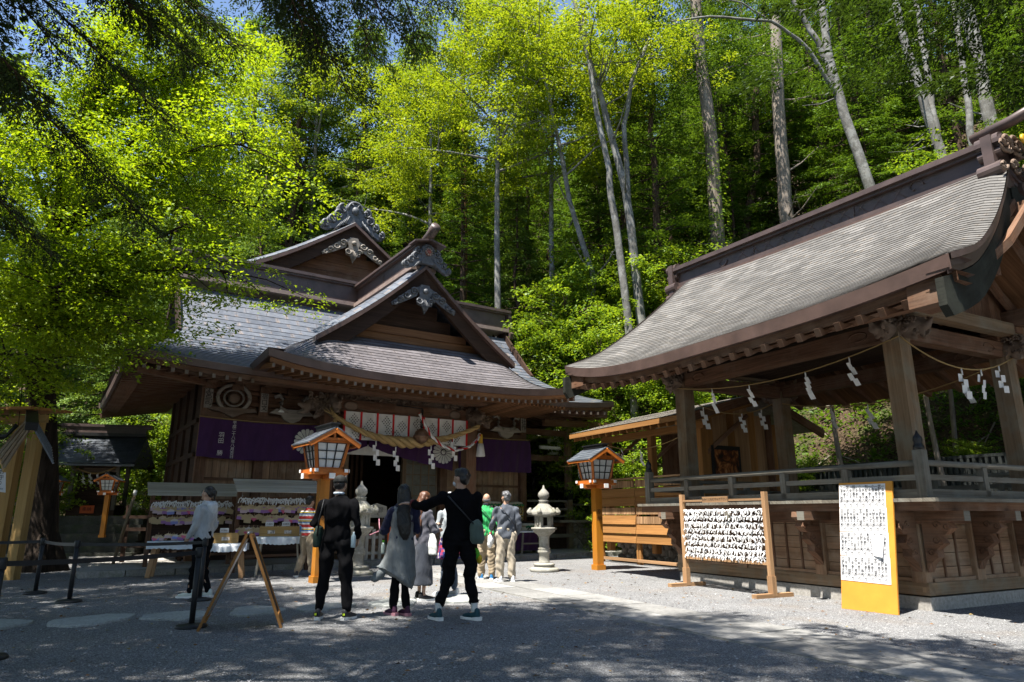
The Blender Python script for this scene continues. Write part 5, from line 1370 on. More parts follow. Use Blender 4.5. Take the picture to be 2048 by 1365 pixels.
# ---------------- prayer plaque racks ----------------
def ema_mats():
    out = []
    for k, (p, q) in enumerate((((.50, .37, .20), (.34, .16, .38)), ((.55, .42, .25), (.55, .40, .42)), ((.48, .35, .19), (.50, .37, .2)), ((.62, .55, .5), (.24, .26, .55)), ((.55, .42, .25), (.60, .12, .2)))):
        m = NT('plaque print %d' % k); o = m.obj(); s = m.n('SeparateXYZ'); m.l(o, s.inputs[0])
        n = m.noise(o, 30, 3, .6); ad = m.n('Math', operation='ADD'); m.l(s.outputs[2], ad.inputs[0]); ms = m.n('Math', operation='MULTIPLY'); m.l(n, ms.inputs[0]); ms.inputs[1].default_value = .03; m.l(ms.outputs[0], ad.inputs[1])
        c = m.ramp(ad.outputs[0], [(0, q), (.02, q), (.024, p), (1, p)]) if k != 2 else m.ramp(n, [(.3, p), (.7, q)])
        m.pbr(c, .6, .25); out.append(m.m)
    return out
EM = ema_mats()
def ema_mesh(k):
    m = MB(); out = [(-.065, -.045), (.065, -.045), (.065, .03), (0, .055), (-.065, .03)] if k != 4 else [(0, -.055), (.05, -.01), (.06, .03), (.035, .05), (0, .03), (-.035, .05), (-.06, .03), (-.05, -.01)]
    m.prism(out, .012); m.tube([(0, 0, .04), (.004, -.004, .09)], .003, 4); me = m.mesh('prayer_plaque'); me.materials.append(EM[k]); return me
EMM = [ema_mesh(k) for k in range(5)]
def knot_mesh(k):
    rs = random.Random(100 + k); m = MB()
    a = (rs.uniform(-.012, .012), 0, .01); v, f = _ell((0, 0, 0), (.016, .014, .014), None, 6); m.add(v, f)
    for s in (-1, 1):
        p = [Vector((0, 0, 0)), Vector((s * rs.uniform(.015, .05), -rs.uniform(.0, .02), -rs.uniform(-.02, .03))), Vector((s * rs.uniform(.01, .06), -rs.uniform(0, .03), -rs.uniform(.045, .085)))]
        for i in range(2): m.beam(p[i], p[i + 1], .016, .005, up=(rs.uniform(-.5, .5), -1, .3))
    return m.mesh('tied_paper')
KN = [knot_mesh(k) for k in range(6)]
def ema_rack(p0, p1, ztop, label, rows, left):
    p0, p1 = Vector(p0), Vector(p1); d = p1 - p0; L = d.length; rz = math.atan2(d.y, d.x)
    t = thing('plaque_rack', label, 'rack', p0, rz, 'racks of prayer plaques')
    for x in (.06, L - .06):
        m = MB(); m.box((x, .25, ztop / 2 - .05), (.09, .09, ztop - .1)); m.build('post', 'wood_brown', t)
    for i in range(4):
        y0 = -.12 + .13 * i; z0 = ztop - .30 + .075 * i
        m = MB(); m.hexa([(-.08, y0, z0), (L + .08, y0, z0), (L + .08, y0 + .135, z0 + .078), (-.08, y0 + .135, z0 + .078), (-.08, y0, z0 + .018), (L + .08, y0, z0 + .018), (L + .08, y0 + .135, z0 + .09), (-.08, y0 + .135, z0 + .09)]); m.build('roof_board', 'wood_pale', t)
    m = MB()
    for z in (ztop - .42,) + tuple(r + .1 for r in rows) + (.35,): m.box((L / 2, .2, z), (L, .05, .05))
    m.split('rail', 'wood_brown', t)
    m = MB(); m.box((L / 2, .3, .9), (L, .02, .9)); m.build('back_board', 'wood_dark', t)
    k = int(L / .05)
    for i in range(k):
        o = mkobj('tied_paper', KN[i % 6], 'paper_folded', t, (.08 + (L - .16) * i / k, .12 + random.uniform(-.03, .03), ztop - .44 + random.uniform(-.03, .02)), random.uniform(-.6, .6)); o.scale = (1.3, 1.3, 1.5)
    names = ('top', 'middle', 'bottom', 'lowest')
    for ri, r in enumerate(rows):
        n = int((L - .1) / .105)
        for lay in (0, 1):
            for i in range(n):
                if random.random() < .06: continue
                w = p0 + Matrix.Rotation(rz, 3, 'Z') @ Vector((.1 + (L - .2) * (i + .5 * lay) / n, .13 - .035 * lay + random.uniform(-.01, .01), r + (.03 if lay == 0 else -.025) + random.uniform(-.02, .02)))
                o = mkobj('prayer_plaque', EMM[random.choice((0, 0, 1, 1, 2, 2, 3, 4))], None, None, w, rz + random.uniform(-.12, .12)); o.rotation_euler = (random.uniform(-.1, .1), random.uniform(-.14, .14), o.rotation_euler[2])
                o.scale = (1.18, 1, 1.25); tag(o, 'small printed wooden prayer plaque hanging in the %s row of the %s rack' % (names[ri], left), 'plaque', '%s row of plaques on the %s rack' % (names[ri], left))
    return t
ema_rack((-8.22, 15.95, 0), (-6.62, 16.95, 0), 1.98, 'plaque rack with grey shaded roof boards behind the woman in white', (1.36, 1.12), 'shaded')
ema_rack((-6.14, 15.75, 0), (-4.66, 16.75, 0), 2.05, 'plaque rack with sunlit roof boards left of the orange lantern', (1.38, 1.16, .9), 'sunlit')

# tables in front of the racks
def cloth_table(c, L, Wd, h, rz, label, legs='plank'):
    t = thing('folding_table', label, 'table', (c[0], c[1], 0), rz, 'tables before the plaque racks')
    m = MB(); m.box((0, 0, h), (L, Wd, .03)); m.build('table_top', 'wood_grey', t)
    P = []
    for (k, (yy, zz)) in enumerate(((-Wd / 2 - .04, h - .13), (-Wd / 2 - .03, h - .06), (-Wd / 2 - .012, h + .02), (0, h + .026), (Wd / 2 + .012, h + .02), (Wd / 2 + .03, h - .12))):
        P.append([(-L / 2 - .03 + (L + .06) * i / 24, yy - (.02 * math.sin(i * 1.7 + k) if k in (0, 1) else 0), zz + (.010 * math.sin(i * 2.9 + k) + .012 * math.sin(i * .37) if k == 0 else .004 * math.sin(i * 2.1 + k))) for i in range(25)])
    m = MB(); m.grid(P); m.build('plastic_cover', 'tablecloth', t)
    for x in (-L / 2 + .12, L / 2 - .12):
        for y in (-Wd / 2 + .06, Wd / 2 - .06):
            m = MB(); s = 1 if x > 0 else -1
            m.beam((x + s * .08, y, 0), (x, y, h - .02), .05 if legs == 'plank' else .03, .09 if legs == 'plank' else .03); m.build('leg', 'wood_tan' if legs == 'plank' else 'wood_pale', t)
    if legs != 'plank':
        m = MB()
        for x in (-L / 2 + .08, L / 2 - .08): m.box((x, 0, .3), (.03, Wd - .1, .03))
        m.split('leg_brace', 'wood_pale', t)
    return t
cloth_table((-7.0, 15.05), 1.15, .5, .70, R(16), 'table under clear plastic covered with plaques, behind the stanchions')
cloth_table((-5.95, 14.75), .85, .5, .66, R(16), 'table under clear plastic carrying one ochre box behind the folding sign')
cloth_table((-5.0, 15.3), .95, .5, .78, R(16), 'table under clear plastic carrying the wide ochre box', 'thin')
rs = random.Random(12)
for i in range(34):
    u, v = rs.uniform(-.5, .5), rs.uniform(-.18, .2); c, s = math.cos(R(16)), math.sin(R(16))
    o = mkobj('loose_plaque', EMM[i % 5], None, None, (-7.0 + u * c - v * s, 15.05 + u * s + v * c, .735 + .03 + .012 * (i % 6)), R(16) + rs.uniform(-.6, .6)); o.rotation_euler = (rs.uniform(-.9, -.3), rs.uniform(-.2, .2), o.rotation_euler[2])
    tag(o, 'printed wooden plaque lying in the heap on the plastic covered table', 'plaque', 'plaques heaped on the shaded table')
def ochre_box(c, z, L, n, rz, label):
    t = thing('ochre_box', label, 'box', (c[0], c[1], z), rz, 'ochre offering boxes')
    m = MB(); m.hexa([(-L / 2, -.09, 0), (L / 2, -.09, 0), (L / 2, .1, 0), (-L / 2, .1, 0), (-L / 2, -.06, .2), (L / 2, -.06, .2), (L / 2, .1, .2), (-L / 2, .1, .2)]); m.build('body', 'wood_kiosk', t)
    for k in range(n):
        x = (k - (n - 1) / 2) * .34; m = MB(); m.hexa([(x - .075, -.083, .055), (x + .075, -.083, .055), (x + .075, -.078, .055), (x - .075, -.078, .055), (x - .075, -.067, .15), (x + .075, -.067, .15), (x + .075, -.062, .15), (x - .075, -.062, .15)]); m.build('picture', plain('white serpent print', (.42, .38, .34), .5, .3, var=.8, scale=22) if 'white serpent print' not in bpy.data.materials else bpy.data.materials['white serpent print'], t)
        m = MB(); m.box((x - .05, .06, .25), (.17, .01, .09)); cd_ = m.build('card', 'paper', t); text_mesh('lettering', 'お納め', .045, 'ink', cd_, (x - .05, .053, .25), (R(90), 0, 0))
    return t
ochre_box((-5.92, 14.7), .69, .48, 1, R(16), 'ochre box with one picture on the table behind the folding sign')
ochre_box((-5.0, 15.25), .81, .82, 2, R(16), 'wide ochre box with two pictures left of the orange lantern')
pb_ = thing('blue_poster', 'pale blue poster card standing left of the striped sleeve', 'poster', (-4.62, 15.62, .81), R(16))
m = MB(); m.box((0, .1, .2), (.16, .012, .4)); m.build('card', 'paper', pb_); m = MB(); m.box((0, .092, .12), (.15, .006, .16)); m.build('print', plain('poster blue', (.05, .28, .6), .5), pb_)

# ---------------- stanchions ----------------
def stanchion(x, y, label, h=.88):
    t = thing('stanchion', label, 'stanchion', (x, y, 0), random.random(), 'black belt stanchions')
    m = MB(); m.lathe([(.17, 0), (.175, .012), (.165, .03), (.06, .045), (.035, .05)], n=24); m.build('base', 'plastic_black', t)
    m = MB(); m.lathe([(.032, .04), (.032, h - .1)], n=14); m.build('post', 'plastic_black', t)
    m = MB(); m.lathe([(.036, h - .11), (.042, h - .1), (.042, h - .01), (.036, h)], n=14); m.build('belt_head', 'plastic_black', t)
    return (x, y, h - .055)
s1 = stanchion(-7.81, 11.85, 'black stanchion standing left of the dark shrine steps'); s2 = stanchion(-6.55, 10.73, 'black stanchion second from the kiosk posts')
s3 = stanchion(-3.68, 8.4, 'nearest black stanchion beside the folding sign', .88); s4 = stanchion(-4.72, 10.95, 'black stanchion at the feet of the woman in white', .9)
s5 = stanchion(-4.7, 6.6, 'black stanchion cut by the left edge of the photograph', .87); s6 = stanchion(-9.6, 11.4, 'black stanchion hidden behind the kiosk posts')
def belt(a, b_, label):
    m = MB(); P = [[], []]
    for i in range(13):
        k = i / 12; p = Vector(a).lerp(Vector(b_), k) - Vector((0, 0, .02 * 4 * k * (1 - k))); P[0].append(p + Vector((0, 0, .024))); P[1].append(p - Vector((0, 0, .024)))
    d = (Vector(b_) - Vector(a)).normalized(); nn = Vector((-d.y, d.x, 0)) * .0015
    m.grid([[p - nn for p in P[1]], [p - nn for p in P[0]], [p + nn for p in P[0]], [p + nn for p in P[1]]], smooth=False); tag(m.build('barrier_belt', 'plastic_black'), label, 'belt', 'belts between the stanchions')
belt(s1, s2, 'black belt stretched between the two stanchions near the dark shrine'); belt(s2, s4, 'long black belt running to the woman in white'); belt(s5, s3, 'nearest black belt running to the folding sign'); belt(s6, s1, 'black belt running behind the kiosk posts')

# ---------------- folding sign ----------------
af = thing('folding_sign', 'wooden folding sign seen edge-on behind the nearest stanchion', 'sign', (-3.12, 8.45, 0), R(16))
for sg in (-1, 1):
    m = MB(); n = Vector((0, 1, 0))
    for y in (-.21, .21): m.beam((sg * .44, y, 0), (sg * .015, y, 1.04), .03, .035, up=(0, 1, 0))
    for q in (.12, .97): m.beam((sg * (.44 - .425 * q), -.21, 1.04 * q), (sg * (.44 - .425 * q), .21, 1.04 * q), .03, .045)
    m.build('frame', 'wood_orange', af)
    m = MB(); a, b_ = Vector((sg * .38, 0, .14)), Vector((sg * .035, 0, .98)); o_ = Vector((sg * .9, 0, .42)).normalized() * .008
    m.hexa([a + Vector((0, -.195, 0)) - o_, a + Vector((0, .195, 0)) - o_, a + Vector((0, .195, 0)) + o_, a + Vector((0, -.195, 0)) + o_, b_ + Vector((0, -.195, 0)) - o_, b_ + Vector((0, .195, 0)) - o_, b_ + Vector((0, .195, 0)) + o_, b_ + Vector((0, -.195, 0)) + o_]); m.build('panel', 'metal' if sg < 0 else 'wood_dark', af)
m = MB(); m.tube([(0, -.23, 1.045), (0, .23, 1.045)], .018, 8); m.build('hinge', 'metal', af)

# ---------------- donation board ----------------
PB = [(-.72, -.84), (.06, -.78)]
q0, q1 = pvw(*PB[0]), pvw(*PB[1]); dd = (q1 - q0); LB = dd.length
db = thing('donation_board', 'tall ochre board with four sheets of brush written names against the pavilion', 'notice board', (q0 + q1) / 2, math.atan2(dd.y, dd.x))
lean = Matrix.Rotation(R(-9), 4, 'X'); HB = 1.72
m = MB(); m.prism([(-LB / 2, 0), (LB / 2, 0), (LB / 2, HB), (-LB / 2, HB)], .03, lean); m.build('board', 'yellow_board', db)
amt = ['一金参千円也', '一金五千円也', '一金参千円也', '一金参千円也']
nms = ['渡辺弘道殿', '奥脇健二殿', '羽田春子殿', '宮下　誠殿', '堀内正一殿', '小俣　茂殿', '渡辺　等殿', '三浦久雄殿', '天野和夫殿', '刑部　勇殿', '外川三郎殿', '武藤幸子殿', '加藤清志殿', '白須信之殿']
rs = random.Random(9)
for r in range(4):
    zt = HB - .03 - .33 * r; w = LB - .10; xs0 = -LB / 2 + .005
    m = MB(); m.prism([(xs0, zt - .322), (xs0 + w + .008 * r, zt - .325 - .004 * r), (xs0 + w + .008 * r, zt), (xs0, zt - .002)], .004, lean @ Matrix.Translation((0, -.0185, 0))); sh_ = m.build('paper_sheet', 'paper', db)
    cols = []
    for c in range(7):
        cols += [list(rs.choice(nms)) + ['　'] * 2, list(rs.choice(amt)) + ['　']]
    rows = [''.join(col[k] if k < len(col) else '　' for col in cols) for k in range(6)]
    o = text_mesh('brush_writing', '\n'.join(rows), w / 14.6, 'ink', sh_, (0, 0, 0), (0, 0, 0), lead=.92, bold=.0006)
    me = o.data; bb = [v.co.copy() for v in me.vertices]; x0 = min(v.x for v in bb); x1 = max(v.x for v in bb); y0 = min(v.y for v in bb); y1 = max(v.y for v in bb)
    for v in me.vertices:
        X = xs0 + .012 + (v.co.x - x0) / (x1 - x0) * (w - .024); Z = zt - .312 + (v.co.y - y0) / (y1 - y0) * .30
        v.co = lean @ Vector((X, -.0215, Z))
    me.update()
m = MB(); m.hexa([lean @ Vector(p) for p in ((.10, -.03, .72), (.24, -.06, .70), (.24, -.05, .70), (.10, -.025, .72), (.06, -.023, 1.0), (.26, -.03, .99), (.26, -.024, .99), (.06, -.021, 1.0))]); m.build('curled_sheet', 'paper', db)

# ---------------- fortune paper stand ----------------
a0, a1 = pvw(-4.08, -.62), pvw(-2.08, -.66); dv = a1 - a0; LS = dv.length
om = thing('fortune_paper_stand', 'light wooden frame strung with rows of knotted white fortune papers', 'stand', a0, math.atan2(dv.y, dv.x))
for x in (0, LS):
    m = MB(); m.box((x, 0, .82), (.075, .075, 1.60)); m.build('post', 'wood_tan', om)
    m = MB(); m.box((x, 0, .17), (.105, .09, .30)); m.b2((x - .05, -.40, 0), (x + .05, .40, .06)); m.build('foot', 'wood_tan', om)
for z, h in ((1.50, .035), (.50, .045)): m = MB(); m.box((LS / 2, 0, z), (LS, .035, h)); m.build('cross_bar', 'wood_tan', om)
sb = MB(); sb.box((LS / 2 - .1, -.035, 1.515), (.62, .02, .10)); sb = sb.build('header_board', 'wood_tan', om)
text_mesh('lettering', 'おみくじをむすんで下さい', .052, 'ink', sb, (LS / 2 - .1, -.047, 1.515), (R(90), 0, 0))
for r in range(8):
    z = 1.34 - .108 * r
    m = MB(); m.tube([(0, 0, z), (LS * .3, 0, z - .012), (LS * .7, 0, z - .014), (LS, 0, z)], .006, 4); m.build('string', 'paper', om)
rs = random.Random(21); KX = []
nK = 290
for i in range(nK):
    r = i % 8; z = 1.34 - .108 * r; x = .06 + (LS - .1) * ((i // 8) + rs.uniform(-.4, .4)) / (nK // 8 + .5)
    o = mkobj('tied_paper', KN[i % 6], 'paper', om, (x, -.01 + rs.uniform(-.02, .015), z - .01 + rs.uniform(-.012, .012)), rs.uniform(-.7, .7)); s = rs.uniform(.85, 1.2); o.scale = (s * 1.1, s, s)
    o.rotation_euler = (rs.uniform(-.3, .3), rs.uniform(-.4, .4), o.rotation_euler[2])
m = MB()
for i in range(260):
    r = i % 8; z = 1.34 - .108 * r; x = .05 + (LS - .1) * rs.random()
    v, f = _ell((x, rs.uniform(-.02, .03), z + rs.uniform(-.02, .012)), (.024, .013, .011), Matrix.Rotation(rs.random() * 3, 3, 'Y'), 5); m.add(v, f)
    p = Vector((x, 0, z)); q = p + Vector((rs.uniform(-.05, .05), rs.uniform(-.03, .02), -rs.uniform(.02, .06))); m.beam(p, q, .015, .005, up=(0, 1, .2))
m.build('more_tied_papers', 'paper', om, kind='stuff')

# ---------------- kiosk at the left edge ----------------
ki = thing('wooden_kiosk', 'new yellow wood kiosk with plank roof at the left edge', 'kiosk', (-9.95, 14.1, 0), 0)
for (x, y) in ((-.02, .25), (-.75, .75), (-1.5, .2)): m = MB(); m.box((x, y, 1.6), (.2, .2, 3.2)); m.build('post', 'wood_kiosk', ki)
m = MB(); m.beam((-1.9, .1, 3.12), (.25, .1, 3.2), .12, .16); m.build('beam', 'wood_kiosk', ki)
KO = Vector((-9.95, 14.1, 0)); A_, B_, C_, D_ = [Vector(p) - KO for p in ((-9.64, 13.6, 3.2), (-8.71, 12.7, 2.5), (-8.73, 12.4, 2.0), (-9.86, 13.3, 2.44))]
A_, B_, C_, D_ = Vector((.28, -.45, 3.18)), Vector((.98, -1.35, 2.78)), Vector((.92, -1.75, 2.02)), Vector((.08, -.85, 2.42))
n_ = (B_ - A_).cross(D_ - A_).normalized(); n_ = n_ if n_.y < 0 else -n_
for i in range(8):
    q0, q1 = i / 8 + .006, (i + 1) / 8 - .006; P = [A_.lerp(B_, q0), A_.lerp(B_, q1), D_.lerp(C_, q1), D_.lerp(C_, q0)]; off = n_ * (.012 * (i % 2))
    m = MB(); m.hexa([p + off for p in P] + [p + off + n_ * .025 for p in P]); m.build('roof_plank', 'wood_post', ki)
m = MB(); m.beam(D_, C_, .05, .07); m.build('eave_trim', 'wood_kiosk', ki)
m = MB(); m.beam(A_ + Vector((-.05, .1, .05)), B_ + Vector((.08, -.12, .06)), .2, .15); m.build('ridge', 'black', ki)
for i in range(7): m = MB(); a_ = A_.lerp(B_, i / 6.5); m.beam(a_ + Vector((.05, 0, .02)), a_ + Vector((.38, .22, -.62)), .19, .03, up=(1, .6, .4)); m.build('roof_tile', 'roof_black', ki)
for i in range(5): m = MB(); m.hexa([(-2.4, -.6 + .26 * i, 3.24 + .02 * i), (.34, -.55 + .26 * i, 3.30 + .02 * i), (.34, -.30 + .26 * i, 3.32 + .02 * i), (-2.4, -.35 + .26 * i, 3.26 + .02 * i), (-2.4, -.6 + .26 * i, 3.30 + .02 * i), (.34, -.55 + .26 * i, 3.36 + .02 * i), (.34, -.30 + .26 * i, 3.37 + .02 * i), (-2.4, -.35 + .26 * i, 3.31 + .02 * i)]); m.build('top_board', 'wood_orange', ki)
m = MB(); m.tube([(-1.2, -1.2, 2.55), (.2, -.9, 2.72), (.34, -.85, 2.95)], .04, 8); m.build('gutter', 'plastic_black', ki)
tg = thing('hanging_notice', 'white cloth notice with black writing hanging from the kiosk roof', 'notice', (-9.25, 12.55, 2.02), R(10))
m = MB(); m.hexa([(-.12, -.003, -.34), (.14, -.003, -.38), (.14, .003, -.38), (-.12, .003, -.34), (-.06, -.003, .05), (.08, -.003, .02), (.08, .003, .02), (-.06, .003, .05)]); m.build('sheet', 'paper', tg)
text_mesh('lettering', ['お', '守', 'り'], .10, 'ink', tg, (.02, -.006, -.12), (R(90), 0, 0), vertical=True); text_mesh('lettering', 'Amulets', .05, 'ink', tg, (.01, -.006, -.31), (R(90), 0, 0))

# ---------------- little dark shrine at the left ----------------
ls = thing('small_shrine', 'little dark wayside shrine with black roof behind the big trunk', 'shrine', (-13.35, 22.3, .80), R(14)); ls.scale = (.8, .8, .8)
for k in range(5): m = MB(); m.b2((-2.4 + .06 * k, -2.9 + .5 * k, -1.05), (2.4 - .06 * k, 2.0, -.75 + .32 * k)); m.build('stone_step', 'shaded_stone', ls)
m = MB(); m.b2((-.85, -.1, .54), (.85, 1.4, .95)); m.build('plinth', 'wood_dark', ls)
for x in (-.8, .8):
    for y in (-.1, 1.3): m = MB(); m.box((x, y, 1.75), (.14, .14, 2.0)); m.build('post', 'wood_grey', ls)
m = MB(); m.b2((-.75, .3, .95), (.75, .36, 2.5)); m.build('back_wall', 'wood_dark', ls)
for k in range(4): m = MB(); m.box((0, .1, 1.05 + .12 * k), (1.5, .03, .10)); m.build('front_board', 'wood_dark', ls)
m = MB(); m.box((0, -.1, 2.55), (1.9, .16, .2)); m.box((0, -.1, 2.3), (1.7, .06, .2)); m.build('lintel', 'carve', ls)
courses('roof_course', 'roof_black', ls, 18, lambda s, t: (s * (1.62 - .1 * t), -1.0 + 1.65 * t, 2.52 + 1.02 * t + .25 * t * t + .06 * s * s * (1 - t)), 6, .018)
m = MB(); m.hexa([(-1.5, .65, 3.75), (1.5, .65, 3.75), (1.6, 2.3, 2.5), (-1.6, 2.3, 2.5)] + [(-1.5, .65, 3.8), (1.5, .65, 3.8), (1.6, 2.3, 2.55), (-1.6, 2.3, 2.55)]); m.hexa([(-1.6, -.98, 2.42), (1.6, -.98, 2.42), (1.5, .65, 3.6), (-1.5, .65, 3.6), (-1.6, -.98, 2.50), (1.6, -.98, 2.50), (1.5, .65, 3.7), (-1.5, .65, 3.7)]); m.build('roof_slope', 'roof_black', ls)
box_ridge((-1.5, .65), (1.5, .65), .26, .2, 3.72, .06, ls, base='black')
m = MB(); m.box((-.1, -.16, .78), (.5, .03, .3)); ob2 = m.build('orange_plate', plain('orange plate', (.55, .10, .02), .5), ls); text_mesh('lettering', '奉納', .17, 'ink', ob2, (-.1, -.178, .78), (R(90), 0, 0))
m = MB(); pts = [(-.75 + .1 * k, -.25, 2.42 - .25 * math.sin(math.pi * k / 15)) for k in range(16)]; m.tube(pts, .035, 6); m.build('straw_rope', 'straw', ls)
for k in range(4): o = mkobj('paper_streamer', SHM[k], 'paper', ls, (-.4 + .27 * k, -.27, 2.2), .2 * k)
# leaning pole and rails beside the left rack
po = thing('leaning_pole', 'thin leaning wooden pole with pale tip left of the plaque racks', 'pole', (-9.4, 17.2, 0), 0)
m = MB(); m.tube([(-.2, 0, 0), (.12, 0, 1.72)], .04, 8); m.build('pole', 'wood_post', po); m = MB(); m.tube([(.12, 0, 1.72), (.135, 0, 1.84)], .042, 8); m.build('tip', 'white', po)
lr = thing('rail_fence', 'dark rail fence behind the leaning pole', 'fence', (-9.6, 17.8, 0), R(20))
for z in (.5, .9, 1.2): m = MB(); m.box((.6, 0, z), (1.6, .06, .08)); m.split('fence_rail', 'wood_dark', lr)
for x in (-.1, 1.2): m = MB(); m.box((x, .05, .75), (.1, .1, 1.5)); m.build('fence_post', 'wood_dark', lr)

# ---------------- people ----------------
def cl(name, col, **k): return cloth(name, col, **k)
def skinmat(name, col):
    m = NT(name); n = m.noise(m.obj(), 30, 3)
    c = m.mix(1.0, col, m.ramp(n, [(.3, .92), (.7, 1.06)]), 'MULTIPLY'); p = m.pbr(c, .5, .35)
    p.inputs['Subsurface Weight'].default_value = .08; p.inputs['Subsurface Scale'].default_value = .01; return m.m
M['skin'] = skinmat('skin', (.40, .245, .17))
def hairmat(name, col):
    m = NT(name); n = m.noise(m.mapped(m.obj(), (60, 60, 5)), 1.0, 4, .6)
    c = m.mix(1.0, col, m.ramp(n, [(.3, .55), (.75, 1.5)]), 'MULTIPLY'); m.pbr(c, .42, .45, nrm=m.bump(n, .6, .01)); return m.m
M['hair_black'] = hairmat('black hair', (.007, .0055, .005)); M['hair_brown'] = hairmat('brown hair', (.09, .035, .016)); M['hair_grey'] = hairmat('grey hair', (.10, .10, .105))
def hand_prims(w, d, n, curl=.5, sd=1):
    w, d, n = Vector(w), Vector(d).normalized(), Vector(n); n = (n - d * n.dot(d)).normalized(); s = d.cross(n) * sd
    out = [('loft', [(w - d * .02, .027, .02, s), (w + d * .02, .034, .018, s), (w + d * .055, .041, .017, s), (w + d * .088, .040, .014, s)], 10)]
    for i, (o, L) in enumerate(((-.031, .062), (-.010, .074), (.011, .080), (.032, .072))):
        b = w + d * .085 + s * o; d1 = (d - n * curl * .6 + s * o * 2).normalized(); d2 = (d - n * curl * 1.7 + s * o).normalized()
        p1 = b + d1 * L * .5; p2 = p1 + d2 * L * .5; out += [('cap', b, .0098, p1, .0092, 8), ('cap', p1, .0092, p2, .008, 8)]
    b = w + d * .025 + s * .03; p1 = b + (d * .6 + s * .75 - n * .2).normalized() * .036; p2 = p1 + (d * .9 + s * .25 - n * .4 * curl).normalized() * .034
    return out + [('cap', b, .014, p1, .0115, 8), ('cap', p1, .0112, p2, .009, 8)]
def shoe_mesh(L, mats, parent, pos, rz, sole=.028):
    c, s = math.cos(rz), math.sin(rz)
    def T(x, y, z): return (pos[0] + x * c - y * s, pos[1] + x * s + y * c, pos[2] + z)
    xd = (c, s, 0)
    up = blob('shoe', [('loft', [(T(0, -.075, .065), .03, .038, xd), (T(0, -.055, .06), .037, .042, xd), (T(0, .0, .062), .04, .042, xd), (T(.004, .07, .05), .044, .034, xd), (T(.008, .13, .042), .044, .027, xd), (T(.008, .178, .036), .03, .018, xd)], 12), ('cap', T(0, -.05, .07), .035, T(0, -.045, .105), .034)], mats[0], parent, .009, 2)
    m = MB(); out = [(-.030, -.10), (.030, -.10), (.042, -.05), (.036, .02), (.050, .10), (.046, .16), (.02, .20), (-.022, .20), (-.042, .15), (-.044, .08), (-.034, .02), (-.042, -.05)]
    k = len(out); vs = [T(x, y, .0) for x, y in out] + [T(x * 1.03, y * 1.02, sole + (.012 if y < 0 else 0)) for x, y in out]
    m.add(vs, [tuple(range(k - 1, -1, -1)), tuple(range(k, 2 * k))] + [(i, (i + 1) % k, (i + 1) % k + k, i + k) for i in range(k)]); m.build('sole', mats[1], up)
    return up
PEOPLE = []
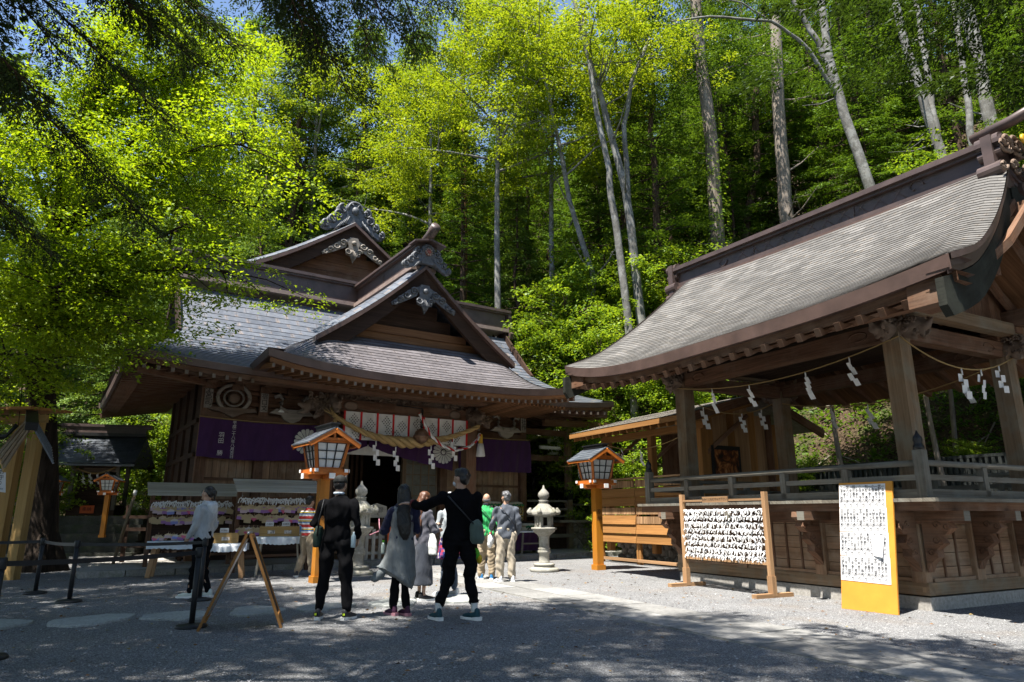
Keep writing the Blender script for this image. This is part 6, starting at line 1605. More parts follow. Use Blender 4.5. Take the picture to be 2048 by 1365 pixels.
def person(label, loc, rz, H, arms, legs, top, bottom, shoes, hair='short', hairmat_='hair_black', yaw=0.0, nod=0.0, hips=.16, sh=.2, chest=.135, belly=.15, top_len=.86, top_flare=0.0, sleeve=True, legr=(.085, .062, .05), skirt=None, collar=None, hem=.09, lean=0.0, female=False, topwr=.022):
    k = H / 1.75; t = thing('person', label, 'person', loc, rz); t.scale = (k, k, k); S_ = M
    prm = []; hr = Matrix.Rotation(yaw, 3, 'Z') @ Matrix.Rotation(nod, 3, 'X'); nb = Vector((0, lean, 1.52)); hc = Vector((0, lean + .015, 1.635))
    def hp(x, y, z): return hc + hr @ Vector((x, y, z))
    prm += [('ell', hp(0, -.012, .022), (.077, .095, .098), hr), ('ell', hp(0, .028, -.045), (.056, .062, .072), hr), ('cap', hp(0, .088, -.012), .012, hp(0, .105, -.028), .014), ('ell', hp(0, .078, -.065), (.026, .014, .008), hr), ('ell', hp(0, .07, -.098), (.026, .022, .02), hr)]
    for s in (-1, 1): prm += [('ell', hp(s * .078, -.008, -.015), (.010, .022, .033), hr), ('ell', hp(s * .031, .078, .018), (.02, .01, .01), hr), ('ell', hp(s * .04, .06, -.025), (.026, .02, .022), hr)]
    prm += [('cap', (0, lean - .012, 1.40), .06, hp(0, -.012, -.07), .054)]
    prm += [('loft', [((0, 0, .86), hips * .8, .09), ((0, 0, .98), hips * .85, .095), ((0, lean * .3, 1.12), hips * .72, .085), ((0, lean * .7, 1.3), sh * .75, .1), ((0, lean, 1.42), sh * .72, .075), ((0, lean, 1.47), .09, .06)], 14)]
    for (a, e, w, hd, hn, curl, sd) in arms:
        prm += [('cap', a, .036, e, .029), ('cap', e, .029, w, .025)] + hand_prims(w, hd, hn, curl, sd)
    for (h_, kn, an, fa) in legs: prm += [('cap', h_, .06, kn, .036), ('cap', kn, .036, an, .03), ('cap', an, .035, (an[0] - math.sin(fa) * .08, an[1] + math.cos(fa) * .08, .045), .03)]
    body = blob('body', prm, S_['skin'], t, .0118, 2)
    # eyes and brows
    m = MB()
    for s in (-1, 1):
        v, f = _ell(hp(s * .031, .083, .012), (.011, .006, .0055), hr, 8); m.add(v, f)
        m.tube([hp(s * .016, .088, .03), hp(s * .03, .09, .034), hp(s * .048, .078, .03)], .003, 4)
    m.build('eyes', 'ink', body)
    # garments
    tp = [('loft', [((0, 0, top_len - .02), hips + .015 + top_flare, .115 + top_flare * .8), ((0, 0, top_len + .02), hips + .02 + top_flare * .85, .12 + top_flare * .7), ((0, lean * .2, 1.02), hips + .012 + top_flare * .35, .118 + top_flare * .3), ((0, lean * .5, 1.14), belly + .005, .112), ((0, lean * .8, 1.28), sh * .86, chest), ((0, lean, 1.38), sh * .92, .115), ((0, lean, 1.44), sh * .72, .085), ((0, lean - .005, 1.485), .085, .07), ((0, lean - .01, 1.51), .068, .062)], 18)]
    if sleeve:
        for (a, e, w, hd, hn, curl, sd) in arms:
            a, e, w = Vector(a), Vector(e), Vector(w); tp += [('cap', a + Vector((0, 0, -.015)), .066, e, .055), ('cap', e, .057, w - (w - e).normalized() * .012, .042)]
    else:
        for (a, *_r) in arms: tp += [('cap', Vector(a), .068, Vector(a) + (Vector(_r[0]) - Vector(a)) * .15, .066)]
    blob('top', tp, top, t, .013, 4, wr=topwr, wscale=11)
    if skirt:
        blob('skirt', [('loft', skirt, 20)], bottom, t, .013, 3, wr=.012, wscale=10)
    if not skirt or legr:
        lp = [('loft', [((0, 0, .82), hips * .95, .1), ((0, 0, .93), hips + .005, .112), ((0, 0, 1.03), hips - .01, .105)], 16)]
        for (h_, kn, an, fa) in legs:
            h_, kn, an = Vector(h_), Vector(kn), Vector(an); an2 = kn.lerp(an, 1 - hem / max(.1, (kn - an).length) * .5)
            lp += [('cap', h_, legr[0] + .012, kn, legr[1]), ('cap', kn, legr[1], an2, legr[2])]
        if not skirt: blob('trousers', lp, bottom, t, .013, 3, wr=.022, wscale=14)
    for (h_, kn, an, fa) in legs: shoe_mesh(.27, shoes, t, (an[0], an[1], an[2] - .085), fa)
    hp_ = None
    if hair == 'short':
        hpz = [('ell', hp(0, -.02, .045), (.085, .098, .088), hr), ('ell', hp(0, -.06, -.005), (.078, .06, .08), hr), ('ell', hp(0, .04, .088), (.062, .05, .04), hr)]
        for i in range(44):
            a = i * 2.4; f_ = .35 + .65 * (i % 11) / 10; z_ = .125 - .075 * f_ * f_; hpz.append(('cap', hp(.06 * f_ * math.cos(a), -.025 + .07 * f_ * math.sin(a), z_ - .03), .02, hp(.088 * f_ * math.cos(a + .25), -.03 + .105 * f_ * math.sin(a + .25), z_ - .012), .008))
        hp_ = hpz
    elif hair == 'long':
        hp_ = [('ell', hp(0, -.02, .04), (.088, .102, .095), hr), ('loft', [(hp(0, -.05, .02), .085, .07), (hp(0, -.075, -.1), .088, .055), (Vector((.0, lean - .09, 1.36)), .10, .05), (Vector((.015, lean - .125, 1.2)), .105, .045), (Vector((.03, lean - .13, 1.08)), .08, .035), (Vector((.04, lean - .125, 1.0)), .03, .02)], 14)]
        for s in (-1, 1): hp_.append(('cap', hp(s * .07, -.01, .0), .03, hp(s * .085, -.03, -.16), .025))
    elif hair == 'bun':
        hp_ = [('ell', hp(0, -.02, .04), (.083, .098, .088), hr), ('ell', hp(0, -.065, .0), (.072, .05, .06), hr), ('ell', hp(0, -.125, .03), (.035, .04, .05), hr), ('cap', hp(0, -.14, .0), .025, hp(0, -.15, -.09), .012)]
    elif hair == 'crop':
        hp_ = [('ell', hp(0, -.045, .0), (.079, .064, .07), hr)]
    elif hair == 'bald':
        hp_ = [('ell', hp(0, -.055, -.02), (.076, .052, .045), hr)] + [('ell', hp(s * .068, -.02, .0), (.014, .04, .035), hr) for s in (-1, 1)]
    if hp_: blob('hair', hp_, M[hairmat_], t, .0085, 2, wr=.006, wscale=30)
    t['_hc'] = 0; del t['_hc']
    PEOPLE.append(t); return t, hp, hr
def leg(x, dx=0.0, dy=0.0, kx=0.0, ky=.02, fa=0.0, lift=0.0): return ((x * .95, 0, .90), (x + kx, ky, .49), (x + dx, dy, .085 + lift), fa)

C_ = lambda n, c, **k: cloth(n, c, **k)
blk = C_('black sweatshirt', (.0055, .0055, .0065), sheen=0, spec=.05); blk2 = C_('black trousers', (.0065, .0065, .0075), sheen=0, spec=.05); blk3 = C_('black shirt', (.005, .005, .006), sheen=0, spec=.05)
# man in black with cap, seen from behind
t, hp, hr = person('man in black sweatshirt, joggers and black cap standing with his back turned', (-2.22, 9.0, 0), R(-6), 1.74,
    [((-.19, 0, 1.41), (-.31, -.03, 1.15), (-.22, .16, 1.02), (.3, .8, -.3), (-1, 0, .2), .6, 1), ((.19, 0, 1.41), (.27, -.03, 1.14), (.24, .12, .96), (-.2, .6, -.5), (1, 0, .2), .6, -1)],
    [leg(-.12, -.06, 0, -.02, .01, .25), leg(.12, .06, .02, .02, .01, -.25)], blk, blk2, [plain('black white shoe', (.03, .032, .036), .5), 'white'], 'crop', sh=.225, hips=.165, top_len=.92, topwr=.02, hem=.12, legr=(.095, .078, .06), belly=.165)
blob('cap', [('ell', hp(0, -.012, .055), (.088, .104, .075), hr), ('loft', [(hp(0, -.012, .03), .089, .105), (hp(0, -.012, .055), .089, .105)], 18), ('loft', [(hp(0, .09, .05), .06, .012), (hp(0, .16, .035), .05, .008)], 12)], plain('black cap', (.012, .013, .012), .8), t, .008, 2)
m = MB(); m.tube([hp(.06 * math.cos(a), -.012 + .075 * math.sin(a), -.105) for a in [R(190 + 16 * i) for i in range(11)]], .017, 6); m.build('collar', cloth('pale shirt', (.50, .58, .66)), t)
m = MB(); m.tube([(-.15, -.12, 1.45), (-.19, -.15, 1.2), (-.21, -.13, 1.0)], .022, 6, flat=.4); m.build('bag_strap', 'plastic_black', t)
blob('shoulder_bag', [('loft', [((-.24, -.02, .86), .05, .09), ((-.24, -.02, 1.02), .06, .1), ((-.23, -.02, 1.12), .04, .07)], 12)], plain('black green bag', (.014, .03, .022), .7), t, .014, 2)
m = MB()
for x in (-.18, .18): m.box((x, -.082, .07), (.05, .012, .045), mat=0); m.box((x, -.089, .072), (.026, .006, .026), mat=1)
m.build('heel_tab', ['ink', plain('lime mark', (.45, .62, .03), .5)], t)
m = MB(); m.lathe([(.028, .0), (.03, .02), (.03, .14), (.012, .17), (.012, .19)], (.235, -.05, .86), 10); m.build('water_bottle', plain('clear bottle', (.32, .42, .46), .2, .6), t)
# woman with long hair and grey sleeveless coat
navy = C_('navy sleeve', (.016, .018, .045)); gvest = C_('grey knit vest', (.15, .165, .17))
t, hp, hr = person('woman with long black hair in a grey sleeveless coat holding pink sticks', (-1.45, 9.35, 0), R(14), 1.64,
    [((-.17, 0, 1.40), (-.23, .06, 1.13), (-.26, .27, 1.10), (-.1, .9, .15), (-.5, 0, .8), .8, 1), ((.17, 0, 1.40), (.22, .02, 1.12), (.14, .22, 1.06), (-.3, .9, .1), (.6, 0, .6), .8, -1)],
    [leg(-.06, -.02, .06, 0, .03, .5), leg(.07, .02, -.02, 0, .01, .45)], navy, blk2, [plain('plum shoe', (.05, .015, .04), .7), plain('rose sole', (.42, .2, .24), .6)], 'long', yaw=R(22), sh=.185, hips=.155, top_len=1.0, legr=(.085, .062, .05), belly=.135)
blob('sleeveless_coat', [('loft', [((-.09, -.03, .50), .30, .19), ((-.05, -.02, .56), .27, .18), ((-.02, -.01, .78), .215, .155), ((0, 0, 1.0), .18, .135), ((0, 0, 1.16), .158, .128), ((0, 0, 1.3), .168, .138), ((0, 0, 1.4), .16, .115), ((0, -.005, 1.455), .12, .085)], 22), ('cap', (-.25, -.05, .56), .06, (-.36, -.06, .49), .05)], gvest, t, .013, 4, wr=.012, wscale=12)
m = MB(); m.tube([(-.27, .36, 1.12), (-.42, .5, 1.05)], .008, 5); m.tube([(-.29, .36, 1.10), (-.30, .47, 1.28)], .008, 5); m.tube([(-.42, .5, 1.05), (-.30, .5, 1.10)], .01, 5); m.build('pink_sticks', plain('pink stick', (.62, .28, .34), .5), t)
m = MB(); m.lathe([(.03, 0), (.032, .02), (.032, .12), (.016, .16)], (-.24, .16, .80), 10); m.build('bottle', plain('tea bottle', (.3, .36, .34), .2, .6), t)
m = MB(); m.lathe([(.017, .16), (.017, .19)], (-.24, .16, .80), 10); m.build('bottle_cap', plain('green lid', (.12, .5, .03), .5), t)
# tall man in black with outstretched arm
t, hp, hr = person('tall man in black shirt and cropped trousers resting an arm on the woman\'s shoulder', (-.66, 9.0, 0), R(8), 1.83,
    [((-.2, 0, 1.42), (-.44, .07, 1.30), (-.60, .17, 1.335), (-1, .12, .05), (0, -.2, 1), .35, 1), ((.2, 0, 1.42), (.235, .02, 1.13), (.17, .15, .92), (.0, .35, -.9), (1, 0, 0), .9, -1)],
    [leg(-.09, -.16, .0, -.04, .02, .45), leg(.09, .09, -.05, .05, .02, .75)], blk3, blk2, [plain('teal shoe', (.015, .06, .075), .6), 'white'], 'short', yaw=R(48), sh=.215, hips=.158, top_len=.92, topwr=.02, hem=.28, legr=(.092, .072, .064), belly=.16)
blob('face_mask', [('ell', hp(0, .065, -.06), (.058, .045, .042), hr)], plain('mask', (.50, .53, .58), .8), t, .007, 2)
blob('top_tail', [('loft', [((-.17, .02, .80), .05, .05), ((-.13, .02, .92), .09, .1), ((-.08, .02, 1.02), .1, .1)], 12)], blk3, t, .014, 3)
m = MB(); m.tube([(-.55, .15, 1.335), (-.60, .17, 1.337)], [.05, .046], 10); m.build('cuff', cloth('dark red cuff', (.10, .012, .014)), t)
for (x, y) in ((-.245, .0), (.185, -.05)): m = MB(); m.lathe([(.040, .09), (.041, .12), (.041, .19)], (x * .98, y, 0), 12); m.build('sock', cloth('white sock', (.62, .61, .57)), t)
blob('waist_bag', [('loft', [((.2, -.12, .86), .07, .045), ((.2, -.13, .92), .10, .06), ((.19, -.13, 1.06), .09, .06), ((.16, -.13, 1.13), .05, .04)], 12)], cloth('grey green bag', (.075, .105, .09)), t, .014, 3, wr=.01)
m = MB(); m.tube([(-.16, -.1, 1.42), (0, -.15, 1.25), (.16, -.16, 1.08)], .018, 6, flat=.5); m.build('bag_strap', 'plastic_black', t)
for col, c, r in (((.10, .42, .02), (.21, .14, .73), (.05, .05, .07)), ((.62, .42, .02), (.25, .14, .67), (.04, .04, .06))): blob('bird_charm', [('ell', c, r), ('ell', (c[0] - .03, c[1], c[2] + .05), (.03, .03, .03))], plain('charm %.2f' % col[0], col, .7), t, .01, 1)
# brown haired woman looking at a phone
t, hp, hr = person('brown haired woman in a long slate skirt looking down at her phone', (-1.38, 11.0, 0), R(-50), 1.6,
    [((-.17, 0, 1.40), (-.21, .08, 1.14), (-.08, .27, 1.2), (.4, .7, .3), (0, -.2, 1), .9, 1), ((.17, 0, 1.40), (.21, .08, 1.12), (.06, .26, 1.12), (-.5, .7, .1), (0, -.5, .8), .9, -1)],
    [leg(-.08, -.02, .02, 0, .02, .3), leg(.08, .03, -.03, 0, .01, -.2)], C_('grey print blouse', (.09, .09, .11)), C_('slate skirt', (.036, .042, .055)), [plain('black sneaker', (.012, .012, .013), .5), 'white'], 'long', 'hair_brown', nod=R(-18), sh=.18, skirt=[((0, 0, .24), .225, .19), ((0, 0, .3), .22, .185), ((0, 0, .6), .19, .155), ((0, 0, .85), .17, .13), ((0, 0, 1.02), .14, .11), ((0, 0, 1.07), .13, .1)])
m = MB(); m.box((0, .36, 1.25), (.075, .012, .15), rot=Matrix.Rotation(R(-25), 3, 'X')); m.build('phone', 'black', t)
blob('shoulder_bag', [('loft', [((-.2, -.06, .78), .1, .05), ((-.2, -.06, 1.0), .11, .055)], 12)], cloth('dark blue bag', (.015, .03, .06)), t, .013, 2)
blob('white_tote', [('loft', [((.22, .05, .72), .12, .05), ((.21, .05, .92), .13, .055), ((.19, .05, 1.06), .06, .03)], 12)], cloth('white tote', (.56, .58, .57)), t, .013, 2, wr=.012)
# visitor in white cap and patterned tunic
def patt():
    m = NT('patterned tunic'); o = m.obj(); v = m.n('TexVoronoi'); v.inputs['Scale'].default_value = 22; m.l(o, v.inputs['Vector'])
    s = m.n('SeparateColor'); m.l(v.outputs['Color'], s.inputs[0]); c = m.ramp(s.outputs[0], [(0, (.02, .02, .06)), (.35, (.03, .05, .22)), (.55, (.45, .05, .06)), (.7, (.05, .03, .10)), (.9, (.5, .45, .42))]); c_ = c
    m.pbr(c_, .9, .1); return m.m
t, hp, hr = person('visitor in white cap and colourful patterned tunic behind the tall man', (-1.02, 11.55, 0), R(20), 1.6,
    [((-.16, 0, 1.40), (-.24, .02, 1.14), (-.2, .18, 1.08), (.2, .8, .3), (-.5, 0, .8), .9, 1), ((.16, 0, 1.40), (.24, .02, 1.14), (.2, .18, 1.1), (-.2, .8, .3), (.5, 0, .8), .9, -1)],
    [leg(-.07, -.02, .03, 0, .02, .8), leg(.07, .05, -.03, 0, .01, .6)], C_('pale grey jacket', (.30, .33, .35)), C_('slim blue jeans', (.045, .062, .09)), [plain('pale shoe', (.58, .57, .55), .6), 'white'], 'crop', sh=.18, top_len=.98, hem=.1)
blob('tunic', [('loft', [((0, 0, .62), .22, .17), ((0, 0, .7), .21, .165), ((0, 0, .9), .185, .14), ((0, 0, 1.02), .165, .125)], 18)], patt(), t, .013, 3, wr=.01)
blob('cap', [('ell', hp(0, -.01, .06), (.092, .108, .08), hr), ('loft', [(hp(0, .09, .05), .065, .012), (hp(0, .17, .03), .05, .008)], 12)], cloth('white cap cloth', (.72, .73, .76)), t, .009, 2)
# older man in green
tan = C_('tan trousers', (.30, .24, .165)); tan2 = C_('beige trousers', (.36, .31, .24))
t, hp, hr = person('older bald man in a bright green jacket with black shoulder bag', (-.52, 14.34, 0), R(4), 1.67,
    [((-.19, 0, 1.40), (-.26, .0, 1.13), (-.2, .16, .98), (.2, .7, -.4), (-1, 0, .2), .7, 1), ((.19, 0, 1.40), (.27, -.01, 1.13), (.25, .1, .92), (.0, .5, -.8), (1, 0, 0), .7, -1)],
    [leg(-.09, -.01, .02, 0, .01, .2), leg(.1, .02, .0, 0, .01, -.1)], C_('green jacket', (.035, .33, .10)), tan, [plain('blue trainer', (.03, .16, .36), .5), 'white'], 'bald', 'hair_grey', sh=.215, hips=.17, top_len=.9, legr=(.1, .085, .075), belly=.175)
m = MB(); m.tube([(-.12, -.12, 1.46), (.02, -.155, 1.3), (.18, -.15, 1.08), (.24, -.08, .98)], .016, 6, flat=.5); m.build('bag_strap', 'plastic_black', t)
blob('shoulder_bag', [('loft', [((.25, -.04, .84), .07, .06), ((.25, -.04, 1.03), .075, .065)], 10)], 'plastic_black' and M['plastic_black'], t, .014, 2)
m = MB(); m.tube([hp(.062 * math.cos(a), -.012 + .07 * math.sin(a), -.10) for a in [R(190 + 16 * i) for i in range(11)]], .014, 6); m.build('collar', cloth('dark collar', (.02, .025, .05)), t)
# man in grey jacket
t, hp, hr = person('grey haired man in slate grey jacket and beige trousers holding a white hat', (-.12, 13.75, 0), R(10), 1.70,
    [((-.19, 0, 1.41), (-.27, .02, 1.14), (-.26, .16, 1.0), (-.1, .5, -.8), (-1, 0, .2), .8, 1), ((.19, 0, 1.41), (.26, -.02, 1.13), (.23, .08, .9), (.0, .4, -.9), (1, 0, 0), .7, -1)],
    [leg(-.1, -.02, .02, 0, .01, .35), leg(.1, .03, .0, 0, .01, .1)], C_('slate jacket', (.075, .085, .105)), tan2, [plain('pale trainer', (.5, .52, .56), .5), 'white'], 'short', 'hair_grey', yaw=R(25), sh=.22, hips=.17, top_len=.86, legr=(.1, .082, .072), belly=.178)
m = MB(); m.tube([(-.13, -.11, 1.46), (0, -.15, 1.3), (.15, -.15, 1.1), (.2, -.1, .95)], .014, 6, flat=.5); m.build('bag_strap', 'plastic_black', t)
blob('white_hat', [('ell', (-.27, .2, .8), (.07, .1, .12)), ('ell', (-.29, .22, .72), (.05, .09, .08))], cloth('white hat cloth', (.72, .72, .73)), t, .012, 2, wr=.012)
m = MB(); m.tube([(-.27, .2, .95), (-.28, .2, .86)], .03, 8); m.build('hat_band', plain('red hat band', (.45, .12, .12), .7), t)
# woman in white hooded jacket
t, hp, hr = person('woman in white hooded jacket and black leggings looking up to the left', (-4.9, 11.3, 0), R(78), 1.70,
    [((-.175, 0, 1.40), (-.21, .02, 1.13), (-.2, .14, .94), (.1, .5, -.8), (-1, 0, 0), .7, 1), ((.175, 0, 1.40), (.2, -.03, 1.12), (.19, .1, .93), (-.1, .5, -.8), (1, 0, 0), .7, -1)],
    [leg(-.07, 0, .12, 0, .06, .15), leg(.07, .0, -.12, 0, .0, -.1)], C_('white windbreaker', (.40, .43, .45), trans=.12), blk2, [plain('white green shoe', (.55, .60, .55), .5), 'white'], 'bun', nod=R(10), sh=.19, hips=.165, chest=.15, top_len=.93, topwr=.02, legr=(.095, .066, .048), hem=.06)
blob('hood', [('ell', (0, -.105, 1.42), (.115, .07, .085)), ('cap', (-.09, -.05, 1.48), .04, (.09, -.05, 1.48), .04), ('ell', (0, -.12, 1.36), (.08, .05, .07))], C_('white hood', (.50, .54, .57)), t, .012, 3, wr=.01)
m = MB(); m.tube([hp(s * .09, .06, .015) if i else hp(s * .08, -.01, .012) for s in (1,) for i in (0, 1)], .003, 4)
for s in (-1, 1): m.tube([hp(s * .032 + .018 * math.cos(a), .095, .012 + .016 * math.sin(a)) for a in [k * .7 for k in range(10)]], .0022, 4)
m.build('glasses', 'black', t)
# visitor in striped top, mostly hidden
def stripes():
    m = NT('striped cloth'); o = m.obj(); s = m.n('SeparateXYZ'); m.l(o, s.inputs[0]); q = m.n('Math', operation='MULTIPLY'); m.l(s.outputs[2], q.inputs[0]); q.inputs[1].default_value = 5.5
    a = m.n('Math', operation='FRACT'); m.l(q.outputs[0], a.inputs[0])
    r = m.ramp(a.outputs[0], [(0, (.55, .05, .05)), (.2, (.75, .75, .75)), (.4, (.05, .2, .5)), (.55, (.70, .5, .05)), (.7, (.75, .75, .75)), (.85, (.5, .06, .05))]); r.node.color_ramp.interpolation = 'CONSTANT'
    m.pbr(r, .9, .1); return m.m
t, hp, hr = person('visitor in striped top and tan trousers half hidden behind the man in black', (-4.32, 15.0, 0), R(-25), 1.64,
    [((-.19, 0, 1.40), (-.29, .05, 1.16), (-.2, .2, 1.02), (.2, .7, .1), (-.6, 0, .8), .8, 1), ((.19, 0, 1.40), (.26, .05, 1.14), (.2, .2, 1.04), (-.2, .7, .1), (.6, 0, .8), .8, -1)],
    [leg(-.1, -.04, -.12, -.02, .06, .9), leg(.1, .0, .1, 0, .04, .6)], stripes(), tan, [plain('black pale shoe', (.05, .05, .055), .5), 'white'], 'short', sh=.2, top_len=.9, legr=(.1, .085, .07))

# ---------------- trees ----------------
M['leaf_fir'] = leafmat('fir foliage', (0.044, 0.098, 0.015), (0.140, 0.250, 0.032), .30)
M['leaf_cedar'] = leafmat('cedar foliage', (0.042, 0.092, 0.016), (0.135, 0.232, 0.034), .30)
M['leaf_hinoki'] = leafmat('cypress foliage', (0.060, 0.125, 0.026), (0.185, 0.285, 0.060), .30)
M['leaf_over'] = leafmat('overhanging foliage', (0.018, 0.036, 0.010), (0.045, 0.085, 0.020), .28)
M['leaf_maple'] = leafmat('maple leaves', (0.130, 0.235, 0.011), (0.310, 0.430, 0.022), .5)
M['leaf_young'] = leafmat('young beech leaves', (0.125, 0.208, 0.013), (0.280, 0.355, 0.027), .44)
M['leaf_shrub'] = leafmat('shrub leaves', (0.085, 0.175, 0.016), (0.230, 0.330, 0.032), .46)
M['leaf_broad'] = leafmat('broad leaves', (0.045, 0.105, 0.018), (0.120, 0.205, 0.030), .40)
def rv(rs, n): return nrm(rs.normal(size=(n, 3)))
def spray(rs, B, D, L, per, leafL, leafW, droop=.25, wide=.45, nv=None):
    """flat feather-like sprays: B base (n,3), D direction (n,3), L length (n,). Leaves alternate on both sides."""
    n = len(B); D = nrm(D); up = np.array([0, 0, 1.0])
    S = nrm(np.cross(D, up) + rs.normal(size=(n, 3)) * .15); N = nrm(np.cross(S, D))
    q = (np.arange(per) + .5) / per; q = np.tile(q, (n, 1)) + rs.uniform(-.4, .4, (n, per)) / per
    side = np.where(rs.rand(n, per) < .5, -1.0, 1.0)
    w = wide * (1 - .75 * q) * rs.uniform(.05, 1.0, (n, per))
    P = B[:, None] + D[:, None] * (q * L[:, None])[..., None] + S[:, None] * (side * w * L[:, None])[..., None]
    P[..., 2] -= droop * (q ** 2 + .5 * w) * L[:, None]; P += rs.normal(size=P.shape) * .03 * L[:, None, None]
    dirs = D[:, None] * .75 + S[:, None] * (side * .75)[..., None] + rs.normal(size=P.shape) * .22; dirs[..., 2] -= droop * .9
    nn = N[:, None] + rs.normal(size=P.shape) * .38
    k = n * per; return P.reshape(k, 3), dirs.reshape(k, 3), nn.reshape(k, 3), rs.uniform(.7, 1.25, k) * leafL, rs.uniform(.75, 1.2, k) * leafW
def conifer(seed, H, hb, Rm, step, per, leafL, leafW, droop, style, spr=1.0):
    rs = np.random.RandomState(seed); B = []; D = []; L = []; limbs = []
    z = hb
    while z < H - .3:
        f = (z - hb) / (H - hb); R0 = Rm * ((1 - f) ** .75) * (.55 + .45 * min(1, f * 5 + .35)) + .25; nb = rs.randint(4, 7); a0 = rs.rand() * 6.28
        for b in range(nb):
            if rs.rand() < .12: continue
            a = a0 + b * 6.283 / nb + rs.uniform(-.35, .35); Lb = R0 * rs.uniform(.62, 1.12); el = (.28 - .5 * (1 - f)) * (1 if style != 'cedar' else .4) + rs.uniform(-.12, .12)
            d = np.array([math.cos(a) * math.cos(el), math.sin(a) * math.cos(el), math.sin(el)]); o = np.array([0, 0, z + rs.uniform(-.15, .15)])
            limbs.append((o, o + d * Lb * .8 - np.array([0, 0, droop * .3 * Lb]), .018 + .012 * Lb))
            nt_ = max(3, int(Lb / (.34 / spr)))
            for i in range(nt_):
                q = .22 + .8 * (i + rs.uniform(.2, .8)) / nt_; p = o + d * Lb * q; p[2] -= droop * .35 * Lb * q * q
                for sd in (-1, 1):
                    aa = a + sd * rs.uniform(.35, .95) * (1 if q < .9 else .3); e2 = rs.uniform(-.25, .12) if style != 'cedar' else rs.uniform(-.1, .5)
                    B.append(p + rs.normal(size=3) * .05); D.append((math.cos(aa), math.sin(aa), e2)); L.append((.30 + .34 * Lb * (1.05 - q)) * rs.uniform(.75, 1.25))
        z += step * rs.uniform(.8, 1.2)
    out = spray(rs, np.array(B), np.array(D), np.array(L), per, leafL, leafW, droop=droop if style != 'cedar' else .15, wide=.5 if style == 'fir' else .38)
    return out, limbs
def trunk_mesh(name, pts, rad, limbs=(), n=9):
    m = MB(); m.tube(pts, rad, n)
    for a, b_, r in limbs: m.tube([a, (Vector(a) + Vector(b_)) / 2 + Vector((0, 0, .03)), b_], [r, r * .7, r * .25], 4, cap=False)
    return m.mesh(name)
class Kind:
    def __init__(s, nm, leaves, leafm, tr, barkm):
        s.cm = leaf_mesh('crown', *leaves); s.cm.materials.append(M[leafm]); s.tm = tr; s.tm.materials.append(M[barkm]); s.nm = nm
    def place(s, loc, rz, sc, label, group, name=None, cat='tree', tilt=(0, 0), zs=1.0):
        t = thing(name or s.nm, label, cat, loc, rz, group); t.rotation_euler = (tilt[0], tilt[1], rz); t.scale = (sc, sc, sc * zs)
        mkobj('trunk', s.tm, None, t); mkobj('crown', s.cm, None, t); return t
KINDS = []
def mk_conifer(nm, seed, H, hb, Rm, step, per, lL, lW, droop, style, leafm, barkm, r0, spr=1.0, bare=True):
    lv, limbs = conifer(seed, H, hb, Rm, step, per, lL, lW, droop, style, spr); rs = random.Random(seed)
    pts = [(rs.uniform(-.06, .06) * i, rs.uniform(-.06, .06) * i, -1.5 + (H + 1.5) * i / 12) for i in range(13)]; pts = [(x * .25, y * .25, z) for x, y, z in pts]
    rad = [r0 * (1.35 if i == 0 else 1.08 if i == 1 else 1 - .9 * i / 12) for i in range(13)]; dead = []
    for i in range(10): z = rs.uniform(2, hb); a = rs.random() * 6.28; dead.append(((0, 0, z), (1.2 * math.cos(a), 1.2 * math.sin(a), z - .2), .03))
    return Kind(nm, lv, leafm, trunk_mesh('trunk', pts, rad, list(limbs) + dead), barkm)
FIR = mk_conifer('fir_tree', 11, 19, 3.5, 3.6, .62, 18, .17, .062, .30, 'fir', 'leaf_fir', 'bark_dark', .30)
FIR2 = mk_conifer('fir_tree', 12, 22, 6.5, 3.2, .62, 18, .17, .062, .26, 'fir', 'leaf_fir', 'bark_dark', .33)
CED = mk_conifer('cedar_tree', 21, 24, 7.0, 2.7, .55, 20, .16, .055, .2, 'cedar', 'leaf_cedar', 'bark_dark', .32, 1.25)
CED2 = mk_conifer('cedar_tree', 22, 20, 2.5, 3.0, .55, 20, .16, .055, .2, 'cedar', 'leaf_cedar', 'bark_dark', .30, 1.2)
HIN = mk_conifer('cypress_tree', 31, 20, 2.5, 3.0, .55, 20, .15, .06, .45, 'fir', 'leaf_hinoki', 'bark_dark', .28, 1.2)
TALL = mk_conifer('tall_cedar_tree', 41, 26, 12.5, 3.2, .65, 18, .17, .062, .25, 'cedar', 'leaf_cedar', 'bark_grey', .40)

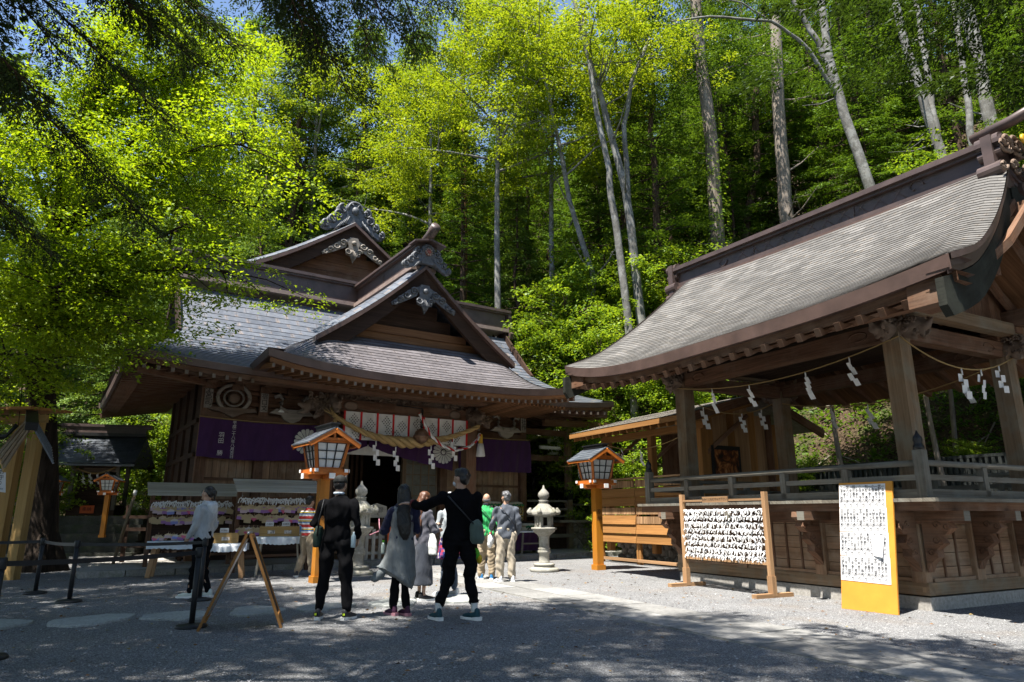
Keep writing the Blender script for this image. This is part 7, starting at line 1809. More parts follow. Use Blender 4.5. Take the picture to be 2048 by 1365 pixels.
def broad(seed, trunk, limbs, pad_n, pad_r, leaves, lL, lW, flat=.28, spread=None):
    """trunk/limbs: lists of polylines (pts, r0, r1); leaf pads scattered round the outer part of every limb."""
    rs = np.random.RandomState(seed); B = []; tubes = [(trunk[0], trunk[1], trunk[2])]; C = []
    for (pts, r0, r1) in limbs:
        tubes.append((pts, r0, r1)); pts = [np.array(p, float) for p in pts]
        for i in range(pad_n):
            q = rs.uniform(.35, 1.0) * (len(pts) - 1); j = min(int(q), len(pts) - 2); p = pts[j] + (pts[j + 1] - pts[j]) * (q - j)
            off = rs.normal(size=3) * (spread or 1.0) * np.array([1, 1, .55]); c = p + off; C.append(c)
            if rs.rand() < .5: tubes.append(([p, (p + c) / 2 + np.array([0, 0, .12]), c], .022, .006))
    C = np.array(C); n = len(C)
    A = rs.rand(n, leaves) * 6.283; Rr = np.sqrt(rs.rand(n, leaves)) * pad_r * rs.uniform(.6, 1.25, (n, 1))
    P = np.stack([np.cos(A) * Rr, np.sin(A) * Rr, rs.normal(size=A.shape) * flat * pad_r * .5 - .22 * Rr], -1)
    # each pad tilts down on its own axis
    tx = rs.normal(size=(n, 1)) * .25; ty = rs.normal(size=(n, 1)) * .25; P[..., 2] += P[..., 0] * tx + P[..., 1] * ty
    P = P + C[:, None]
    k = n * leaves; Dd = np.stack([np.cos(A), np.sin(A), -.35 + 0 * A], -1) + rs.normal(size=A.shape + (3,)) * .45
    Nn = np.array([0, 0, 1.0]) + rs.normal(size=(n, leaves, 3)) * .42
    lv = (P.reshape(k, 3), Dd.reshape(k, 3), Nn.reshape(k, 3), rs.uniform(.5, 1.5, k) * lL, rs.uniform(.6, 1.4, k) * lW)
    m = MB()
    for pts, r0, r1 in tubes:
        kk = len(pts); m.tube(pts, [r0 + (r1 - r0) * i / (kk - 1) for i in range(kk)], 8 if r0 > .08 else 4, cap=False)
    return lv, m.mesh('trunk')
def limb(rs, o, a, L, el, r0, bend=.25, n=6):
    pts = [np.array(o, float)]; d = np.array([math.cos(a) * math.cos(el), math.sin(a) * math.cos(el), math.sin(el)])
    for i in range(n):
        d = d + rs.normal(size=3) * bend * .35; d[2] -= bend * .12; d /= np.linalg.norm(d); pts.append(pts[-1] + d * L / n)
    return (pts, r0, .02)
def mk_broad(nm, seed, H, hb, Rm, nl, pad_n, pad_r, leaves, lL, lW, leafm, barkm, r0, lean=(0, 0), flat=.28, fork=None):
    rs = np.random.RandomState(seed); n = 9; tp = []
    for i in range(n + 1):
        q = i / n; tp.append((lean[0] * q * q * H + .10 * math.sin(q * 7 + seed), lean[1] * q * q * H + .10 * math.cos(q * 6 + seed), -1.0 + (H + 1) * q))
    lb = []
    for i in range(nl):
        q = (hb + (H - hb) * (i + rs.rand()) / nl); j = min(int((q + 1) / (H + 1) * n), n - 1); f = (q + 1) / (H + 1) * n - j; o = np.array(tp[j]) + (np.array(tp[j + 1]) - np.array(tp[j])) * f
        rel = (q - hb) / (H - hb); lb.append(limb(rs, o, i * 2.4 + rs.uniform(-.4, .4), Rm * (1 - .55 * rel) * rs.uniform(.75, 1.15), .25 + .6 * rel, r0 * .34 * (1 - .5 * rel)))
    lv, tm = broad(seed, (tp, r0, r0 * .25), lb, pad_n, pad_r, leaves, lL, lW, flat, spread=Rm * .22)
    return Kind(nm, lv, leafm, tm, barkm)
YOUNG = mk_broad('young_leaf_tree', 51, 22, 14.5, 4.8, 14, 18, .60, 120, .115, .075, 'leaf_young', 'bark_pale', .20)
YOUNG2 = mk_broad('young_leaf_tree', 52, 16, 5.0, 4.6, 17, 18, .58, 110, .11, .072, 'leaf_young', 'bark_pale', .17)
BROAD = mk_broad('broadleaf_tree', 53, 13, 2.5, 4.2, 18, 16, .60, 90, .13, .085, 'leaf_broad', 'bark_dark', .18)
BUSH = mk_broad('green_bush', 54, 3.6, .3, 2.2, 14, 13, .42, 75, .105, .07, 'leaf_shrub', 'bark_dark', .05)
BUSH2 = mk_broad('green_bush', 55, 4.6, .5, 2.6, 16, 14, .42, 85, .10, .068, 'leaf_shrub', 'bark_dark', .06)
def ground_z(x, y): return float(hill_z(np.array(x, float), np.array(y, float))) if hill_d(np.array(x, float), np.array(y, float)) > 0 else 0.0
def put(K, x, y, sc, label, group=None, rz=None, tilt=(0, 0), **kw):
    return K.place((x, y, ground_z(x, y) - .1), random.random() * 6.28 if rz is None else rz, sc, label, group, tilt=tilt, **kw)

# pale slender trunks standing in front of the dark forest: built on their measured lines
def slim(nm, x, y, pts, r0, label, leafm=None, pads=None, bark='bark_pale', group=None):
    z0 = ground_z(x, y) - .2; t = thing(nm, label, 'tree', (x, y, z0), 0, group); m = MB()
    for P, ra, rb in pts:
        k = 10; PP = []
        P = [Vector(p) for p in P]
        for i in range(k + 1):
            q = i / k * (len(P) - 1); j = min(int(q), len(P) - 2); p = P[j].lerp(P[j + 1], q - j); PP.append(p + Vector((.06 * math.sin(i * 1.9 + x), .06 * math.cos(i * 1.3 + y), 0)))
        m.tube(PP, [ra + (rb - ra) * i / k for i in range(k + 1)], 9, cap=False)
    m.build('trunk', bark, t)
    if leafm:
        rs = np.random.RandomState(int(abs(x * 31 + y * 7))); lb = [limb(rs, o, a, L, el, .06) for o, a, L, el in pads]
        lv, tm = broad(5, ([(0, 0, 0), (0, 0, .1)], .01, .01), lb, 13, .55, 60, .16, .10, .28, spread=1.0)
        c = leaf_mesh('crown', *lv); mkobj('crown', c, leafm, t); mkobj('limbs', tm, bark, t)
    return t
UNDER = mk_broad('understorey_tree', 57, 9.5, 5.0, 3.4, 18, 15, .5, 90, .11, .072, 'leaf_shrub', 'bark_grey', .11)
LUSH = mk_broad('lush_shrub', 56, 7.5, .8, 3.0, 26, 15, .46, 90, .105, .07, 'leaf_shrub', 'bark_dark', .09)
def wline(base, paths, nm, label, bark='bark_pale', group=None, pads=None, leafm='leaf_young', seed=1, n_l=110, lL=.115, pr=.6, pn=17):
    bx, by = base; z0 = ground_z(bx, by) - .3; t = thing(nm, label, 'tree', (bx, by, z0), 0, group); O = Vector((bx, by, z0)); m = MB()
    for i, (P, ra, rb) in enumerate(paths):
        P = [Vector(p) - O for p in P]
        if i == 0: P = [Vector((0, 0, 0)), P[0].lerp(Vector((P[0].x, P[0].y, 0)), .5) if P[0].z > 2 else P[0] * .5] + P
        PP = []; k = 14
        for q in range(k + 1):
            u = q / k * (len(P) - 1); j = min(int(u), len(P) - 2); p = P[j].lerp(P[j + 1], u - j); w = .035 * min(1, ra * 6); PP.append(p + Vector((w * math.sin(q * 1.9 + bx), w * math.cos(q * 1.3 + by), 0)))
        m.tube(PP, [ra + (rb - ra) * q / k for q in range(k + 1)], 10 if ra > .1 else 6, cap=False)
    rs_ = random.Random(int(bx * 13 + by * 5)); P = [Vector(p) - O for p in paths[0][0]]
    for q in range(9):
        u = rs_.uniform(.1, .95) * (len(P) - 1); j = min(int(u), len(P) - 2); c = P[j].lerp(P[j + 1], u - j); a = rs_.random() * 6.28; L = rs_.uniform(.5, 2.2); e = c + Vector((L * math.cos(a), L * math.sin(a), rs_.uniform(-.1, .7) * L))
        m.tube([c, c.lerp(e, .5) + Vector((0, 0, -.08 * L)), e], [.05, .03, .008], 5, cap=False)
        for w_ in (-1, 1): f_ = c.lerp(e, rs_.uniform(.4, .8)); m.tube([f_, f_ + Vector((rs_.uniform(-.5, .5), rs_.uniform(-.5, .5), rs_.uniform(.0, .4)))], [.016, .004], 4, cap=False)
    m.build('trunk', bark, t)
    if pads:
        rs = np.random.RandomState(seed); lb = [limb(rs, Vector(o) - O, a, L, el, .05) for o, a, L, el in pads]
        lv, tm = broad(seed, ([(0, 0, 0), (0, 0, .1)], .01, .01), lb, pn, pr, n_l, lL, lL * .64, .28, spread=.9)
        mkobj('crown', leaf_mesh('crown', *lv), leafm, t); mkobj('twigs', tm, bark, t, kind='stuff')
    return t
wline((5.0, 25.2), [([(4.95, 25.2, 4), (5.0, 25.2, 8.1), (4.75, 25.3, 12.6), (4.4, 25.2, 15), (3.9, 25.2, 17.5), (3.3, 25, 19.6), (2.7, 25, 22.9)], .24, .09), ([(4.8, 25.3, 11.5), (4.75, 25.6, 14), (4.7, 25.5, 17.1), (5.2, 25.5, 19.5), (6.0, 25.5, 21.3)], .13, .07), ([(4.5, 24.8, 1.5), (4.4, 24.6, 8.3), (3.9, 24.5, 13.2), (3.8, 24.5, 14.7), (3.2, 24.5, 19.0), (3.0, 24.5, 22)], .17, .08)],
      'slender_tree', 'pair of slender pale trunks with yellow green leaves between the two main roofs', pads=[((3.3, 25, 19.6), R(a), 3.2, .2) for a in (0, 80, 170, 260)] + [((5.6, 25.5, 20.5), R(a), 2.6, .1) for a in (0, 120, 240)], leafm='leaf_young', seed=3)
wline((2.9, 27.2), [([(3.2, 27, 9), (3.4, 27, 10.8), (2.5, 27, 14.4), (1.9, 27, 18), (1.1, 27, 23), (.6, 27, 25)], .17, .06), ([(1.9, 27, 18), (.4, 27, 19.5), (-1.2, 26.6, 20.0)], .06, .02), ([(2.3, 27, 15.5), (3.6, 26.5, 16.6), (4.8, 26, 17)], .05, .02)],
      'slender_tree', 'single thin pale trunk rising among bright yellow leaves right of the shrine ridge', pads=[((1.2, 27, 21), R(a), 4.0, .15) for a in (0, 60, 120, 180, 240, 300)] + [((1.9, 27, 17.5), R(a), 2.6, -.05) for a in (150, 230)], leafm='leaf_young', seed=4)
wline((9.4, 29), [([(9.4, 29, 8), (9.4, 29, 12.9), (9.4, 29, 19.3), (9.2, 29, 24.6), (9.2, 29, 28)], .40, .25)], 'thick_cedar', 'thick pale cedar trunk with ivy climbing its foot behind the pavilion ridge', 'bark_grey',
      pads=[((9.2, 29, z), R(a), 2.4, .0) for z, a in ((22, 0), (22.5, 120), (23, 240), (24.5, 60), (25, 180), (26, 300), (27, 20), (27, 200))], leafm='leaf_cedar', seed=5, n_l=110, lL=.12)
# ivy on the foot of that trunk
rs = np.random.RandomState(77); n = 1500; th = rs.rand(n) * 6.28; zz = 10.5 + 9 * rs.rand(n) ** 1.6; rr = .42 + rs.rand(n) * .14
C = np.stack([9.4 + np.cos(th) * rr, 29 + np.sin(th) * rr, zz], -1); Dv = np.stack([np.cos(th), np.sin(th), -.9 + 0 * th], -1) + rs.normal(size=(n, 3)) * .4
iv = mkobj('ivy', leaf_mesh('ivy', C, Dv, np.stack([np.cos(th), np.sin(th), .6 + 0 * th], -1) + rs.normal(size=(n, 3)) * .3, .17, .13), 'leaf_shrub'); tag(iv, 'light green ivy climbing the thick pale cedar trunk', 'ivy')
wline((13.4, 31), [([(13.4, 31, 12), (13.5, 31, 15.3), (13.6, 31, 19.7), (14, 31, 27)], .42, .28)], 'thick_cedar', 'stout mottled trunk in shade right of the ivy clad trunk', 'bark_grey', pads=[((14, 31, z), R(a), 2.6, 0) for z, a in ((22, 0), (23, 120), (24, 240), (25, 60), (26, 180))], leafm='leaf_fir', seed=6)
wline((15.1, 26), [([(15.1, 26, 11), (14.9, 26, 14.4), (14.3, 26, 17.9), (14.0, 26, 20), (13.9, 26, 21.6), (13.9, 26, 25)], .27, .15), ([(14.0, 26, 19.4), (13.7, 26, 21), (13.1, 26, 22.6), (12.3, 26, 24.5)], .15, .09), ([(14.05, 26, 18.9), (12.7, 25.6, 21.2), (11.3, 25.4, 22.1), (8.8, 25.2, 22.2), (6.8, 25, 21.8)], .10, .035), ([(11.3, 25.4, 22.1), (10, 25.2, 22.9), (8, 25, 23.3)], .05, .02)], 'leaning_tree', 'leaning pale grey trunk that forks near the top with a long bare side branch')
wline((18.9, 27), [([(18.9, 27, 13), (18.8, 27, 16.8), (18.5, 27, 19), (18.1, 27, 21.6), (17.9, 27, 25.5)], .26, .16), ([(18.75, 27, 17.3), (18.85, 27, 21.4), (18.9, 27, 25.5)], .17, .10)], 'slender_tree', 'twin pale trunks rising behind the right half of the pavilion ridge')
wline((20.5, 26), [([(20.5, 26, 13), (20.5, 26, 16.7), (20.5, 26, 20), (20.5, 26, 22.2), (20.4, 26, 25)], .32, .22), ([(20.45, 26, 20), (20.2, 26, 22.2), (19.7, 26, 24.5)], .14, .09), ([(18.8, 25, 14), (18.8, 25, 16.3), (19.0, 25, 19.6), (19.1, 25, 23)], .15, .11)], 'slender_tree', 'thick pale trunk at the top right corner with a thinner one beside it')
wline((12.0, 33), [([(12.1, 33, 14), (12.1, 33, 15.4), (13.1, 33, 19.4), (13.4, 33, 24)], .26, .18)], 'dark_tree', 'dark leaning trunk between the two stout trunks', 'bark_dark')
wline((-2.7, 36), [([(-2.7, 36, 14), (-2.7, 36, 21), (-3.0, 36, 27), (-2.6, 36, 33)], .24, .14)], 'red_trunk_tree', 'reddish bare trunk glimpsed above the porch ridge', 'bark_red', pads=[((-2.8, 36, 29), R(a), 2.6, .1) for a in (0, 72, 144, 216, 288)], leafm='leaf_cedar', seed=8)

# bright young trees, shrubs and broadleaf understorey
def rl(): return random.random() * 6.28
G1 = 'bright young trees above the shrine roofs'
for (x, y, sc, K, lab) in ((-.6, 28.5, 1.12, YOUNG, 'tallest yellow green tree right above the shrine ridge'), (-4.2, 32, 1.05, YOUNG, 'yellow green tree standing behind the shrine porch ridge'), (2.0, 30.5, 1.08, YOUNG, 'yellow green tree left of the slender pale pair'), (-7.2, 37.5, .86, YOUNG2, 'small bright yellow tree directly behind the carved roof crest'), (.9, 29.0, .5, YOUNG2, 'low yellow green tree in front of the dark firs'), (-11.5, 36, 1.25, YOUNG, 'pale yellow tree at the upper left near the patch of sky')):
    put(K, x, y, sc, lab, G1)
G2 = 'lush green shrubs on the bank between the roofs'
for (x, y, sc, lab) in ((2.4, 28.2, 1.28, 'lush green shrub right against the shrine roof end'), (4.2, 28.4, 1.35, 'lush green shrub under the slender pale pair'), (6.0, 26.6, 1.15, 'lush green shrub left of the pavilion roof edge'), (5.2, 24.4, .82, 'lush green shrub above the low gallery'), (4.0, 25.5, .95, 'lush green shrub between the gallery roof and the shrine eave')):
    put(LUSH, x, y, sc, lab, G2)
G3 = 'light green bushes along the pavilion ridge'
for (x, y, sc, lab) in ((8.8, 26.2, 1.05, 'light green bush at the left end of the pavilion ridge'), (12.9, 24.6, 1.1, 'light green bush right of the mottled trunk over the ridge'), (14.6, 24.3, 1.05, 'light green bush at the foot of the leaning forked trunk'), (16.6, 23.6, 1.15, 'light green bush by the twin pale trunks'), (11.0, 25.6, .9, 'light green bush near the ivy clad trunk'), (19.6, 22.6, 1.0, 'light green bush below the top right trunk')):
    put(BUSH2, x, y, sc, lab, G3)
for (x, y, sc, lab) in ((8.6, 20.4, .42, 'small green bush on the leafy bank behind the low gallery'), (6.3, 22.3, .5, 'small green bush on the leafy bank above the gallery roof'), (11.3, 17.0, .35, 'small green bush on the shaded bank behind the pavilion'), (13.6, 14.6, .35, 'small green bush on the shaded bank at the far right')):
    put(BUSH, x, y, sc, lab, 'small bushes on the bank')
for (x, y, sc, lab) in ((8.7, 18.2, .85, 'bright understorey tree behind the left half of the pavilion ridge'), (10.4, 16.8, .80, 'bright understorey tree behind the middle of the pavilion ridge'), (12.3, 14.8, .82, 'bright understorey tree behind the right column of the pavilion'), (14.4, 12.8, .85, 'bright understorey tree behind the pavilion at the right edge'), (11.9, 18.4, .72, 'bright understorey tree up the bank behind the pavilion'), (14.0, 16.2, .72, 'bright understorey tree on the bank at the far right')):
    put(UNDER, x, y, sc, lab, 'understorey trees on the bank behind the pavilion')
# ground cover on the bank
rs = np.random.RandomState(17); C = []; 
while len(C) < 3200:
    x, y = (rs.uniform(-4, 30), rs.uniform(12, 46)) if len(C) < 1200 else (rs.uniform(6, 17), rs.uniform(12, 25)); d = float(hill_d(np.array(x), np.array(y)))
    if .6 < d < 18: C.append((x, y, ground_z(x, y)))
C = np.repeat(np.array(C), 11, 0); a = rs.rand(len(C)) * 6.28; Dv = np.stack([np.cos(a), np.sin(a), rs.uniform(.1, .9, len(C))], -1); P = C + Dv * rs.uniform(.02, .28, (len(C), 1))
ug = mkobj('undergrowth', leaf_mesh('undergrowth', P, Dv, np.array([0, 0, 1.0]) + rs.normal(size=P.shape) * .4, rs.uniform(.08, .2, len(C)), rs.uniform(.05, .1, len(C))), 'leaf_broad', kind='stuff')
m = MB()
for i in range(140):
    x, y = rs.uniform(3, 22), rs.uniform(13, 32); d = float(hill_d(np.array(x), np.array(y)))
    if d < .8 or d > 12: continue
    z = ground_z(x, y); a = rs.rand() * 6.28; L = rs.uniform(.5, 1.8); q = (x + L * math.cos(a), y + L * math.sin(a)); m.tube([(x, y, z + .05), ((x + q[0]) / 2, (y + q[1]) / 2, ground_z((x + q[0]) / 2, (y + q[1]) / 2) + .12), (q[0], q[1], ground_z(*q) + .06)], [.03, .025, .012], 5)
m.build('fallen_branches', 'bark_grey', kind='stuff')
# the conifer forest on the hillside
rs = random.Random(5); spots = []
FZ = [((-.45, -.05), [HIN, HIN, CED2, BROAD], 'feathery cypress massed behind the shrine on the left', 'cypresses behind the shrine'),
      ((-.05, .28), [FIR, CED, CED2, BROAD, FIR], 'dark conifer massed on the hill above the shrine', 'conifers above the shrine'),
      ((.28, 2.0), [FIR2, TALL, CED, FIR2, FIR], 'tall dark conifer massed on the hill above the pavilion', 'conifers above the pavilion')]
tries = 0
while len(spots) < 120 and tries < 9000:
    tries += 1; y = 23 + 62 * rs.random() ** 1.15; x = rs.uniform(-.62, .95) * y
    d = float(hill_d(np.array(x), np.array(y)))
    if d < 3.0 or d > 46: continue
    lim = 2.6 + d * .055
    if any((x - a) ** 2 + (y - b_) ** 2 < lim * lim for a, b_, _ in spots): continue
    r = x / y
    if r > .26 and y < 33: continue
    spots.append((x, y, d))
for (x, y, d) in spots:
    r = x / y
    mark = [w for q, w in ((-.43, 'left of the little shrine'), (-.33, 'behind the left eave of the hall'), (-.24, 'behind the rear gable of the hall'), (-.16, 'behind the tall carved crest'), (-.08, 'above the porch ridge'), (.0, 'right of the porch ridge'), (.08, 'behind the right end of the shrine ridge'), (.17, 'around the slender pale pair'), (.27, 'left of the ivy clad trunk'), (.38, 'right of the ivy clad trunk'), (.5, 'behind the forked leaning trunk'), (.64, 'behind the twin pale trunks'), (9, 'at the far top right')) if r < q][0]
    row = 'low on the slope' if d < 12 else 'half way up the slope' if d < 27 else 'high on the slope'
    for (a, b_), ks, lab, grp in FZ:
        if a <= r < b_ or (r < -.45 and a == -.45):
            K = rs.choice(ks); lab = '%s %s %s' % ({'fir_tree': 'dark fir', 'cedar_tree': 'soft green cedar', 'cypress_tree': 'feathery cypress', 'tall_cedar_tree': 'tall bare stemmed cedar', 'broadleaf_tree': 'mid green broadleaf tree'}[K.nm], row, mark)
            put(K, x, y, rs.uniform(.8, 1.18), lab, lab.replace('fir ', 'firs ', 1) if 0 else K.nm.replace('_', ' ') + 's ' + row + ' ' + mark, rz=rs.random() * 6.28); break
for i, (x, y, sc, K, lab) in enumerate(((3.0, 31.5, .62, FIR, 'low fir with layered boughs right of the porch ridge'), (.6, 32.6, .72, CED2, 'soft cedar behind the right end of the shrine ridge'), (6.6, 31.6, .7, CED2, 'soft cedar between the slender pair and the ivy clad trunk'), (11.4, 32.5, .6, FIR, 'low fir beside the ivy clad trunk'), (-1.6, 34.5, .75, FIR, 'fir behind the porch ridge ornament'), (16.9, 29.5, .6, FIR, 'low fir between the forked trunk and the twin trunks'), (21.5, 24.0, .7, FIR, 'layered fir hanging in at the top right'), (17.2, 30.5, .9, FIR, 'layered fir behind the forked trunk'), (12.6, 36, 1.0, FIR, 'layered fir behind the stout trunks'), (-2.4, 30.8, .92, FIR2, 'slim fir right behind the porch ridge'), (-5.4, 33.8, .9, CED2, 'soft cedar between the carved crest and the porch ridge'), (.2, 31.0, .85, HIN, 'feathery cypress over the right end of the porch roof'), (-8.6, 35.0, .95, HIN, 'feathery cypress left of the carved crest'), (24, 33, 1.1, FIR, 'dense fir at the upper right behind the thick pale trunk'), (20.6, 33.5, 1.05, FIR, 'dense fir at the upper right behind the twin trunks'), (27.5, 31, 1.1, FIR, 'dense fir at the right edge high on the slope'), (24.5, 28, .9, FIR, 'dense fir at the right edge low on the slope'), (17.6, 35, 1.1, CED2, 'dense cedar between the forked trunk and the twin trunks'), (14.9, 33.6, .95, FIR, 'dense fir left of the forked trunk'), (22.6, 37, 1.2, CED2, 'dense cedar high up behind the twin trunks'))):
    put(K, x, y, sc, lab)
# trees on the flat ground at the left behind the little shrine
for i, (x, y, sc, K, lab) in enumerate(((-15.5, 26, .8, HIN, 'cypress behind the little shrine roof'), (-19, 23, .8, FIR, 'fir left of the little shrine'), (-11.6, 29.5, .85, HIN, 'cypress in the gap between the little shrine and the hall'), (-21, 31, 1.0, CED2, 'cedar far behind the little shrine'), (-14.0, 34, 1.05, HIN, 'cypress rising above the hall\'s left eave'), (-26, 26, 1.0, FIR2, 'fir at the far left behind the kiosk'), (-18, 38, 1.1, CED2, 'cedar far behind at the left'), (-10.5, 42, 1.15, HIN, 'cypress behind the rear hall roof'), (-25, 40, 1.1, FIR, 'fir far back at the left edge'), (-12.4, 35.5, 1.55, HIN, 'tall cypress against the patch of sky left of the rear gable'), (-9.2, 37.5, 1.6, HIN, 'tall cypress against the sky above the carved crest'), (-15.6, 36.5, 1.6, CED2, 'tall cedar beside the patch of sky'), (-6.2, 38.5, 1.5, HIN, 'tall cypress right of the carved crest'), (-13.0, 39, 1.35, HIN, 'tall cypress behind the rear hall gable'), (-8.0, 41, 1.4, HIN, 'tall cypress right behind the roof crest'), (-4.5, 40, 1.35, CED2, 'tall cedar behind the porch ridge'), (-17, 33, 1.25, HIN, 'tall cypress left of the rear hall'), (-23, 33, 1.3, FIR, 'tall fir behind the little shrine'), (-22, 27, 1.1, HIN, 'cypress beyond the kiosk roof'), (-17.5, 19.5, .75, BROAD, 'leafy tree left of the little shrine'), (-9.6, 24.2, .30, BUSH2, 'small shrub by the left side of the hall'), (-12.6, 25.0, .9, BUSH2, 'shrub behind the leaning pole'), (-14.8, 22.5, .9, BUSH, 'shrub beside the little shrine'))):
    put(K, x, y, sc, lab)

# ---------------- the big maple at the left ----------------
mp = thing('maple_tree', 'big maple with a dark trunk and layered bright green leaves on the left', 'tree', (-11.0, 16.5, 0))
O = Vector((-11.0, 16.5, 0)); m = MB()
tr = [Vector(p) - O for p in ((-10.9, 16.5, -.2), (-10.95, 16.5, .5), (-11.05, 16.5, 1.6), (-11.1, 16.2, 3.0), (-11.1, 15.6, 5.0), (-10.8, 15, 7.5), (-10.2, 14.4, 10), (-9.6, 14, 12.5))]
m.tube(tr, [.52, .38, .33, .31, .29, .24, .18, .1], 14)
for k in range(5): a = R(72 * k + 20); m.tube([tr[0] + Vector((.6 * math.cos(a), .6 * math.sin(a), .0)), tr[1] + Vector((.18 * math.cos(a), .18 * math.sin(a), .3))], [.12, .18], 7)
ends = [(-6.7, 14, 11.7), (-5.7, 14, 7.9), (-5.6, 13, 8.9), (-5.9, 13.2, 6.1), (-8.1, 13.4, 5.7), (-7.3, 13, 4.9), (-7.7, 12, 6.4), (-9, 12, 8.2), (-7.9, 15, 10.6), (-9.1, 14, 11.3), (-8.5, 12, 5.4), (-9.6, 12.6, 4.2), (-8.8, 13.6, 6.4), (-8, 16, 11.9), (-7.4, 16, 13.8), (-9.6, 12, 6.6), (-9.6, 13.4, 4.8), (-6.3, 14.5, 9.9), (-6.6, 15, 12.9), (-6.2, 12.6, 7.0), (-10.6, 12.5, 9.5), (-7.0, 13.0, 9.6), (-8.2, 13.2, 12.9), (-11.4, 13.0, 6.0), (-6.9, 12.4, 8.1)]
rs = np.random.RandomState(9); lbs = []
for i, e in enumerate(ends):
    e = np.array(e) - np.array(O); zq = min(11.5, max(3.2, e[2] * .82 + .2)); k = min(range(3, 8), key=lambda q: abs(tr[q].z - zq)); o = np.array(tr[k])
    mid = (o + e) / 2 + np.array([0, 0, .6 + .1 * np.linalg.norm(e - o)]) + rs.normal(size=3) * .2; pts = []
    for q in np.linspace(0, 1, 8): pts.append((1 - q) ** 2 * o + 2 * q * (1 - q) * mid + q * q * e)
    lbs.append((pts, .085, .015))
lv, tm = broad(9, ([(0, 0, .2), (0, 0, .3)], .01, .01), lbs, 34, .56, 135, .080, .054, .20, spread=.66)
m.build('trunk', 'bark_maple', mp); mkobj('twigs', tm, 'bark_maple', mp, kind='stuff'); mkobj('crown', leaf_mesh('crown', *lv), 'leaf_maple', mp)
# fine outer sprays hanging off the maple's right flank
# ---------------- conifers overhead (their shade falls on the yard) ----------------
def overhead(nm, label, base, H, hb, Rm, seed, ends, rule, r0=.34):
    t = thing(nm, label, 'tree', base); rs = np.random.RandomState(seed); O = np.array(base, float)
    (P, Dd, Nn, L, Wd), limbs = conifer(seed, H, hb, Rm, .62, 17, .17, .055, .35, 'fir', 1.25)
    k = rule(P + O); P, Dd, Nn, L, Wd = P[k], Dd[k], Nn[k], L[k], Wd[k]
    pts = [(0, 0, -.3), (0, 0, 2), (0, 0, 6), (0, 0, H)]; m = MB(); m.tube(pts, [r0 * 1.4, r0, r0 * .85, .05], 12)
    for a, b_, r in limbs:
        e_ = np.array(b_) + O
        if rule(e_[None])[0] and (e_[2] - 1.25 > .95 * e_[1] or abs(e_[0]) > .85 * e_[1]): m.tube([a, b_], [r, r * .4], 5, cap=False)
    B = []; D = []; LL = []
    for e, z0 in ends:
        e = np.array(e) - O; o = np.array([0, 0, z0]); mid = (o + e) / 2 + np.array([0, 0, .9]); pl = [(1 - q) ** 2 * o + 2 * q * (1 - q) * mid + q * q * e for q in np.linspace(0, 1, 9)]
        m.tube(pl, [.036 - .028 * q / 8 for q in range(9)], 6, cap=False); n = int(np.linalg.norm(e - o) / .085)
        dirn = (pl[-1] - pl[-3]); dirn[2] = 0; dirn = nrm(dirn); sid = np.array([-dirn[1], dirn[0], 0])
        for i in range(n):
            q = .38 + .62 * (i + rs.rand()) / n; u = q * 8; j = min(int(u), 7); p = pl[j] + (pl[j + 1] - pl[j]) * (u - j); sd = rs.choice((-1, 1))
            Lt = rs.uniform(.35, .95) * (1.15 - .5 * q); dd = dirn * rs.uniform(.3, 1) + sid * sd * rs.uniform(.5, 1.2) + np.array([0, 0, rs.uniform(-.6, -.05)])
            B.append(p); D.append(dd); LL.append(Lt); m.tube([p, p + nrm(dd) * Lt * .8 - np.array([0, 0, .15 * Lt])], [.008, .003], 3, cap=False)
    m.build('trunk', 'bark_dark', t)
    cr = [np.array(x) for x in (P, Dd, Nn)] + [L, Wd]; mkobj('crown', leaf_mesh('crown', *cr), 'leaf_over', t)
    if B:
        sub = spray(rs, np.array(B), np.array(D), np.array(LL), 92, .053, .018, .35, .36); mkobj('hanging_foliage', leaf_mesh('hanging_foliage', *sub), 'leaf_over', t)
    return t
ruleA = lambda P: ((P[:, 2] - 1.25) > .93 * P[:, 1] + .35 * np.abs(np.minimum(P[:, 0] + 3, 0)) * 0) | (P[:, 0] < -.80 * P[:, 1] - .3)
e1 = [((-4.2, 8, 7.1), 8.5), ((-5.4, 7, 5.9), 7.5), ((-4.6, 7.5, 7.3), 9), ((-5.7, 6.5, 6.5), 7.5), ((-4.3, 8.5, 8.1), 9.5), ((-3.9, 8.3, 7.6), 9.2), ((-6.4, 8.4, 7.6), 9), ((-5.2, 9.3, 7.0), 8.6), ((-5.6, 9.8, 5.6), 8), ((-6.9, 9.6, 5.0), 7), ((-5.0, 9.2, 8.4), 9.6)]
overhead('overhanging_fir', 'dark fir whose shaded boughs hang in at the top left', (-8.6, 3.2, 0), 19, 7.0, 5.6, 61, e1, ruleA)
e2 = [((-1.2, 8.5, 7.7), 10.5), ((-2.2, 8, 6.7), 10), ((-2.5, 7, 6.9), 10), ((-3.4, 8, 8.0), 10.5), ((-1.6, 7.5, 7.3), 10), ((-2.4, 7.5, 6.9), 10.3), ((-1.9, 8.2, 7.4), 10.4), ((-2.9, 7.8, 7.5), 10.6), ((-1.0, 8.0, 8.0), 10.8)]
overhead('overhanging_fir', 'dark fir whose shaded boughs hang in at the top centre', (-4.3, 1.5, 0), 21, 9.5, 6.2, 62, e2, ruleA)
overhead('overhanging_fir', 'tall fir behind the photographer shading the right foreground', (1.0, -1.4, 0), 20, 8.6, 6.9, 63, [], ruleA)
overhead('overhanging_fir', 'fir standing beyond the left edge over the stanchions', (-9.8, 6.9, 0), 18, 8.2, 4.9, 68, [], ruleA)
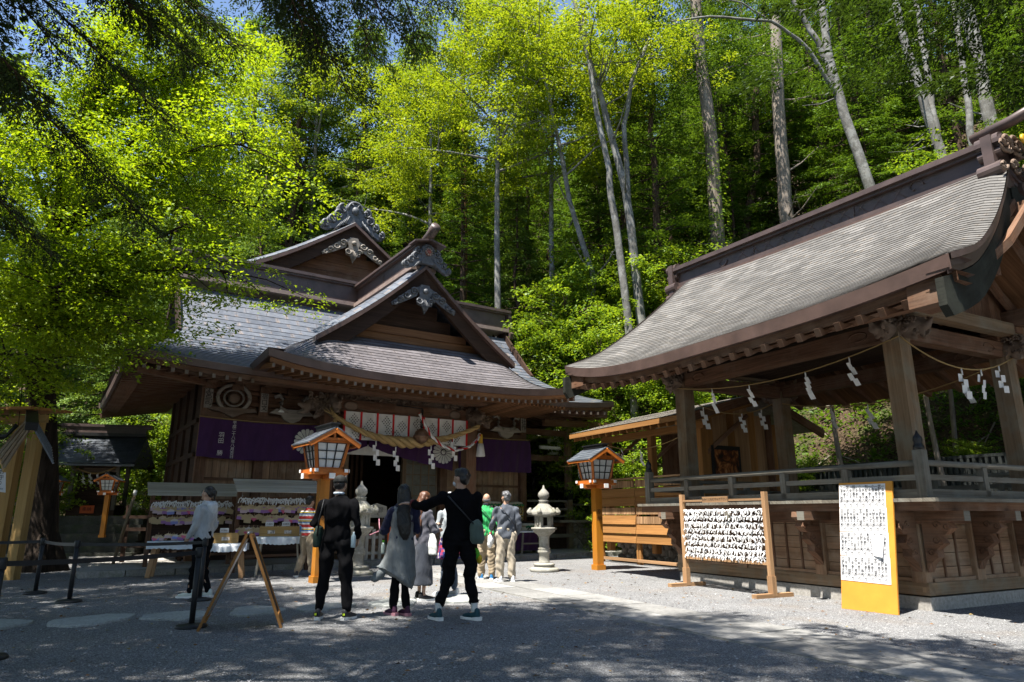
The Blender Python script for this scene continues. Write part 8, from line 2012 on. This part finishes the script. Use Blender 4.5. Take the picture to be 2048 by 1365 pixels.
overhead('overhanging_fir', 'tall fir beyond the right edge shading the bank behind the pavilion', (13.6, 14.4, 0), 29, 12, 8.8, 65, [], lambda P: ((P[:, 2] - 1.25) > .68 * P[:, 1]) | (P[:, 0] > .80 * P[:, 1] + .3))
overhead('overhanging_fir', 'tall fir rooted right of the pavilion beyond the frame', (13.2, 8.0, 0), 25, 9.5, 6.6, 66, [], lambda P: ((P[:, 2] - 1.25) > .86 * P[:, 1]) | (P[:, 0] > .80 * P[:, 1] + .3))
overhead('overhanging_fir', 'dark fir beyond the left edge shading the little shrine', (-17.5, 16.5, 0), 19, 4.5, 6.4, 67, [], lambda P: P[:, 2] > -9)
overhead('overhanging_fir', 'tall fir off to the left shading the kiosk', (-13.6, 7.4, 0), 20, 6.8, 5.4, 64, [], lambda P: P[:, 2] > -9)

# unseen conifers added round the yard to close off open sky and deepen the shade
for i, (x, y, sc, K) in enumerate(((-16, 2, 1.1, FIR), (-19, 9, 1.1, CED2), (-14, -7, 1.15, FIR), (-8, -13, 1.1, HIN), (-20, -2, 1.2, CED2), (2, -15, 1.15, FIR), (9, -12, 1.1, CED2), (16, -7, 1.1, FIR), (19, 1, 1.1, HIN), (-3, -20, 1.2, FIR), (12, -18, 1.2, HIN), (-15, -15, 1.2, CED2), (21, 6, 1.0, FIR), (-22, 18, 1.1, FIR))):
    put(K, x, y, sc, 'unseen conifer added round the yard to block open sky', 'unseen conifers added to block open sky')
# loose stones, fallen leaves on the gravel
rs = np.random.RandomState(31); n = 7000; X = rs.uniform(-7.5, 6.5, n); Y = 5.6 + 7 * rs.rand(n) ** 1.6; s = rs.uniform(.005, .016, n)
o6 = np.array([(1, 0, 0), (0, 1, 0), (-1, 0, 0), (0, -1, 0), (0, 0, .7), (0, 0, -.4)]); v = np.stack([X, Y, s * .3], -1)[:, None] + o6[None] * s[:, None, None] * rs.uniform(.6, 1.3, (n, 6, 1))
f = np.array([(0, 1, 4), (1, 2, 4), (2, 3, 4), (3, 0, 4)]); F = (np.arange(n)[:, None, None] * 6 + f[None]).reshape(-1, 3)
me = bpy.data.meshes.new('loose_gravel'); me.from_pydata(v.reshape(-1, 3).tolist(), [], F.tolist()); me.update()
g_ = NT('loose stone'); g_.pbr(g_.ramp(g_.isl(), [(0, (.10, .10, .105)), (.6, (.24, .24, .245)), (1, (.36, .36, .355))]), .9, .2)
mkobj('loose_gravel', me, g_.m, kind='stuff')
n = 900; X = rs.uniform(-9, 6, n); Y = rs.uniform(5.8, 17.5, n); a = rs.rand(n) * 6.28; P = np.stack([X, Y, .012 + 0 * X], -1); Dv = np.stack([np.cos(a), np.sin(a), .05 + 0 * a], -1)
fl = NT('fallen leaf'); fl.pbr(fl.ramp(fl.isl(), [(0, (.10, .05, .02)), (.6, (.2, .11, .05)), (1, (.25, .2, .06))]), .8, .2)
mkobj('fallen_leaves', leaf_mesh('fallen_leaves', P, Dv, np.array([0, 0, 1.0]) + rs.normal(size=P.shape) * .3, rs.uniform(.03, .07, n), rs.uniform(.02, .035, n)), fl.m, kind='stuff')
